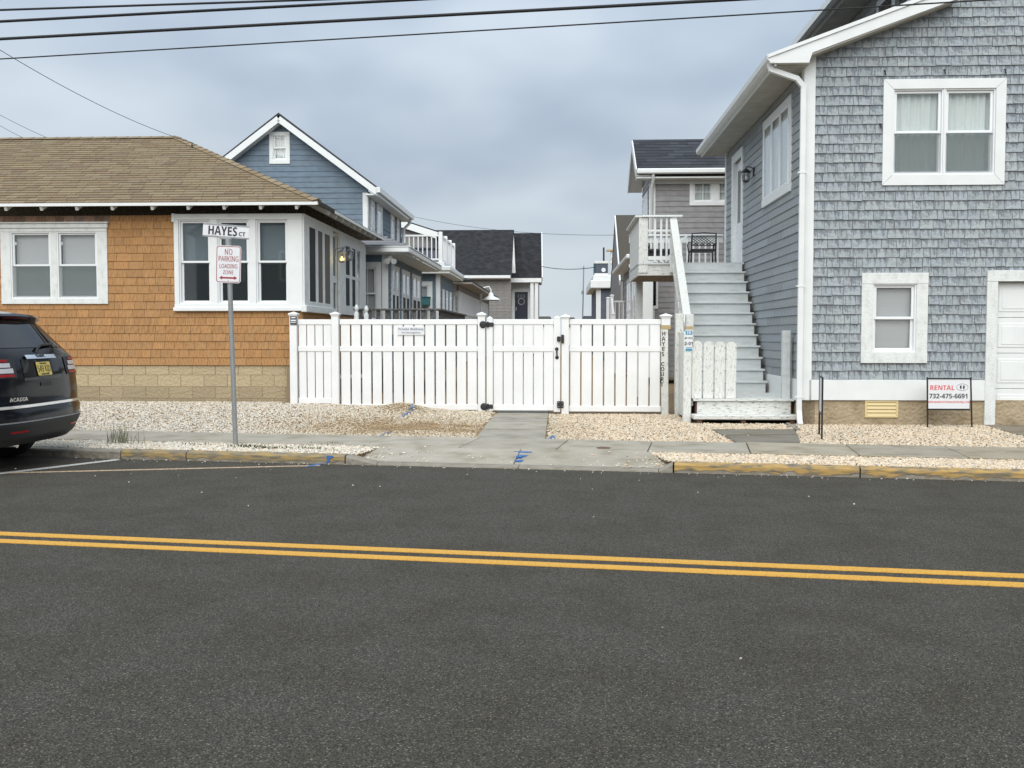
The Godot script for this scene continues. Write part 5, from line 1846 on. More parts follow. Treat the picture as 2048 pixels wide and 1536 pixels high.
# ---------- signs ----------
func signs() -> void:
	# street pole
	var base := at_height(471.5, 889, 0.11, 0.0)
	var top := at_depth(456.5, 478, base.z, 0.0)
	var o := thing("sign_post", base, 0.0, "leaning grey metal sign post standing in the gravel strip", "post")
	var st := mb()
	tube(st, [base + Vector3(0, -0.1, 0), top], 0.030, 14)
	put(o, "pole", st, M.galvanised)
	st = mb()
	var up := (top - base).normalized()
	tube(st, [top - up * 0.09, top + up * 0.0], 0.038, 14)
	put(o, "bracket", st, M.galvanised)
	# name blade
	var lean := Basis(Vector3.BACK, -0.036)
	var c := at_depth(452, 462.5, base.z, 0.0)
	var bl := thing("street_name_sign", top, 0.0, "white street name blade on top of the grey sign post", "sign")
	var turn := Basis(Vector3.UP, 0.16) * Basis(Vector3.BACK, -0.058)
	var t := Transform3D(turn, c)
	st = mb()
	cbox(st, -0.275, 0.275, -0.082, 0.082, -0.003, 0.003, 0.002, t)
	put(bl, "blade", st, M.sign_white)
	st = mb()
	cbox(st, -0.276, 0.276, 0.062, 0.083, -0.0045, 0.0045, 0.002, t)
	cbox(st, -0.276, 0.276, -0.083, -0.062, -0.0045, 0.0045, 0.002, t)
	put(bl, "rim", st, M.galvanised)
	st = mb()
	cbox(st, -0.07, 0.07, -0.10, -0.075, -0.02, 0.02, 0.004, t)
	put(bl, "clamp", st, M.galvanised)
	lettering(bl, "lettering", "HAYES", t * Vector3(-0.040, 0.0, 0.0045), 0.106, M.sign_black, turn, 700, 0.80)
	lettering(bl, "lettering", "CT", t * Vector3(0.192, -0.024, 0.0045), 0.050, M.sign_black, turn, 600, 1.0)
	# no parking
	c = at_depth(458.5, 529, base.z, 0.0) + Vector3(0, 0, 0.036)
	var np := thing("parking_sign", c, 0.0, "white no parking sign with red letters and double arrow on the sign post", "sign")
	var tb := Basis(Vector3.UP, 0.05) * Basis(Vector3.BACK, -0.03)
	t = Transform3D(tb, c)
	var pl := Plane3.new(c, tb.x, tb.y)
	st = mb()
	poly_slab(st, pl, round_rect(0.1525, 0.2285, 0.035), -0.002, 0.002)
	put(np, "plate", st, M.sign_white)
	st = mb()
	var outer := round_rect(0.145, 0.221, 0.03); var inner := round_rect(0.137, 0.213, 0.025)
	for i in outer.size():
		var j := (i + 1) % outer.size()
		quad(st, pl.at(outer[i].x, outer[i].y, 0.0028), pl.at(inner[i].x, inner[i].y, 0.0028), pl.at(inner[j].x, inner[j].y, 0.0028), pl.at(outer[j].x, outer[j].y, 0.0028))
	put(np, "border", st, M.sign_red)
	var rows := [["NO", 0.150, 0.068, 0.72], ["PARKING", 0.066, 0.064, 0.68], ["LOADING", -0.024, 0.052, 0.72], ["ZONE", -0.098, 0.047, 0.78]]
	for r in rows: lettering(np, "lettering", r[0], t * Vector3(0, r[1], 0.003), r[2], M.sign_red, tb, 500, r[3])
	st = mb()
	poly_slab(st, pl, PackedVector2Array([Vector2(-0.11, -0.166), Vector2(-0.072, -0.190), Vector2(-0.072, -0.176), Vector2(0.072, -0.176), Vector2(0.072, -0.190), Vector2(0.11, -0.166), Vector2(0.072, -0.142), Vector2(0.072, -0.156), Vector2(-0.072, -0.156), Vector2(-0.072, -0.142)]), 0.002, 0.0035)
	put(np, "arrow", st, M.sign_red)
	for y in [0.196, -0.202]:
		st = mb()
		lathe(st, pl.at(0, y, 0.002), [Vector2(0.006, 0.0), Vector2(0.004, 0.003), Vector2(0.0, 0.004)], 8, Basis(Vector3.RIGHT, PI / 2))
		put(np, "bolt", st, M.grey_metal)

	# rental board in front of the house
	var z := -15.02
	var a := at_depth(1854.5, 757, z); var b := at_depth(1940, 819, z)
	var rs := thing("rental_sign", Vector3((a.x + b.x) / 2, 0.1, z), HOUSE, "white rental board in a black frame beside the garage", "sign")
	st = mb()
	for e in [[a.x, 1855.5], [b.x, 1944.0]]:
		var fx0 := at_depth(e[1], 850, z).x
		bar(st, Vector3(e[0], a.y + 0.02, z), Vector3(fx0, 0.06, z), 0.018, 0.018, Vector3.BACK)
	box(st, a.x, b.x, a.y - 0.012, a.y + 0.008, z - 0.009, z + 0.009)
	box(st, a.x, b.x, b.y - 0.012, b.y + 0.010, z - 0.009, z + 0.009)
	put(rs, "frame", st, M.black_metal)
	st = mb()
	box(st, a.x + 0.012, b.x - 0.012, b.y + 0.012, a.y - 0.014, z - 0.003, z + 0.003)
	put(rs, "board", st, M.sign_white)
	var W := b.x - a.x; var H := a.y - b.y
	lettering(rs, "lettering", "RENTAL", Vector3(a.x + W * 0.345, b.y + H * 0.70, z + 0.0035), 0.070, M.rental_red, Basis(), 800, 1.0)
	lettering(rs, "lettering", "732-475-6691", Vector3(a.x + W * 0.5, b.y + H * 0.43, z + 0.0035), 0.068, M.sign_black, Basis(), 800, 0.98)
	lettering(rs, "lettering", "WWW.BAREFOOTREALESTATENJ.COM", Vector3(a.x + W * 0.5, b.y + H * 0.24, z + 0.0035), 0.026, M.rental_red, Basis(), 700, 0.98)
	st = mb()
	var ec := Vector3(a.x + W * 0.81, b.y + H * 0.72, z + 0.0036)
	var ring := []
	for i in 28:
		var t1 := TAU * i / 28; var t2 := TAU * (i + 1) / 28
		quad(st, ec + Vector3(cos(t1) * 0.085, sin(t1) * 0.052, 0), ec + Vector3(cos(t1) * 0.080, sin(t1) * 0.047, 0), ec + Vector3(cos(t2) * 0.080, sin(t2) * 0.047, 0), ec + Vector3(cos(t2) * 0.085, sin(t2) * 0.052, 0))
	for s in [-1, 1]:
		var f := ec + Vector3(s * 0.022, -0.004, 0)
		var foot := PackedVector2Array()
		for i in 14:
			var t1 := TAU * i / 14
			foot.append(Vector2(f.x + cos(t1) * (0.010 if sin(t1) < 0 else 0.014) + s * 0.002 * sin(t1), f.y + sin(t1) * 0.028))
		poly_slab(st, front(ec.z), foot, -0.001, 0.0005)
		for i in 5: lathe(st, f + Vector3(s * (-0.011 + i * 0.0055), 0.034 - i * 0.002, 0), [Vector2(0.0035, -0.0005), Vector2(0.0, 0.0005)], 6, Basis(Vector3.RIGHT, PI / 2))
	put(rs, "emblem", st, M.sign_black)
	# a second board seen edge on
	var q0 := at_height(1643.5, 878, 0.11)
	var q1 := at_height(1636.5, 866, 0.11)
	var dirn := (q1 - q0); dirn.y = 0
	dirn = dirn.normalized()
	var qt := at_depth(1643, 756, q0.z).y
	var es := thing("yard_sign", q0, HOUSE, "white yard board in a black frame seen edge on near the downspout", "sign")
	st = mb()
	var len2 := (q1 - q0).length() * 0.9
	q1 = q0 + dirn * 0.62
	for p in [q0, q1]: bar(st, p + Vector3(0, -0.1, 0), Vector3(p.x, qt, p.z), 0.02, 0.02, Vector3.BACK)
	bar(st, Vector3(q0.x, qt, q0.z), Vector3(q1.x, qt, q1.z), 0.02, 0.02)
	bar(st, Vector3(q0.x, qt - 0.48, q0.z), Vector3(q1.x, qt - 0.48, q1.z), 0.02, 0.02)
	put(es, "frame", st, M.black_metal)
	st = mb()
	bar(st, Vector3(q0.x, qt - 0.24, q0.z) + dirn * 0.012, Vector3(q1.x, qt - 0.24, q1.z) - dirn * 0.012, 0.006, 0.45)
	put(es, "board", st, M.sign_white)

func round_rect(w: float, h: float, r: float) -> PackedVector2Array:
	var out := PackedVector2Array()
	for c in [[1, 1, 0.0], [-1, 1, 0.25], [-1, -1, 0.5], [1, -1, 0.75]]:
		for i in 6:
			var t: float = TAU * (c[2] + 0.25 * i / 5.0)
			out.append(Vector2(c[0] * (w - r) + cos(t) * r, c[1] * (h - r) + sin(t) * r))
	return out

# ---------- houses along the court ----------
func lap(o: Node, pl: Plane3, poly: PackedVector2Array, holes: Array, tone: Color, h := 0.15, most := 60) -> void:
	var st := mb()
	wall(st, pl, poly, holes)
	put(o, "wall", st, M.inside)
	courses(o, "siding_board", pl, poly, holes, h, 90, 99, 0.02, tones(tone, 0.035, 4, 0.01), M.lap, most)

func strip(o: Node, called: String, pl: Plane3, a0: float, a1: float, b0: float, b1: float, c0: float, c1: float, m: Material) -> MeshInstance3D:
	var st := mb()
	slab(st, pl, a0, a1, b0, b1, c0, c1, 0.004)
	return put(o, called, st, m)

func plate(o: Node, called: String, pts: Array, m: Material, t := Vector3(0, -0.06, 0)) -> MeshInstance3D:
	var st := mb()
	for i in range(1, pts.size() - 1):
		tri(st, pts[0], pts[i], pts[i + 1])
		tri(st, pts[0] + t, pts[i + 1] + t, pts[i] + t)
	for i in pts.size():
		var j := (i + 1) % pts.size()
		quad(st, pts[i], pts[i] + t, pts[j] + t, pts[j])
	return put(o, called, st, m)

func far_houses() -> void:
	blue_house()
	roof_deck_house()
	low_house()
	end_house()
	gable_house()
	grey_house()
	brown_house()
	navy_house()
	far_roofs()

func blue_house() -> void:
	var z := -27.2
	var apex := at_depth(557, 236, z)
	var cr := at_depth(735, 378, z)
	var xl := 2 * apex.x - cr.x
	var o := thing("blue_house", Vector3(cr.x, 0.2, z), HOUSE, "slate blue two storey house with white gable trim behind the orange cottage", "house")
	var pl := front(z)
	var blue := Color(0.14, 0.195, 0.25)
	var w := px_front(539, 264, 580, 328, z, {"side": 0.09, "head": 0.09, "foot": 0.1, "n": 1, "stile": 0.04, "dress": "curtain", "meet": 0.5})
	lap(o, pl, PackedVector2Array([Vector2(xl, 2.0), Vector2(cr.x, 2.0), Vector2(cr.x, cr.y), Vector2(apex.x, apex.y), Vector2(xl, cr.y)]), [opening(w)], blue, 0.146)
	window(o, pl, w)
	strip(o, "corner_board", pl, cr.x - 0.13, cr.x + 0.03, 2.0, cr.y - 0.1, 0.0, 0.035, M.trim)
	var sd := facing_right(cr.x)
	var far := 33.0
	var holes := []
	var ws := []
	for e in [[739.5, 748], [752, 763.5], [780, 787], [792.5, 797]]:
		var a := -at_side(e[0], 420, cr.x).z; var b := -at_side(e[1], 420, cr.x).z
		var d := {"a0": a, "a1": b, "b0": 3.75 if e[0] != 752 else 3.3, "b1": cr.y - 0.22, "side": 0.1, "head": 0.1, "foot": 0.1, "n": 1, "stile": 0.05, "dress": "blind", "meet": 0.5, "flush": true}
		ws.append(d); holes.append(opening(d))
	lap(o, sd, rect(-z, far, 2.0, cr.y - 0.05), holes, blue, 0.146)
	for d in ws: window(o, sd, d)
	strip(o, "corner_board", sd, -z - 0.035, -z + 0.1, 2.0, cr.y - 0.1, 0.0, 0.03, M.trim)
	var st := mb()
	box(st, xl, xl + 0.1, 0.2, cr.y, -far, z - 0.1)
	box(st, xl, cr.x, 0.2, cr.y, -far, -far + 0.1)
	box(st, xl + 0.1, cr.x - 0.1, 0.2, 2.0, z - 0.2, z - 0.1)
	put(o, "rear_wall", st, M.blue_wall)
	# roof
	var ov := Vector3(0.42, -0.34, 0)
	var zf := z + 0.28; var zb := -far - 0.3
	var top := at_depth(557, 225, z + 0.28)
	var er := at_depth(753, 372, z + 0.28)
	var el := Vector3(2 * top.x - er.x, er.y, er.z)
	for e in [er, el]:
		plate(o, "roof", [Vector3(top.x, top.y, zf), Vector3(top.x, top.y, zb), Vector3(e.x, e.y, zb), Vector3(e.x, e.y, zf)], M.felt)
		st = mb()
		var dirn: Vector3 = (e - top).normalized()
		bar(st, Vector3(top.x, top.y - 0.17, zf + 0.015), Vector3(e.x, e.y - 0.155, zf + 0.015) + dirn * 0.02, 0.03, 0.16, dirn.cross(Vector3.BACK))
		put(o, "rake_board", st, M.trim)
		plate(o, "rake_soffit", [Vector3(top.x, top.y - 0.24, zf), Vector3(top.x, top.y - 0.24, z), Vector3(e.x, e.y - 0.24, z), Vector3(e.x, e.y - 0.24, zf)], M.trim, Vector3(0, -0.02, 0))
	st = mb()
	box(st, cr.x, er.x, er.y - 0.24, er.y - 0.2, zb, zf)
	put(o, "soffit", st, M.trim_old)
	st = mb()
	box(st, er.x - 0.02, er.x + 0.1, er.y - 0.17, er.y - 0.03, zb, zf + 0.03)
	put(o, "gutter", st, M.trim)
	st = mb()
	tube(st, [Vector3(er.x, er.y - 0.17, zb + 0.2), Vector3(er.x - 0.02, er.y - 0.3, zb + 0.2), Vector3(cr.x + 0.1, er.y - 0.5, zb + 0.3), Vector3(cr.x + 0.06, er.y - 0.9, zb + 0.3), Vector3(cr.x + 0.06, 2.0, zb + 0.3)], 0.05, 8)
	put(o, "downspout", st, M.trim)
	# the porch below, standing further forward
	var pz := -24.4; var px := -4.17
	var pp := front(pz); var ps := facing_right(px)
	var ey := 3.5
	var wf := {"a0": at_depth(706, 580, pz).x, "a1": at_depth(763, 580, pz).x, "b0": 1.75, "b1": at_depth(745, 524, pz).y, "side": 0.12, "head": 0.12, "foot": 0.1, "n": 1, "grid": [2, 1], "dress": "blind", "stile": 0.04}
	lap(o, pp, rect(-5.4, px, 0.3, ey), [opening(wf)], blue, 0.146, 30)
	window(o, pp, wf)
	strip(o, "corner_board", pp, px - 0.12, px + 0.03, 0.3, ey, 0.0, 0.035, M.trim)
	var sw := []
	holes = []
	for e in [[781, 797], [802, 818], [823, 839.5]]:
		var a := -at_side(e[0], 580, px).z; var b := -at_side(e[1], 580, px).z
		var d := {"a0": a, "a1": b, "b0": 1.5, "b1": 3.25, "side": 0.1, "head": 0.1, "foot": 0.1, "n": 2, "mull": 0.1, "stile": 0.05, "dress": "shade", "meet": 0.62, "shade_m": "curtain", "flush": true, "low_m": M.mesh}
		sw.append(d); holes.append(opening(d))
	lap(o, ps, rect(-pz, 30.6, 0.3, ey), holes, blue, 0.146, 30)
	for d in sw: window(o, ps, d)
	st = mb()
	box(st, -5.4, -5.3, 0.3, ey, -30.6, pz)
	box(st, -5.3, px, 0.3, ey, -30.6, -30.5)
	box(st, -5.3, px - 0.1, 0.6, 0.7, -30.5, pz - 0.1)
	put(o, "porch_wall", st, M.blue_wall)
	var ex := px + 0.5; var ez := pz + 0.3
	plate(o, "porch_roof", [Vector3(-6.0, 3.66, ez), Vector3(-6.0, 4.25, ez - 1.7), Vector3(cr.x + 0.05, 4.25, ez - 1.7), Vector3(ex, 3.66, ez)], M.grey_roof)
	plate(o, "porch_roof", [Vector3(ex, 3.66, ez), Vector3(cr.x + 0.05, 4.25, ez - 1.7), Vector3(cr.x + 0.05, 4.25, -30.8), Vector3(ex, 3.66, -30.8)], M.grey_roof)
	for i in 8:
		st = mb()
		var t := i / 8.0
		var a := Vector3(-5.6, 3.675, ez).lerp(Vector3(-5.6, 4.265, ez - 1.7), t)
		var b := Vector3(ex, 3.675, ez).lerp(Vector3(cr.x + 0.05, 4.265, ez - 1.7), t)
		bar(st, a, b, 0.2, 0.018, Vector3(0, 1.7, 0.59))
		put(o, "roof_course", st, M.grey_roof)
	st = mb()
	box(st, -5.6, ex, 3.44, 3.47, -30.8, ez)
	put(o, "porch_soffit", st, M.trim_old)
	st = mb()
	cbox(st, -5.6, ex + 0.1, 3.47, 3.60, ez, ez + 0.11, 0.02)
	cbox(st, -5.6, ex + 0.1, 3.60, 3.625, ez, ez + 0.125, 0.005)
	put(o, "gutter", st, M.trim)
	st = mb()
	cbox(st, ex, ex + 0.11, 3.47, 3.60, -30.8, ez - 0.001, 0.02)
	cbox(st, ex, ex + 0.125, 3.60, 3.625, -30.8, ez - 0.001, 0.005)
	put(o, "gutter", st, M.trim)
	# twin floodlight at the porch corner
	var f := Vector3(px + 0.1, 3.34, pz + 0.12)
	var fl := thing("floodlight", f, HOUSE, "white twin floodlight under the blue house porch eave", "lamp")
	st = mb()
	lathe(st, f, [Vector2(0.06, 0.0), Vector2(0.06, 0.06), Vector2(0.0, 0.1)], 10)
	put(fl, "mount", st, M.trim)
	for s in [Vector3(0.5, -0.35, 0.6), Vector3(-0.2, -0.35, 0.8)]:
		st = mb()
		var q := Quaternion(Vector3.UP, (s as Vector3).normalized())
		lathe(st, f, [Vector2(0.0, 0.03), Vector2(0.03, 0.05), Vector2(0.075, 0.2), Vector2(0.0, 0.2)], 10, Basis(q))
		put(fl, "lamp_head", st, M.trim)
	# grey timber railing of the terrace before it
	var cx := at_depth(877, 617, -21.0).x
	var ry := at_depth(877, 617, -21.0).y
	var r := thing("terrace_railing", Vector3(cx, 0.3, -21.0), HOUSE, "weathered grey timber railing of the terrace behind the white fence", "railing")
	st = mb()
	cbox(st, -4.3, cx + 0.06, ry - 0.04, ry, -21.07, -20.93, 0.006)
	put(r, "top_rail", st, M.grey_deck)
	st = mb()
	cbox(st, cx - 0.07, cx + 0.065, ry - 0.041, ry + 0.001, -26.9, -21.071, 0.006)
	put(r, "top_rail", st, M.grey_deck)
	var x := -4.2
	while x < cx:
		st = mb()
		box(st, x, x + 0.085, 0.9, ry - 0.04, -21.02, -20.98)
		put(r, "baluster", st, M.grey_deck)
		x += 0.19
	var zz := -21.2
	while zz > -26.8:
		st = mb()
		box(st, cx - 0.02, cx + 0.02, 0.9, ry - 0.04, zz - 0.085, zz)
		put(r, "baluster", st, M.grey_deck)
		zz -= 0.19
	st = mb()
	box(st, -4.3, cx + 0.04, 0.72, 0.9, -26.9, -20.95)
	put(r, "floor", st, M.grey_deck)
	for q in [[-4.2, -21.1], [cx - 0.1, -21.1], [cx - 0.1, -26.8]]:
		st = mb()
		box(st, q[0], q[0] + 0.1, 0.1, 0.72, q[1], q[1] + 0.1)
		put(r, "leg", st, M.grey_deck)

func railing(o: Node, a: Vector3, b: Vector3, h: float, step: float, m: Material, bw := 0.04) -> void:
	var st := mb()
	bar(st, a + Vector3(0, h, 0), b + Vector3(0, h, 0), 0.08, 0.06)
	put(o, "top_rail", st, m)
	st = mb()
	bar(st, a + Vector3(0, 0.1, 0), b + Vector3(0, 0.1, 0), 0.05, 0.06)
	put(o, "bottom_rail", st, m)
	var n := int(a.distance_to(b) / step)
	for i in range(1, n):
		st = mb()
		var p := a.lerp(b, float(i) / n)
		box(st, p.x - bw / 2, p.x + bw / 2, p.y + 0.1, p.y + h - 0.02, p.z - bw / 2, p.z + bw / 2)
		put(o, "baluster", st, m)

func roof_deck_house() -> void:
	var z := -36.0; var x := -4.25
	var o := thing("roof_deck_house", Vector3(x, 0.2, z), HOUSE, "blue house with a white railed roof deck beyond the blue porch", "house")
	var pl := front(z); var sd := facing_right(x)
	var wd := {"a0": x - 1.6, "a1": at_depth(865, 590, z).x, "b0": 0.8, "b1": at_depth(855, 563, z).y, "side": 0.14, "head": 0.14, "foot": 0.1, "n": 1, "single": true, "dress": "blind"}
	lap(o, pl, rect(-9.0, x, 0.2, 3.7), [opening(wd)], Color(0.14, 0.195, 0.25), 0.16, 30)
	window(o, pl, wd)
	strip(o, "corner_board", pl, x - 0.13, x + 0.03, 0.3, 3.7, 0.0, 0.035, M.trim)
	var holes := []; var ws := []
	for e in [[884, 888], [891, 895], [898, 902]]:
		var a := -at_side(e[0], 590, x).z; var b := -at_side(e[1], 590, x).z
		var d := {"a0": a, "a1": b, "b0": 1.2, "b1": 3.2, "side": 0.12, "head": 0.1, "foot": 0.1, "n": 1, "stile": 0.06, "dress": "curtain", "flush": true}
		ws.append(d); holes.append(opening(d))
	lap(o, sd, rect(-z, 40.5, 0.2, 3.7), holes, Color(0.14, 0.195, 0.25), 0.16, 30)
	for d in ws: window(o, sd, d)
	var st := mb()
	box(st, -9.0, x, 0.2, 3.7, -40.5, -40.4); box(st, -9.0, -8.9, 0.2, 3.7, -40.4, z)
	put(o, "rear_wall", st, M.blue_wall)
	st = mb()
	box(st, -9.3, x + 0.4, 3.7, 3.78, -40.8, z + 0.4)
	put(o, "soffit", st, M.trim_old)
	st = mb()
	cbox(st, -9.3, x + 0.45, 3.781, 3.95, -40.8, z + 0.45, 0.03)
	put(o, "cornice", st, M.trim)
	st = mb()
	cbox(st, -9.3, x + 0.2, 3.951, 4.12, -40.6, z + 0.2, 0.02)
	put(o, "deck_floor", st, M.trim_old)
	var a := Vector3(-6.3, 4.12, z + 0.05); var b := Vector3(x + 0.05, 4.12, z + 0.05); var c := Vector3(x + 0.05, 4.12, -40.4)
	railing(o, a, b, 0.95, 0.16, M.vinyl)
	railing(o, b, c, 0.95, 0.16, M.vinyl)
	for p in [b, b.lerp(c, 0.36), b.lerp(c, 0.7), c]:
		st = mb()
		cbox(st, p.x - 0.07, p.x + 0.07, 4.1, 5.2, p.z - 0.07, p.z + 0.07, 0.01)
		put(o, "post", st, M.vinyl)
	var bt := thing("storage_box", Vector3(-5.2, 4.12, -38.0), HOUSE, "dark navy storage chest standing behind the roof deck railing", "chest")
	st = mb()
	cbox(st, -6.2, -4.5, 4.12, 4.72, -38.4, -37.7, 0.03)
	put(bt, "chest", st, M.navy_wall)
	st = mb()
	cbox(st, -6.24, -4.46, 4.721, 4.80, -38.44, -37.66, 0.02)
	put(bt, "lid", st, M.navy)
	# green crate by the wall
	var g := at_depth(848, 602, z + 0.3)
	var gc := thing("planter", g, HOUSE, "small dark green planter hung by the louvred door", "planter")
	st = mb()
	cbox(st, g.x - 0.2, g.x + 0.2, g.y - 0.15, g.y + 0.12, z + 0.05, z + 0.3, 0.02)
	put(gc, "trough", st, M.teal)
	st = mb()
	cbox(st, g.x - 0.22, g.x + 0.22, g.y + 0.121, g.y + 0.16, z + 0.04, z + 0.32, 0.01)
	put(gc, "rim", st, M.teal)

func low_house() -> void:
	var z := -41.6; var x := -4.1
	var o := thing("low_house", Vector3(x, 0.2, z), HOUSE, "low house with a dark hip roof and slatted white porch further along the court", "house")
	var pl := front(z); var sd := facing_right(x)
	var w := px_front(903, 585, 921, 640, z, {"side": 0.1, "head": 0.1, "foot": 0.1, "n": 1, "grid": [2, 2], "dress": ""})
	var st := mb()
	wall(st, pl, rect(-8.0, x, 0.2, 3.6), [opening(w)])
	put(o, "wall", st, M.trim_old)
	window(o, pl, w)
	st = mb()
	wall(st, Plane3.new(Vector3(x - 0.5, 0, 0), Vector3(0, 0, -1), Vector3.UP), rect(-z, 60.0, 0.2, 3.6), [])
	wall(st, Plane3.new(Vector3(0, 0, -60.0), Vector3.LEFT, Vector3.UP), rect(-x, 8.0, 0.2, 3.6), [])
	put(o, "rear_wall", st, M.navy_wall)
	strip(o, "frieze", sd, -z, 60.0, 3.36, 3.6, -0.1, 0.0, M.grey_wall)
	strip(o, "sill_rail", sd, -z, 60.0, 2.42, 2.52, -0.1, 0.0, M.trim)
	for i in 24:
		strip(o, "slat", sd, -z + 0.1 + i * 0.76, -z + 0.72 + i * 0.76, 2.52, 3.36, -0.06, -0.02, M.trim)
		strip(o, "post", sd, -z + 0.1 + i * 0.76, -z + 0.34 + i * 0.76, 0.3, 2.42, -0.06, -0.01, M.trim)
	var ex := x + 0.6; var ez := z + 0.6
	plate(o, "roof", [Vector3(-8.5, 3.75, ez), Vector3(-7.0, 4.7, ez - 3), Vector3(-6.0, 4.7, ez - 3), Vector3(ex, 3.75, ez)], M.black_roof)
	plate(o, "roof", [Vector3(ex, 3.75, ez), Vector3(-6.0, 4.7, ez - 3), Vector3(-6.0, 4.7, -60.5), Vector3(ex, 3.75, -60.5)], M.black_roof)
	st = mb()
	box(st, -8.5, ex, 3.60, 3.68, -60.5, ez)
	put(o, "soffit", st, M.eave_wood)
	var p := at_depth(982, 600, -50.0)
	var b := thing("barn_lamp", p, HOUSE, "white gooseneck barn lamp on the slatted porch of the low house", "lamp")
	st = mb()
	tube(st, [p + Vector3(-0.5, 0.35, 0), p + Vector3(-0.35, 0.62, 0), p + Vector3(-0.1, 0.66, 0), p + Vector3(0, 0.5, 0), p + Vector3(0, 0.3, 0)], 0.035, 8)
	put(b, "arm", st, M.trim)
	st = mb()
	lathe(st, p, [Vector2(0.46, 0.0), Vector2(0.40, 0.08), Vector2(0.16, 0.18), Vector2(0.09, 0.36), Vector2(0.0, 0.38)], 18)
	put(b, "shade", st, M.trim)
	st = mb()
	tube(st, [p + Vector3(-0.5, -2.6, 0), p + Vector3(-0.5, 0.4, 0)], 0.06, 8)
	put(b, "post", st, M.trim)

func end_house() -> void:
	var z := -66.0
	var o := thing("end_house", Vector3(-3.0, 0.2, z), HOUSE, "grey house with a black roof and navy front door at the end of the court", "house")
	var P := func(px: float, py: float, zz: float) -> Vector3: return at_depth(px, py, zz)
	var grey := Color(0.235, 0.225, 0.215)
	var xl := -14.0
	var pe: Vector3 = P.call(1022, 553, z)
	# main block: the roof slopes to the court
	var e1: Vector3 = P.call(1021, 550, z + 0.5)
	var rz := z - 4.6
	var r1: Vector3 = P.call(1028, 459.5, rz)
	plate(o, "roof", [Vector3(xl, e1.y, e1.z), Vector3(xl, r1.y, rz), Vector3(r1.x, r1.y, rz), Vector3(e1.x, e1.y, e1.z)], M.black_roof)
	lap(o, front(z), rect(xl, pe.x, 0.3, pe.y), [], grey, 0.2, 40)
	strip(o, "gutter", front(z + 0.5), xl, e1.x, e1.y - 0.2, e1.y - 0.02, 0.0, 0.12, M.trim)
	var st := mb()
	box(st, xl, e1.x, e1.y - 0.25, e1.y - 0.2, z, z + 0.5)
	put(o, "soffit", st, M.trim)
	# porch wing with its own gable
	var e2: Vector3 = P.call(1083, 556, z - 1.6); var r2: Vector3 = P.call(1082, 466, z - 5.4); var l2: Vector3 = P.call(1024, 466, z - 5.4); var m2: Vector3 = P.call(1022, 556, z - 1.6)
	plate(o, "roof", [Vector3(m2.x, e2.y, z - 1.6), Vector3(l2.x, r2.y, z - 5.4), Vector3(r2.x, r2.y, z - 5.4), Vector3(e2.x, e2.y, z - 1.6)], M.black_roof)
	st = mb()
	bar(st, Vector3(e2.x + 0.06, e2.y - 0.1, z - 1.5), Vector3(r2.x + 0.06, r2.y - 0.1, z - 5.4), 0.05, 0.4)
	put(o, "rake_board", st, M.trim)
	st = mb()
	poly_slab(st, front(z - 1.0), PackedVector2Array([Vector2(P.call(1024, 546, z - 1.0).x, P.call(1024, 546, z - 1.0).y), Vector2(P.call(1031, 546, z - 1.0).x, P.call(1031, 546, z - 1.0).y), Vector2(P.call(1027.5, 470, z - 1.0).x, P.call(1027.5, 470, z - 1.0).y)]), -0.1, 0.0)
	put(o, "gable_wall", st, M.trim_old)
	strip(o, "gutter", front(z - 1.5), m2.x, e2.x, e2.y - 0.3, e2.y - 0.02, 0.0, 0.12, M.trim)
	# recess with the door
	var dz := z - 2.6
	var d0: Vector3 = P.call(1029.5, 584, dz); var d1: Vector3 = P.call(1055.5, 644, dz)
	var wl: Vector3 = P.call(1020, 600, dz); var wr: Vector3 = P.call(1075, 600, dz)
	st = mb()
	wall(st, front(dz), rect(wl.x - 0.5, wr.x, 0.3, e2.y), [[d0.x, d1.x, d1.y, d0.y]])
	put(o, "wall", st, M.trim_old)
	strip(o, "door_frame", front(dz), d0.x - 0.2, d0.x, d1.y, d0.y + 0.2, -0.05, 0.05, M.trim)
	strip(o, "door_frame", front(dz), d1.x, d1.x + 0.2, d1.y, d0.y + 0.2, -0.05, 0.05, M.trim)
	strip(o, "door_frame", front(dz), d0.x, d1.x, d0.y, d0.y + 0.2, -0.05, 0.05, M.trim)
	var dr := strip(o, "front_door", front(dz), d0.x, d1.x, d1.y, d0.y, -0.1, -0.04, M.navy)
	for i in 3:
		strip(dr, "pane", front(dz), lerpf(d0.x, d1.x, 0.2 + 0.22 * i), lerpf(d0.x, d1.x, 0.36 + 0.22 * i), d0.y - 0.42, d0.y - 0.14, -0.045, -0.03, M.slate)
	st = mb()
	var wc := Vector3((d0.x + d1.x) / 2, lerpf(d0.y, d1.y, 0.32), dz - 0.01)
	var ring := []
	for i in 17: ring.append(wc + Vector3(cos(TAU * i / 16) * 0.21, sin(TAU * i / 16) * 0.21, 0))
	tube(st, ring, 0.05, 6)
	put(dr, "wreath", st, M.grey_metal)
	strip(dr, "handle", front(dz), d0.x + 0.06, d0.x + 0.12, lerpf(d0.y, d1.y, 0.62), lerpf(d0.y, d1.y, 0.5), -0.039, 0.02, M.chrome)
	for px in [1064.0, 1073.0]:
		var c: Vector3 = P.call(px, 600, z - 1.6)
		st = mb()
		cbox(st, c.x - 0.12, c.x + 0.12, 0.3, e2.y - 0.3, c.z - 0.12, c.z + 0.12, 0.02)
		put(o, "column", st, M.trim)
	st = mb()
	box(st, pe.x - 0.1, wr.x + 0.3, 0.3, d1.y, dz, z - 1.4)
	put(o, "porch_floor", st, M.trim_old)
	st = mb()
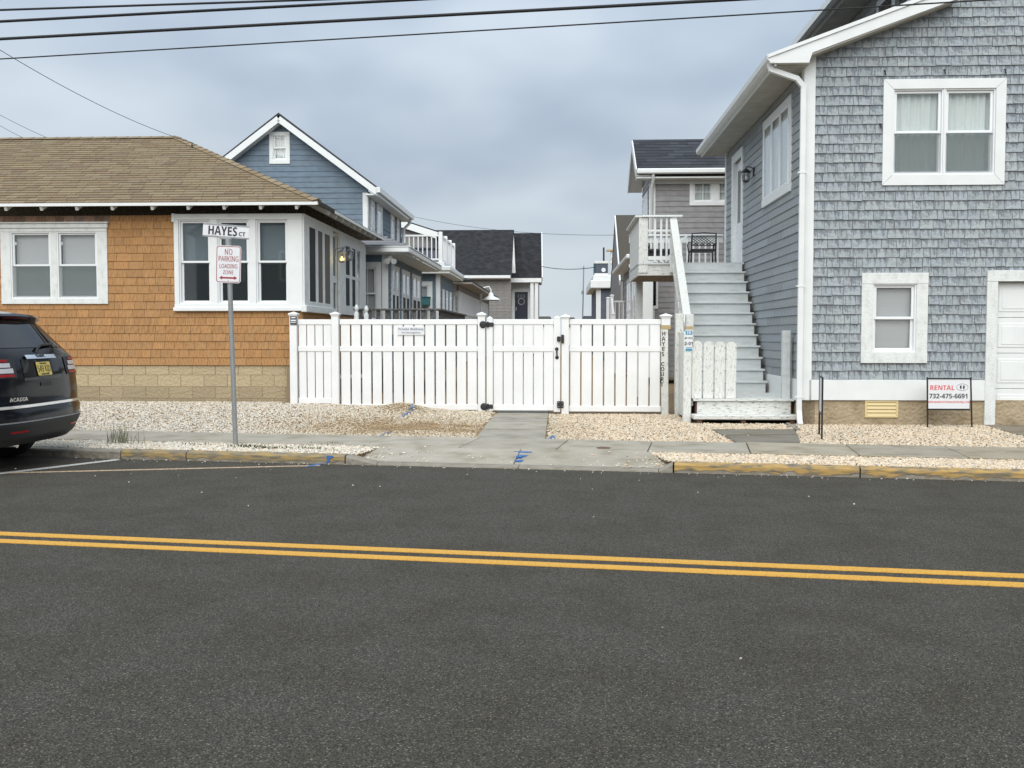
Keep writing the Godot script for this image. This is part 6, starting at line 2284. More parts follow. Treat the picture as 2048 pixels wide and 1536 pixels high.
	box(st, xl, xl + 0.2, 0.3, pe.y, z - 9.0, z - 0.1); box(st, xl, wr.x, 0.3, pe.y, z - 9.2, z - 9.0); box(st, wr.x - 0.2, wr.x, 0.3, e2.y, z - 9.0, dz - 0.1)
	put(o, "rear_wall", st, M.grey_wall)
	plate(o, "roof", [Vector3(xl, r1.y, rz), Vector3(xl, e1.y, rz - 4.6), Vector3(r1.x, e1.y, rz - 4.6), Vector3(r1.x, r1.y, rz)], M.black_roof)
	plate(o, "roof", [Vector3(l2.x, r2.y, z - 5.4), Vector3(l2.x, e2.y, z - 9.2), Vector3(r2.x, e2.y, z - 9.2), Vector3(r2.x, r2.y, z - 5.4)], M.black_roof)
	# gable triangle that closes the roof towards the court's other side
	st = mb()
	poly_slab(st, Plane3.new(Vector3(r1.x - 0.05, 0, 0), Vector3(0, 0, -1), Vector3.UP), PackedVector2Array([Vector2(-e1.z, e1.y - 0.1), Vector2(-rz + 4.6, e1.y - 0.1), Vector2(-rz, r1.y - 0.1)]), -0.1, 0.0)
	put(o, "gable_wall", st, M.grey_wall)
	st = mb()
	poly_slab(st, Plane3.new(Vector3(r2.x - 0.05, 0, 0), Vector3(0, 0, -1), Vector3.UP), PackedVector2Array([Vector2(-z + 1.6, e2.y - 0.1), Vector2(-z + 9.2, e2.y - 0.1), Vector2(-z + 5.4, r2.y - 0.1)]), -0.1, 0.0)
	put(o, "gable_wall", st, M.grey_wall)

func gable_house() -> void:
	var z := -47.0
	var a := at_depth(780, 437, z); var b := at_depth(876, 468, z)
	var o := thing("gabled_house", Vector3(a.x, 0.2, z), HOUSE, "grey house with a white edged low gable rising behind the roof deck", "house")
	var xl := 2 * a.x - b.x
	lap(o, front(z), PackedVector2Array([Vector2(xl, 0.3), Vector2(b.x - 0.4, 0.3), Vector2(b.x - 0.4, b.y), Vector2(a.x, a.y - 0.2), Vector2(xl, b.y - 0.2)]), [], Color(0.23, 0.225, 0.22), 0.2, 30)
	for e in [b, Vector3(xl, b.y, z)]:
		plate(o, "roof", [Vector3(a.x, a.y + 0.12, z + 0.3), Vector3(a.x, a.y + 0.12, z - 8), Vector3(e.x, e.y + 0.12, z - 8), Vector3(e.x, e.y + 0.12, z + 0.3)], M.black_roof)
		var st := mb()
		bar(st, Vector3(a.x, a.y - 0.1, z + 0.32), Vector3(e.x, e.y - 0.1, z + 0.32), 0.04, 0.3, Vector3.UP)
		put(o, "rake_board", st, M.trim)
	var st := mb()
	box(st, xl, xl + 0.1, 0.3, b.y - 0.2, z - 8, z - 0.1); box(st, xl, b.x - 0.4, 0.3, b.y - 0.2, z - 8.1, z - 8); box(st, b.x - 0.5, b.x - 0.4, 0.3, b.y, z - 8, z - 0.1)
	put(o, "rear_wall", st, M.grey_wall)

func grey_house() -> void:
	var z := -29.0; var x := 2.64
	var o := thing("grey_house", Vector3(x, 0.2, z), HOUSE, "grey clapboard house with a black roof and white gutter behind the deck", "house")
	var pl := front(z); var sd := facing_left(x)
	var ey := at_depth(1330, 347, z).y
	var grey := Color(0.28, 0.275, 0.28)
	var w := px_front(1379, 357, 1482, 411, z, {"side": 0.1, "head": 0.09, "foot": 0.1, "n": 2, "mull": 0.14, "single": true, "grid": [2, 2], "dress": "curtain"})
	lap(o, pl, rect(x, 9.0, 0.3, ey), [opening(w)], grey, 0.152)
	window(o, pl, w)
	strip(o, "corner_board", pl, x - 0.03, x + 0.15, 0.3, ey, 0.0, 0.035, M.trim)
	var ws := {"a0": -31.2, "a1": -29.6, "b0": 3.9, "b1": 5.7, "side": 0.1, "head": 0.1, "foot": 0.1, "n": 2, "mull": 0.1, "dress": "", "flush": true}
	lap(o, sd, rect(-31.5, z, 0.3, ey), [opening(ws)], grey, 0.152)
	window(o, sd, ws)
	var st := mb()
	box(st, x, 9.0, 0.3, ey, -31.6, -31.5); box(st, 8.9, 9.0, 0.3, ey, -31.5, z - 0.1)
	put(o, "rear_wall", st, M.grey_wall)
	var xe := x - 0.42
	var zf := z + 0.4
	var ye := at_depth(1340, 336, zf).y
	var rz := -30.25
	var yr := at_depth(1340, 279, rz).y
	plate(o, "roof", [Vector3(xe, ye, zf), Vector3(xe, yr, rz), Vector3(9.4, yr, rz), Vector3(9.4, ye, zf)], M.felt)
	plate(o, "roof", [Vector3(xe, yr, rz), Vector3(xe, ye, 2 * rz - zf), Vector3(9.4, ye, 2 * rz - zf), Vector3(9.4, yr, rz)], M.black_roof)
	var slope := Plane3.new(Vector3(0, ye, zf), Vector3.RIGHT, Vector3(0, yr - ye, rz - zf))
	courses(o, "roof_tab", slope, rect(xe, 6.5, 0.0, Vector2(yr - ye, rz - zf).length()), [], 0.2, 0.25, 0.6, 0.014, tones(Color(0.042, 0.046, 0.056), 0.28, 5), M.tab, 120, 0.0, 0.003)
	st = mb()
	bar(st, Vector3(xe - 0.01, ye - 0.14, zf), Vector3(xe - 0.01, yr - 0.14, rz), 0.03, 0.26)
	bar(st, Vector3(xe - 0.01, ye - 0.14, 2 * rz - zf), Vector3(xe - 0.01, yr - 0.14, rz), 0.03, 0.26)
	put(o, "rake_board", st, M.trim)
	plate(o, "rake_soffit", [Vector3(xe, ye - 0.2, zf), Vector3(xe, yr - 0.2, rz), Vector3(x, yr - 0.2, rz), Vector3(x, ye - 0.2, zf)], M.trim, Vector3(0, -0.02, 0))
	plate(o, "rake_soffit", [Vector3(xe, yr - 0.2, rz), Vector3(xe, ye - 0.2, 2 * rz - zf), Vector3(x, ye - 0.2, 2 * rz - zf), Vector3(x, yr - 0.2, rz)], M.trim, Vector3(0, -0.02, 0))
	st = mb()
	poly_slab(st, sd, PackedVector2Array([Vector2(z, ey), Vector2(rz, yr - 0.25), Vector2(2 * rz - z, ey)]), -0.1, 0.0)
	put(o, "gable_wall", st, M.grey_wall)
	st = mb()
	box(st, xe, 9.4, ye - 0.28, ye - 0.24, z, zf)
	put(o, "soffit", st, M.trim)
	st = mb()
	cbox(st, xe, 9.4, ye - 0.17, ye - 0.02, zf, zf + 0.12, 0.03)
	put(o, "gutter", st, M.trim)
	strip(o, "frieze_board", pl, x, 9.0, ey - 0.3, ey - 0.15, 0.02, 0.05, M.trim)
	st = mb()
	tube(st, [Vector3(x + 0.05, ye - 0.15, zf + 0.03), Vector3(x + 0.05, ye - 0.3, zf), Vector3(x + 0.04, ye - 0.5, z + 0.1), Vector3(x + 0.04, 0.5, z + 0.1)], 0.045, 8)
	put(o, "downspout", st, M.trim)
	# lower storey stands out towards the court
	var lx := 2.30
	var ls := facing_left(lx)
	var hs := []; var wd := []
	for e in [[-33.2, -31.4], [-31.0, -29.4]]:
		var d := {"a0": e[0], "a1": e[1], "b0": 1.2, "b1": 3.3, "side": 0.1, "head": 0.1, "foot": 0.1, "n": 2, "mull": 0.1, "stile": 0.05, "dress": "", "flush": true}
		wd.append(d); hs.append(opening(d))
	lap(o, ls, rect(-35.0, -28.2, 0.3, 3.6), hs, grey, 0.152, 30)
	for d in wd: window(o, ls, d)
	st = mb()
	box(st, lx, x, 0.3, 3.6, -28.3, -28.2)
	put(o, "return_wall", st, M.trim)
	st = mb()
	cbox(st, lx - 0.06, lx + 0.36, 0.3, 3.6, -28.19, -28.1, 0.01)
	put(o, "pilaster", st, M.trim)
	plate(o, "lower_roof", [Vector3(2.0, 3.72, -28.0), Vector3(x, 4.1, -28.0), Vector3(x, 4.1, -35.2), Vector3(2.0, 3.72, -35.2)], M.grey_roof)
	st = mb()
	box(st, 2.0, lx, 3.6, 3.63, -35.2, -28.0)
	put(o, "lower_soffit", st, M.trim_old)
	st = mb()
	cbox(st, 1.9, 2.01, 3.61, 3.74, -35.2, -28.0, 0.03)
	put(o, "lower_gutter", st, M.trim)
	# lower window seen under the deck
	var lw := px_front(1301, 552, 1316, 618, z, {"side": 0.06, "head": 0.08, "foot": 0.1, "n": 1, "dress": ""})
	st = mb()
	slab(st, pl, lw.a0, lw.a1, lw.b0, lw.b1, 0.022, 0.05, 0.004)
	var cs := put(o, "casing", st, M.trim)
	st = mb()
	slab(st, pl, lw.a0 + 0.06, lw.a1 - 0.06, lw.b0 + 0.1, lw.b1 - 0.08, 0.051, 0.058)
	put(cs, "pane", st, M.car_glass)
	# white porch railing in the court
	var rx := at_depth(1219, 600, -34.5)
	var r := thing("porch_railing", Vector3(rx.x, 0.2, -34.5), HOUSE, "white stair railing with capped newel posts in front of the navy house", "railing")
	railing(r, Vector3(rx.x + 0.05, 1.7, -34.5), Vector3(rx.x + 0.62, 1.7, -34.5), 0.95, 0.14, M.vinyl)
	for e in [[1216.0, 597.0, -34.9], [1224.0, 592.0, -34.5], [1226.5, 629.0, -33.4]]:
		var q := at_depth(e[0], e[1], e[2])
		st = mb()
		cbox(st, q.x - 0.055, q.x + 0.055, 0.2, q.y, q.z - 0.055, q.z + 0.055, 0.008)
		post_cap(st, q.x, q.y, q.z, 0.055)
		put(r, "newel_post", st, M.vinyl)
	st = mb()
	bar(st, at_depth(1224, 598, -34.5), at_depth(1227, 633, -33.4), 0.06, 0.08)
	put(r, "stair_rail", st, M.vinyl)
	st = mb()
	box(st, rx.x - 0.1, rx.x + 0.7, 0.2, 1.7, -35.6, -34.45)
	put(r, "landing", st, M.trim_old)

func brown_house() -> void:
	var z := -43.0
	var a := at_depth(1247, 430, z - 4.0); var b := at_depth(1240, 560, z)
	var o := thing("brown_roofed_house", Vector3(b.x, 0.2, z), HOUSE, "house with a steep brown shingle roof behind the grey clapboard house", "house")
	plate(o, "roof", [Vector3(b.x, b.y, z), Vector3(b.x, a.y, z - 4.0), Vector3(9.5, a.y, z - 4.0), Vector3(9.5, b.y, z)], M.brown_roof)
	plate(o, "roof", [Vector3(b.x, a.y, z - 4.0), Vector3(b.x, b.y, z - 8.0), Vector3(9.5, b.y, z - 8.0), Vector3(9.5, a.y, z - 4.0)], M.brown_roof)
	var st := mb()
	bar(st, Vector3(b.x, b.y - 0.12, z), Vector3(b.x, a.y - 0.12, z - 4.0), 0.05, 0.25)
	put(o, "rake_board", st, M.trim)
	st = mb()
	poly_slab(st, facing_left(b.x + 0.03), PackedVector2Array([Vector2(z, 0.3), Vector2(z, b.y), Vector2(z - 4.0, a.y - 0.07), Vector2(z - 8.0, b.y - 0.07), Vector2(z - 8.0, 0.3)]), -0.1, 0.0)
	box(st, b.x + 0.4, 9.5, 0.3, b.y, z - 0.1, z)
	box(st, b.x + 0.4, 9.5, 0.3, b.y, z - 8.0, z - 7.9)
	put(o, "wall", st, M.grey_wall)

func navy_house() -> void:
	var z := -56.0
	var c := at_depth(1193, 570, z)
	var o := thing("navy_house", Vector3(c.x, 0.2, z), HOUSE, "navy clapboard house with white cornice and railed roof terrace far down the court", "house")
	var pl := front(z)
	var ct := at_depth(1220, 577, z).y
	lap(o, pl, rect(c.x, 9.0, 0.3, ct), [], Color(0.085, 0.10, 0.135), 0.2, 40)
	strip(o, "corner_board", pl, c.x - 0.02, c.x + 0.24, 0.3, ct, 0.0, 0.04, M.trim)
	var st := mb()
	box(st, c.x, c.x + 0.1, 0.3, ct, z - 8, z - 0.1); box(st, c.x, 9.0, 0.3, ct, z - 8.1, z - 8)
	put(o, "side_wall", st, M.navy_wall)
	st = mb()
	var y1 := at_depth(1200, 561, z).y
	cbox(st, c.x - 0.35, 9.0, ct, y1, z - 8.3, z + 0.35, 0.04)
	cbox(st, c.x - 0.2, 9.0, y1 + 0.001, at_depth(1200, 551, z).y, z - 8.1, z + 0.2, 0.03)
	put(o, "cornice", st, M.trim)
	var fy0 := at_depth(1200, 551, z).y
	var x1 := at_depth(1216, 540, z).x
	strip(o, "terrace_panel", pl, c.x - 0.1, x1, fy0 + 0.12, at_depth(1200, 527, z).y, -0.05, 0.0, M.navy_wall)
	strip(o, "terrace_base", pl, c.x - 0.12, x1 + 0.02, fy0, fy0 + 0.12, -0.06, 0.03, M.trim)
	st = mb()
	lathe(st, at_depth(1207, 540, z + 0.02), [Vector2(0.12, 0.0), Vector2(0.12, 0.02), Vector2(0.0, 0.021)], 20, Basis(Vector3.RIGHT, PI / 2))
	put(o, "roundel", st, M.sign_white)
	strip(o, "coping", pl, c.x - 0.12, x1 + 0.02, at_depth(1200, 527, z).y, at_depth(1200, 522, z).y, -0.1, 0.04, M.trim_old)
	strip(o, "end_panel", facing_left(c.x - 0.1), z - 2.0, z, fy0, at_depth(1200, 523, z).y, -0.05, 0.0, M.teal)
	railing(o, Vector3(x1 + 0.1, fy0 - 0.1, z), Vector3(4.6, fy0 - 0.1, z), at_depth(1200, 524, z).y - fy0 + 0.1, 0.16, M.vinyl, 0.06)
	var q := at_depth(1222, 520, z - 3.0); var q2 := at_depth(1222, 502, z - 3.0)
	for i in 4:
		strip(o, "upper_band", front(z - 3.0), q.x, 5.0, lerpf(fy0, q2.y, i / 4.0), lerpf(fy0, q2.y, (i + 1) / 4.0) - 0.02, -0.4, 0.02 * (i % 2), M.trim if i % 2 else M.cream)
	strip(o, "upper_cap", front(z - 3.0), q.x - 0.25, 5.0, q2.y, q2.y + 0.08, -0.6, 0.25, M.ochre)
	var v := at_depth(1207.5, 517, z - 2.0)
	st = mb()
	tube(st, [Vector3(v.x, fy0, v.z), at_depth(1207.5, 495, z - 2.0)], 0.05, 8)
	put(o, "vent_pipe", st, M.black_metal)

func far_roofs() -> void:
	# a mast against the sky
	var p := at_depth(1167.5, 532, -60.0)
	var m := thing("mast", Vector3(p.x, 0.2, -60.0), HOUSE, "thin grey flag mast against the sky at the open end of the court", "mast")
	var st := mb()
	tube(st, [Vector3(p.x - 0.1, 0.2, -60.0), p], 0.035, 8)
	put(m, "pole", st, M.grey_metal)
	st = mb()
	var c := at_depth(1167, 585, -60.0)
	tube(st, [c + Vector3(-0.05, -0.1, 0), c + Vector3(-0.05, 0.1, 0)], 0.07, 8)
	put(m, "cleat", st, M.grey_metal)
	# low roofs beyond the court
	var rows := [[1064, 1112, 632, 652, -150.0, "brown_roof", "small far cottage with a dark roof left of the gap in the court"], [1128, 1156, 634, 652, -160.0, "brown_roof", "small far cottage with a brown roof in the middle of the gap"], [1158, 1200, 631, 652, -140.0, "felt", "small far cottage with a black roof beside the navy house"]]
	for e in rows:
		var z: float = e[4]
		var a := at_depth(e[0], e[3], z); var b := at_depth(e[1], e[3], z)
		var t := at_depth((e[0] + e[1]) / 2.0, e[2], z)
		var o := thing("far_cottage", Vector3((a.x + b.x) / 2, 0.2, z), HOUSE, e[6], "house", "far cottages beyond the court")
		st = mb()
		box(st, a.x + 0.3, b.x - 0.3, 0.0, a.y, z - 6, z)
		put(o, "wall", st, M.trim_old)
		var k: float = (b.x - a.x) * 0.25
		plate(o, "roof", [Vector3(a.x, a.y, z + 0.3), Vector3(a.x + k, t.y, z - 3), Vector3(b.x - k, t.y, z - 3), Vector3(b.x, a.y, z + 0.3)], M[e[5]])
		plate(o, "roof", [Vector3(a.x + k, t.y, z - 3), Vector3(a.x, a.y, z - 6.3), Vector3(b.x, a.y, z - 6.3), Vector3(b.x - k, t.y, z - 3)], M[e[5]])
		plate(o, "roof", [Vector3(a.x, a.y, z - 6.3), Vector3(a.x + k, t.y, z - 3), Vector3(a.x, a.y, z + 0.3)], M[e[5]])
		plate(o, "roof", [Vector3(b.x, a.y, z + 0.3), Vector3(b.x - k, t.y, z - 3), Vector3(b.x, a.y, z - 6.3)], M[e[5]])

# ---------- the parked car ----------
# rows: x behind the rear end (negative is forward), y, half width, how far the edge curves forward, how far it drops
const BODY := [[-0.14, 0.29, 0.86, 0.10, 0.0], [-0.03, 0.37, 0.93, 0.15, 0.0], [0.0, 0.52, 0.965, 0.12, 0.0], [-0.008, 0.655, 0.97, 0.11, 0.0], [-0.045, 0.69, 0.965, 0.10, 0.0], [-0.055, 0.84, 0.96, 0.09, 0.0], [-0.075, 1.02, 0.95, 0.085, 0.0], [-0.12, 1.21, 0.935, 0.08, 0.0], [-0.185, 1.305, 0.92, 0.10, 0.0],
	[-0.44, 1.645, 0.735, 0.09, 0.03], [-0.36, 1.675, 0.73, 0.12, 0.04], [-0.39, 1.70, 0.73, 0.12, 0.04], [-0.80, 1.752, 0.72, 0.02, 0.05], [-1.4, 1.775, 0.72, 0.0, 0.05], [-2.5, 1.765, 0.72, 0.0, 0.05], [-3.3, 1.62, 0.70, -0.06, 0.04],
	[-4.02, 1.17, 0.86, -0.12, 0.03], [-4.25, 1.12, 0.90, -0.14, 0.04], [-4.85, 0.96, 0.88, -0.2, 0.03], [-5.03, 0.75, 0.86, -0.2, 0.0], [-5.06, 0.42, 0.84, -0.2, 0.0], [-4.95, 0.27, 0.8, -0.2, 0.0]]
var car_at := Vector3.ZERO

func hull(i: float, s: float, out := 0.0) -> Vector3:
	var k := clampi(int(i), 0, BODY.size() - 2)
	var f := i - k
	var r := []
	for n in 5: r.append(lerpf(BODY[k][n], BODY[k + 1][n], f))
	var e := pow(absf(s), 3.2)
	var nx: float = BODY[k + 1][1] - BODY[k][1]; var ny: float = -(BODY[k + 1][0] - BODY[k][0])
	var n2 := Vector2(nx, ny).normalized()
	return car_at + Vector3(r[0] - r[3] * e + n2.x * out, r[1] - r[4] * e + n2.y * out, s * r[2] * 0.97)

func hull_patch(st: SurfaceTool, i0: float, i1: float, s0: float, s1: float, out: float, inset := 0.0, n := 8) -> void:
	# a panel that follows the body; inset narrows its upper edge
	for a in n:
		for b in n:
			var p := []
			for e in [[0, 0], [1, 0], [1, 1], [0, 1]]:
				var ti := lerpf(i0, i1, float(a + e[0]) / n)
				var g := float(a + e[0]) / n
				var ss := lerpf(s0 + (inset * g if s0 < 0 else 0.0), s1 - (inset * g if s1 > 0 else 0.0), float(b + e[1]) / n)
				p.append(hull(ti, ss, out))
			quad(st, p[0], p[1], p[2], p[3])

func car() -> void:
	var w := Vector3(-5.13, 0, -11.12)
	car_at = w.rotated(Vector3.UP, CAR)
	var o := thing("parked_car", car_at, CAR, "black sport utility car parked at the kerb with its tail to the court", "car")
	var st := mb(true)
	var ns := 20
	for i in BODY.size() - 1:
		st.set_smooth_group(0 if not i in [8, 9, 10] else i + 1)
		for j in ns:
			var s0 := -1.0 + 2.0 * j / ns; var s1 := -1.0 + 2.0 * (j + 1) / ns
			quad(st, hull(i, s0), hull(i, s1), hull(i + 1, s1), hull(i + 1, s0))
	st.set_smooth_group(30)
	for side in [-1.0, 1.0]:
		var low := [[], []]; var up := [[], []]
		for i in BODY.size():
			var p := hull(i, side)
			if i <= 8 or i >= 16: low[0].append(Vector2(p.x, p.y)); low[1].append(p)
			if i >= 8 and i <= 16: up[0].append(Vector2(p.x, p.y)); up[1].append(p)
		for part in [low, up]:
			var idx := Geometry2D.triangulate_polygon(PackedVector2Array(part[0]))
			for k in range(0, idx.size(), 3): tri(st, part[1][idx[k]], part[1][idx[k + 1]], part[1][idx[k + 2]])
	put(o, "body", st, M.car_paint)
	st = mb(true)
	hull_patch(st, 8.06, 8.93, -0.93, 0.93, 0.006, 0.05, 12)
	put(o, "rear_window", st, M.car_glass)
	for side in [-1.0, 1.0]:
		st = mb(true)
		var pts := []
		for e in [[8.2, 0.0], [8.85, 0.0], [13.0, 0.0], [14.4, 0.0], [15.8, 0.0]]: pts.append(hull(e[0], side))
		var c := Vector3.ZERO
		for p in pts: c += p / pts.size()
		for k in pts.size(): pts[k] = pts[k].lerp(c, 0.10) + Vector3(0, 0, side * 0.006)
		for k in range(1, pts.size() - 1): tri(st, pts[0], pts[k], pts[k + 1])
		put(o, "side_window", st, M.car_glass)
	st = mb(true)
	hull_patch(st, 15.12, 15.9, -0.9, 0.9, 0.006, 0.0, 8)
	put(o, "windscreen", st, M.car_glass)
	# spoiler with brake light
	st = mb(true)
	hull_patch(st, 9.2, 9.95, -0.35, 0.35, 0.006)
	put(o, "brake_light", st, M.tail_red)
	# lower black trim and bumper strips
	st = mb(true)
	hull_patch(st, 0.05, 2.1, -0.999, 0.999, 0.006, 0.0, 14)
	var bm := put(o, "bumper_cladding", st, M.black_plastic)
	st = mb(true)
	hull_patch(st, 4.0, 4.2, -0.99, 0.99, 0.016, 0.0, 16)
	put(bm, "chrome_strip", st, M.chrome)
	st = mb(true)
	hull_patch(st, 2.13, 2.24, -0.99, 0.99, 0.012, 0.0, 16)
	put(bm, "trim_strip", st, M.grey_metal)
	for s in [[-0.82, -0.52], [0.52, 0.82]]:
		st = mb(true)
		hull_patch(st, 1.42, 1.56, s[0] * 0.98, s[1] * 0.98, 0.012)
		put(bm, "reflector", st, M.tail_red)
	# tail lamps: red, clear, clear, red
	for side in [-1.0, 1.0]:
		st = mb(true)
		var a := minf(side * 0.60, side * 0.985); var b := maxf(side * 0.60, side * 0.985)
		hull_patch(st, 5.95, 7.02, a, b, 0.008)
		var l := put(o, "tail_lamp", st, M.black_plastic)
		for e in [[6.02, 6.16, "tail_red", 0.66], [6.22, 6.48, "tail_clear", 0.66], [6.54, 6.78, "tail_clear", 0.70], [6.84, 6.97, "tail_red", 0.74]]:
			st = mb(true)
			hull_patch(st, e[0], e[1], minf(side * e[3], side * 0.975), maxf(side * e[3], side * 0.975), 0.014)
			put(l, "lens", st, M[e[2]])
	# plate in its recess
	st = mb(true)
	hull_patch(st, 5.75, 6.98, -0.46, 0.46, 0.004)
	var tg := put(o, "plate_recess", st, M.car_glass)
	var pa := hull(6.0, 0.0, 0.014); var pb := hull(6.9, 0.0, 0.014)
	var up := (pb - pa).normalized()
	var pl := Plane3.new(Vector3(pa.x, 0, 0) * 0.0 + pa.lerp(pb, 0.42), Vector3(0, 0, -1), up)
	st = mb()
	poly_slab(st, pl, round_rect(0.152, 0.076, 0.012), 0.0, 0.003)
	var lp := put(o, "number_plate", st, M.plate)
	var tb := Basis(pl.u, pl.v, pl.n)
	lettering(lp, "lettering", "S49 KJD", pl.at(0, 0.0, 0.0035), 0.072, M.sign_black, tb, 500, 0.84)
	lettering(lp, "lettering", "New Jersey", pl.at(0, 0.060, 0.0035), 0.020, M.sign_black, tb, 700, 1.0)
	lettering(lp, "lettering", "Garden State", pl.at(0, -0.060, 0.0035), 0.020, M.sign_black, tb, 700, 1.0)
	st = mb(true)
	hull_patch(st, 6.96, 7.30, -0.36, 0.36, 0.022, 0.0, 6)
	var bar_ := put(o, "badge_bar", st, M.chrome)
	var q := hull(7.13, 0.0, 0.026)
	lettering(bar_, "lettering", "GMC", q, 0.050, M.sign_black, tb, 800, 1.3)
	q = hull(4.62, 0.72, 0.008)
	lettering(o, "lettering", "ACADIA", hull(4.62, 0.62, 0.01), 0.040, M.chrome, Basis(Vector3(0, 0, -1), Vector3.UP, Vector3.RIGHT).rotated(Vector3.UP, -0.18), 700, 1.35)
	# small camera recess and wiper
	st = mb(true)
	hull_patch(st, 5.35, 5.6, -0.12, 0.12, 0.006)
	put(o, "latch_pad", st, M.black_plastic)
	st = mb()
	var wb := hull(8.04, -0.02, 0.03)
	tube(st, [wb + Vector3(0, -0.09, 0.02), wb + Vector3(0.015, -0.02, 0.0), wb + Vector3(0.0, 0.02, -0.1), hull(8.12, -0.5, 0.02)], 0.014, 6)
	put(o, "wiper", st, M.black_plastic)
	# wheels
	for e in [[-0.98, 1.0], [-0.98, -1.0], [-4.05, 1.0], [-4.05, -1.0]]:
		var c := car_at + Vector3(e[0], 0.385, e[1] * 0.83)
		var bs := Basis(Vector3.RIGHT, e[1] * PI / 2)
		st = mb()
		lathe(st, c, [Vector2(0.25, -0.12), Vector2(0.34, -0.125), Vector2(0.372, -0.10), Vector2(0.385, -0.06), Vector2(0.385, 0.06), Vector2(0.372, 0.10), Vector2(0.34, 0.125), Vector2(0.25, 0.12)], 40, bs)
		var t := put(o, "wheel", st, M.tyre)
		st = mb()
		lathe(st, c, [Vector2(0.25, -0.12), Vector2(0.252, 0.11), Vector2(0.235, 0.115), Vector2(0.22, 0.06), Vector2(0.06, 0.09), Vector2(0.0, 0.095)], 30, bs)
		put(t, "rim", st, M.grey_metal)
	# axle and floor that show beneath the bumper
	st = mb()
	box(st, car_at.x - 4.6, car_at.x - 0.25, 0.30, 0.36, car_at.z - 0.68, car_at.z + 0.68)
	tube(st, [car_at + Vector3(-0.98, 0.36, -0.75), car_at + Vector3(-0.98, 0.36, 0.75)], 0.05, 8)
	put(o, "underbody", st, M.black_plastic)
	st = mb()
	tube(st, [car_at + Vector3(-0.7, 0.30, 0.45), car_at + Vector3(-0.16, 0.29, 0.45)], 0.035, 10)
	put(o, "exhaust_pipe", st, M.chrome)

# ---------- overhead lines ----------
func cable(label: String, pts: Array, r: float, m: Material = null) -> void:
	var mid: Vector3 = pts[pts.size() / 2]
	var o := thing("overhead_cable", mid, 0.0, label, "cable", "overhead cables")
	var st := mb()
	tube(st, pts, r, 6)
	put(o, "strand", st, M.cable)

func along_road(px0: float, py0: float, px1: float, py1: float, sag: float, t := 11.0) -> Array:
	var a := at_depth(px0, py0, -t, ROAD); var b := at_depth(px1, py1, -t, ROAD)
	var out := []
	for i in 41:
		var f := -1.6 + 4.2 * i / 40.0
		var p := a.lerp(b, f)
		p.y += sag * (f - 0.0) * (f - 1.0)
		out.append(to_world(p, ROAD))
	return out

func hang(a: Vector3, b: Vector3, sag: float, ang := HOUSE, over := 0.0) -> Array:
	var out := []
	for i in 25:
		var f := -over + (1.0 + over) * i / 24.0
		var p := a.lerp(b, f)
		p.y -= sag * 4.0 * f * (1.0 - f)
		out.append(to_world(p, ang))
	return out

func cables() -> void:
	cable("topmost thick black cable along the street, cutting the sky's corner", along_road(0, 20, 640, -1, 0.0), 0.013)
	cable("second thick black cable along the street below the topmost one", along_road(0, 43, 850, -2, 0.0, 11.1), 0.017)
	cable("thickest black cable along the street, third from the top", along_road(0, 78, 1450, 0, 0.0, 11.0), 0.018)
	cable("thin lowest black cable along the street, ending at the grey gable", along_road(0, 118, 1975, 0, 0.012, 11.05), 0.008)
	var a := at_depth(384, 285, -20.0)
	cable("thin service wire slanting down to the tan hip roof", hang(at_depth(0, 100, -13.5), a, 0.12, HOUSE, 0.4), 0.0045)
	cable("short service wire from the roof bracket down the hip", hang(a, at_depth(424, 305, -21.2), 0.01), 0.0045)
	cable("faint wire sinking behind the tan roof, upper of two", hang(at_depth(-60, 195, -44.0), at_depth(110, 282, -44.0), 0.1), 0.010)
	cable("faint wire sinking behind the tan roof, lower of two", hang(at_depth(-60, 212, -46.0), at_depth(60, 282, -46.0), 0.1), 0.010)
	cable("faint far wire from the blue house across to the brown roof", hang(at_depth(812, 430, -60.0), at_depth(1246, 470, -47.0), 0.35), 0.010)
	cable("dark far wire from the end house to the navy house", hang(at_depth(1084, 533, -66.0), at_depth(1193, 534, -56.5), 0.15), 0.022)

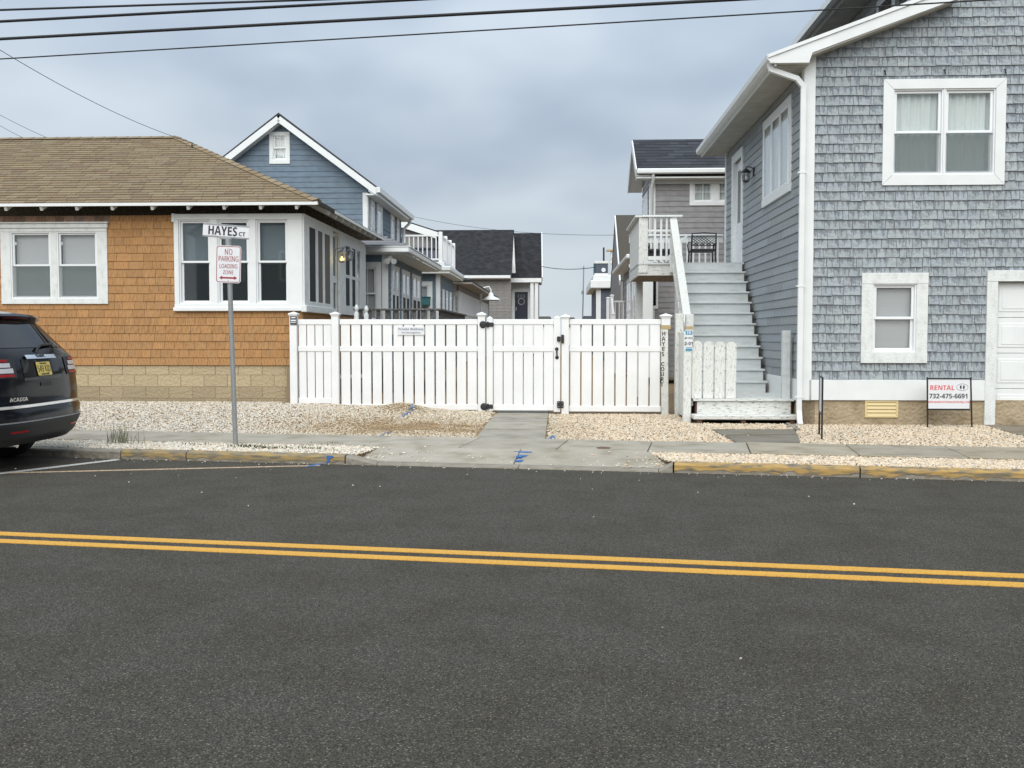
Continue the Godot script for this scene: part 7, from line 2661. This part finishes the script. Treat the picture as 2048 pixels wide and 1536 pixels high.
# ---------- small things ----------
func small_things() -> void:
	# turned posts of a low fence behind the vinyl one
	var z := -18.7
	var o := thing("finial_fence", Vector3(at_depth(724, 640, z).x, 0.3, z), HOUSE, "low white fence with acorn finials behind the vinyl fence", "fence")
	for e in [[713.0, 609.0, z], [732.5, 611.0, z - 0.25], [667.0, 628.0, z + 0.3]]:
		var t := at_depth(e[0], e[1], e[2])
		var st := mb()
		cbox(st, t.x - 0.04, t.x + 0.04, 0.2, t.y - 0.155, e[2] - 0.04, e[2] + 0.04, 0.008)
		var p := put(o, "post", st, M.trim_old)
		st = mb()
		lathe(st, Vector3(t.x, t.y - 0.155, e[2]), [Vector2(0.03, -0.002), Vector2(0.024, 0.025), Vector2(0.03, 0.045), Vector2(0.042, 0.06), Vector2(0.042, 0.095), Vector2(0.028, 0.13), Vector2(0.008, 0.155), Vector2(0.0, 0.156)], 12)
		put(p, "finial", st, M.trim_old)
	var l := at_depth(667, 645, z + 0.3); var r := at_depth(734, 645, z - 0.25)
	var st := mb()
	bar(st, Vector3(l.x, 1.74, z + 0.3), Vector3(r.x, 1.74, z - 0.25), 0.04, 0.07)
	bar(st, Vector3(l.x, 0.7, z + 0.3), Vector3(r.x, 0.7, z - 0.25), 0.04, 0.07)
	put(o, "rail", st, M.trim_old)
	# weeds in the strip
	var spots := [[236, 886, 15, 0.30, "tallest tuft of dry grass in the gravel strip behind the car"], [271, 888, 6, 0.24, "sparse tuft of tall grass stalks in the gravel strip"], [492, 893, 34, 0.05, "low green weeds beside the foot of the sign post"], [540, 896, 40, 0.045, "low green weeds between sign post and spray mark"], [612, 897, 22, 0.045, "small green weeds in the strip near the ramp"], [395, 889, 14, 0.045, "scrap of green weeds in the strip before the cottage"], [655, 889, 12, 0.05, "dark weeds on the pavement edge near the ramp"]]
	for e in spots:
		var c := at_height(e[0], e[1], 0.11, ROAD)
		var w := thing("weed_tuft", c, ROAD, e[4], "weeds", "weeds in the gravel strip")
		st = mb()
		for i in int(e[2]) * 3:
			var tall: bool = e[3] > 0.1
			var q := c + Vector3(rng.randfn(0, 0.07 if tall else 0.13), -0.01, rng.randfn(0, 0.05))
			var h: float = e[3] * rng.randf_range(0.35, 1.0)
			var lean := Vector3(rng.randfn(0, 0.22), 1, rng.randfn(0, 0.22)) * h
			var sidew := Vector3(cos(i * 2.1), 0, sin(i * 2.1)) * (0.004 if tall else 0.006)
			var m1 := q + lean * 0.55 + Vector3(lean.x, 0, lean.z) * -0.15
			quad(st, q - sidew, m1 - sidew * 0.8, m1 + sidew * 0.8, q + sidew)
			tri(st, m1 - sidew * 0.8, q + lean, m1 + sidew * 0.8)
		put(w, "blades", st, M.weed if e[3] > 0.1 else M.grass)
	# broken stones at the foot of the downspout
	for e in [[1583, 853, 0.09, "largest grey piece of broken concrete beside the porch step and downspout"], [1592, 858, 0.06, "middling grey piece of broken concrete under the downspout mouth"], [1576, 848, 0.05, "smallest grey piece of broken concrete against the bottom tread"]]:
		var c := at_height(e[0], e[1], 0.12)
		var b := thing("broken_stone", c, HOUSE, e[3], "stone", "broken stones by the porch steps")
		put_mesh(b, "stone", pebble_mesh(), M.kerb, Transform3D(Basis(Vector3.UP, e[0]) * Basis.from_scale(Vector3(e[2], e[2] * 0.45, e[2] * 0.7)), Vector3.ZERO))

# ---------- houses over the road: the panes mirror them ----------
func across_the_street() -> void:
	var rows := [[-15.0, -6.5, 6.2, 8.6, "navy_wall", "plain dark blue gabled house across the street from the cottage"], [-4.6, 3.6, 4.6, 7.0, "grey_deck", "plain dark grey cottage across the street from the gate"], [5.4, 13.0, 5.6, 8.4, "grey_wall", "plain grey gabled house across the street from the garage"]]
	for e in rows:
		var o := thing("house_opposite", Vector3((e[0] + e[1]) / 2, 0.0, 12.0), ROAD, e[5], "house", "houses across the street")
		var st := mb()
		box(st, e[0], e[1], -0.1, e[2], 12.0, 20.0)
		put(o, "wall", st, M[e[4]])
		var m: float = (e[0] + e[1]) / 2
		st = mb()
		poly_slab(st, Plane3.new(Vector3(0, 0, 12.0), Vector3.LEFT, Vector3.UP), PackedVector2Array([Vector2(-e[1], e[2]), Vector2(-e[0], e[2]), Vector2(-m, e[3])]), -8.0, 0.0)
		put(o, "gable", st, M[e[4]])
		for s in [e[0] - 0.3, e[1] + 0.3]:
			plate(o, "roof", [Vector3(m, e[3] + 0.15, 11.6), Vector3(m, e[3] + 0.15, 20.4), Vector3(s, e[2] - 0.05, 20.4), Vector3(s, e[2] - 0.05, 11.6)], M.felt)
		for k in 3:
			for y in ([1.2, 4.0] if e[2] > 5.0 else [1.2]):
				var x := lerpf(e[0], e[1], 0.2 + 0.3 * k)
				st = mb()
				box(st, x - 0.5, x + 0.5, y, y + 1.4, 11.95, 12.0)
				var w := put(o, "window", st, M.trim)
				st = mb()
				box(st, x - 0.4, x + 0.4, y + 0.1, y + 1.3, 11.93, 11.95)
				put(w, "pane", st, M.car_glass)
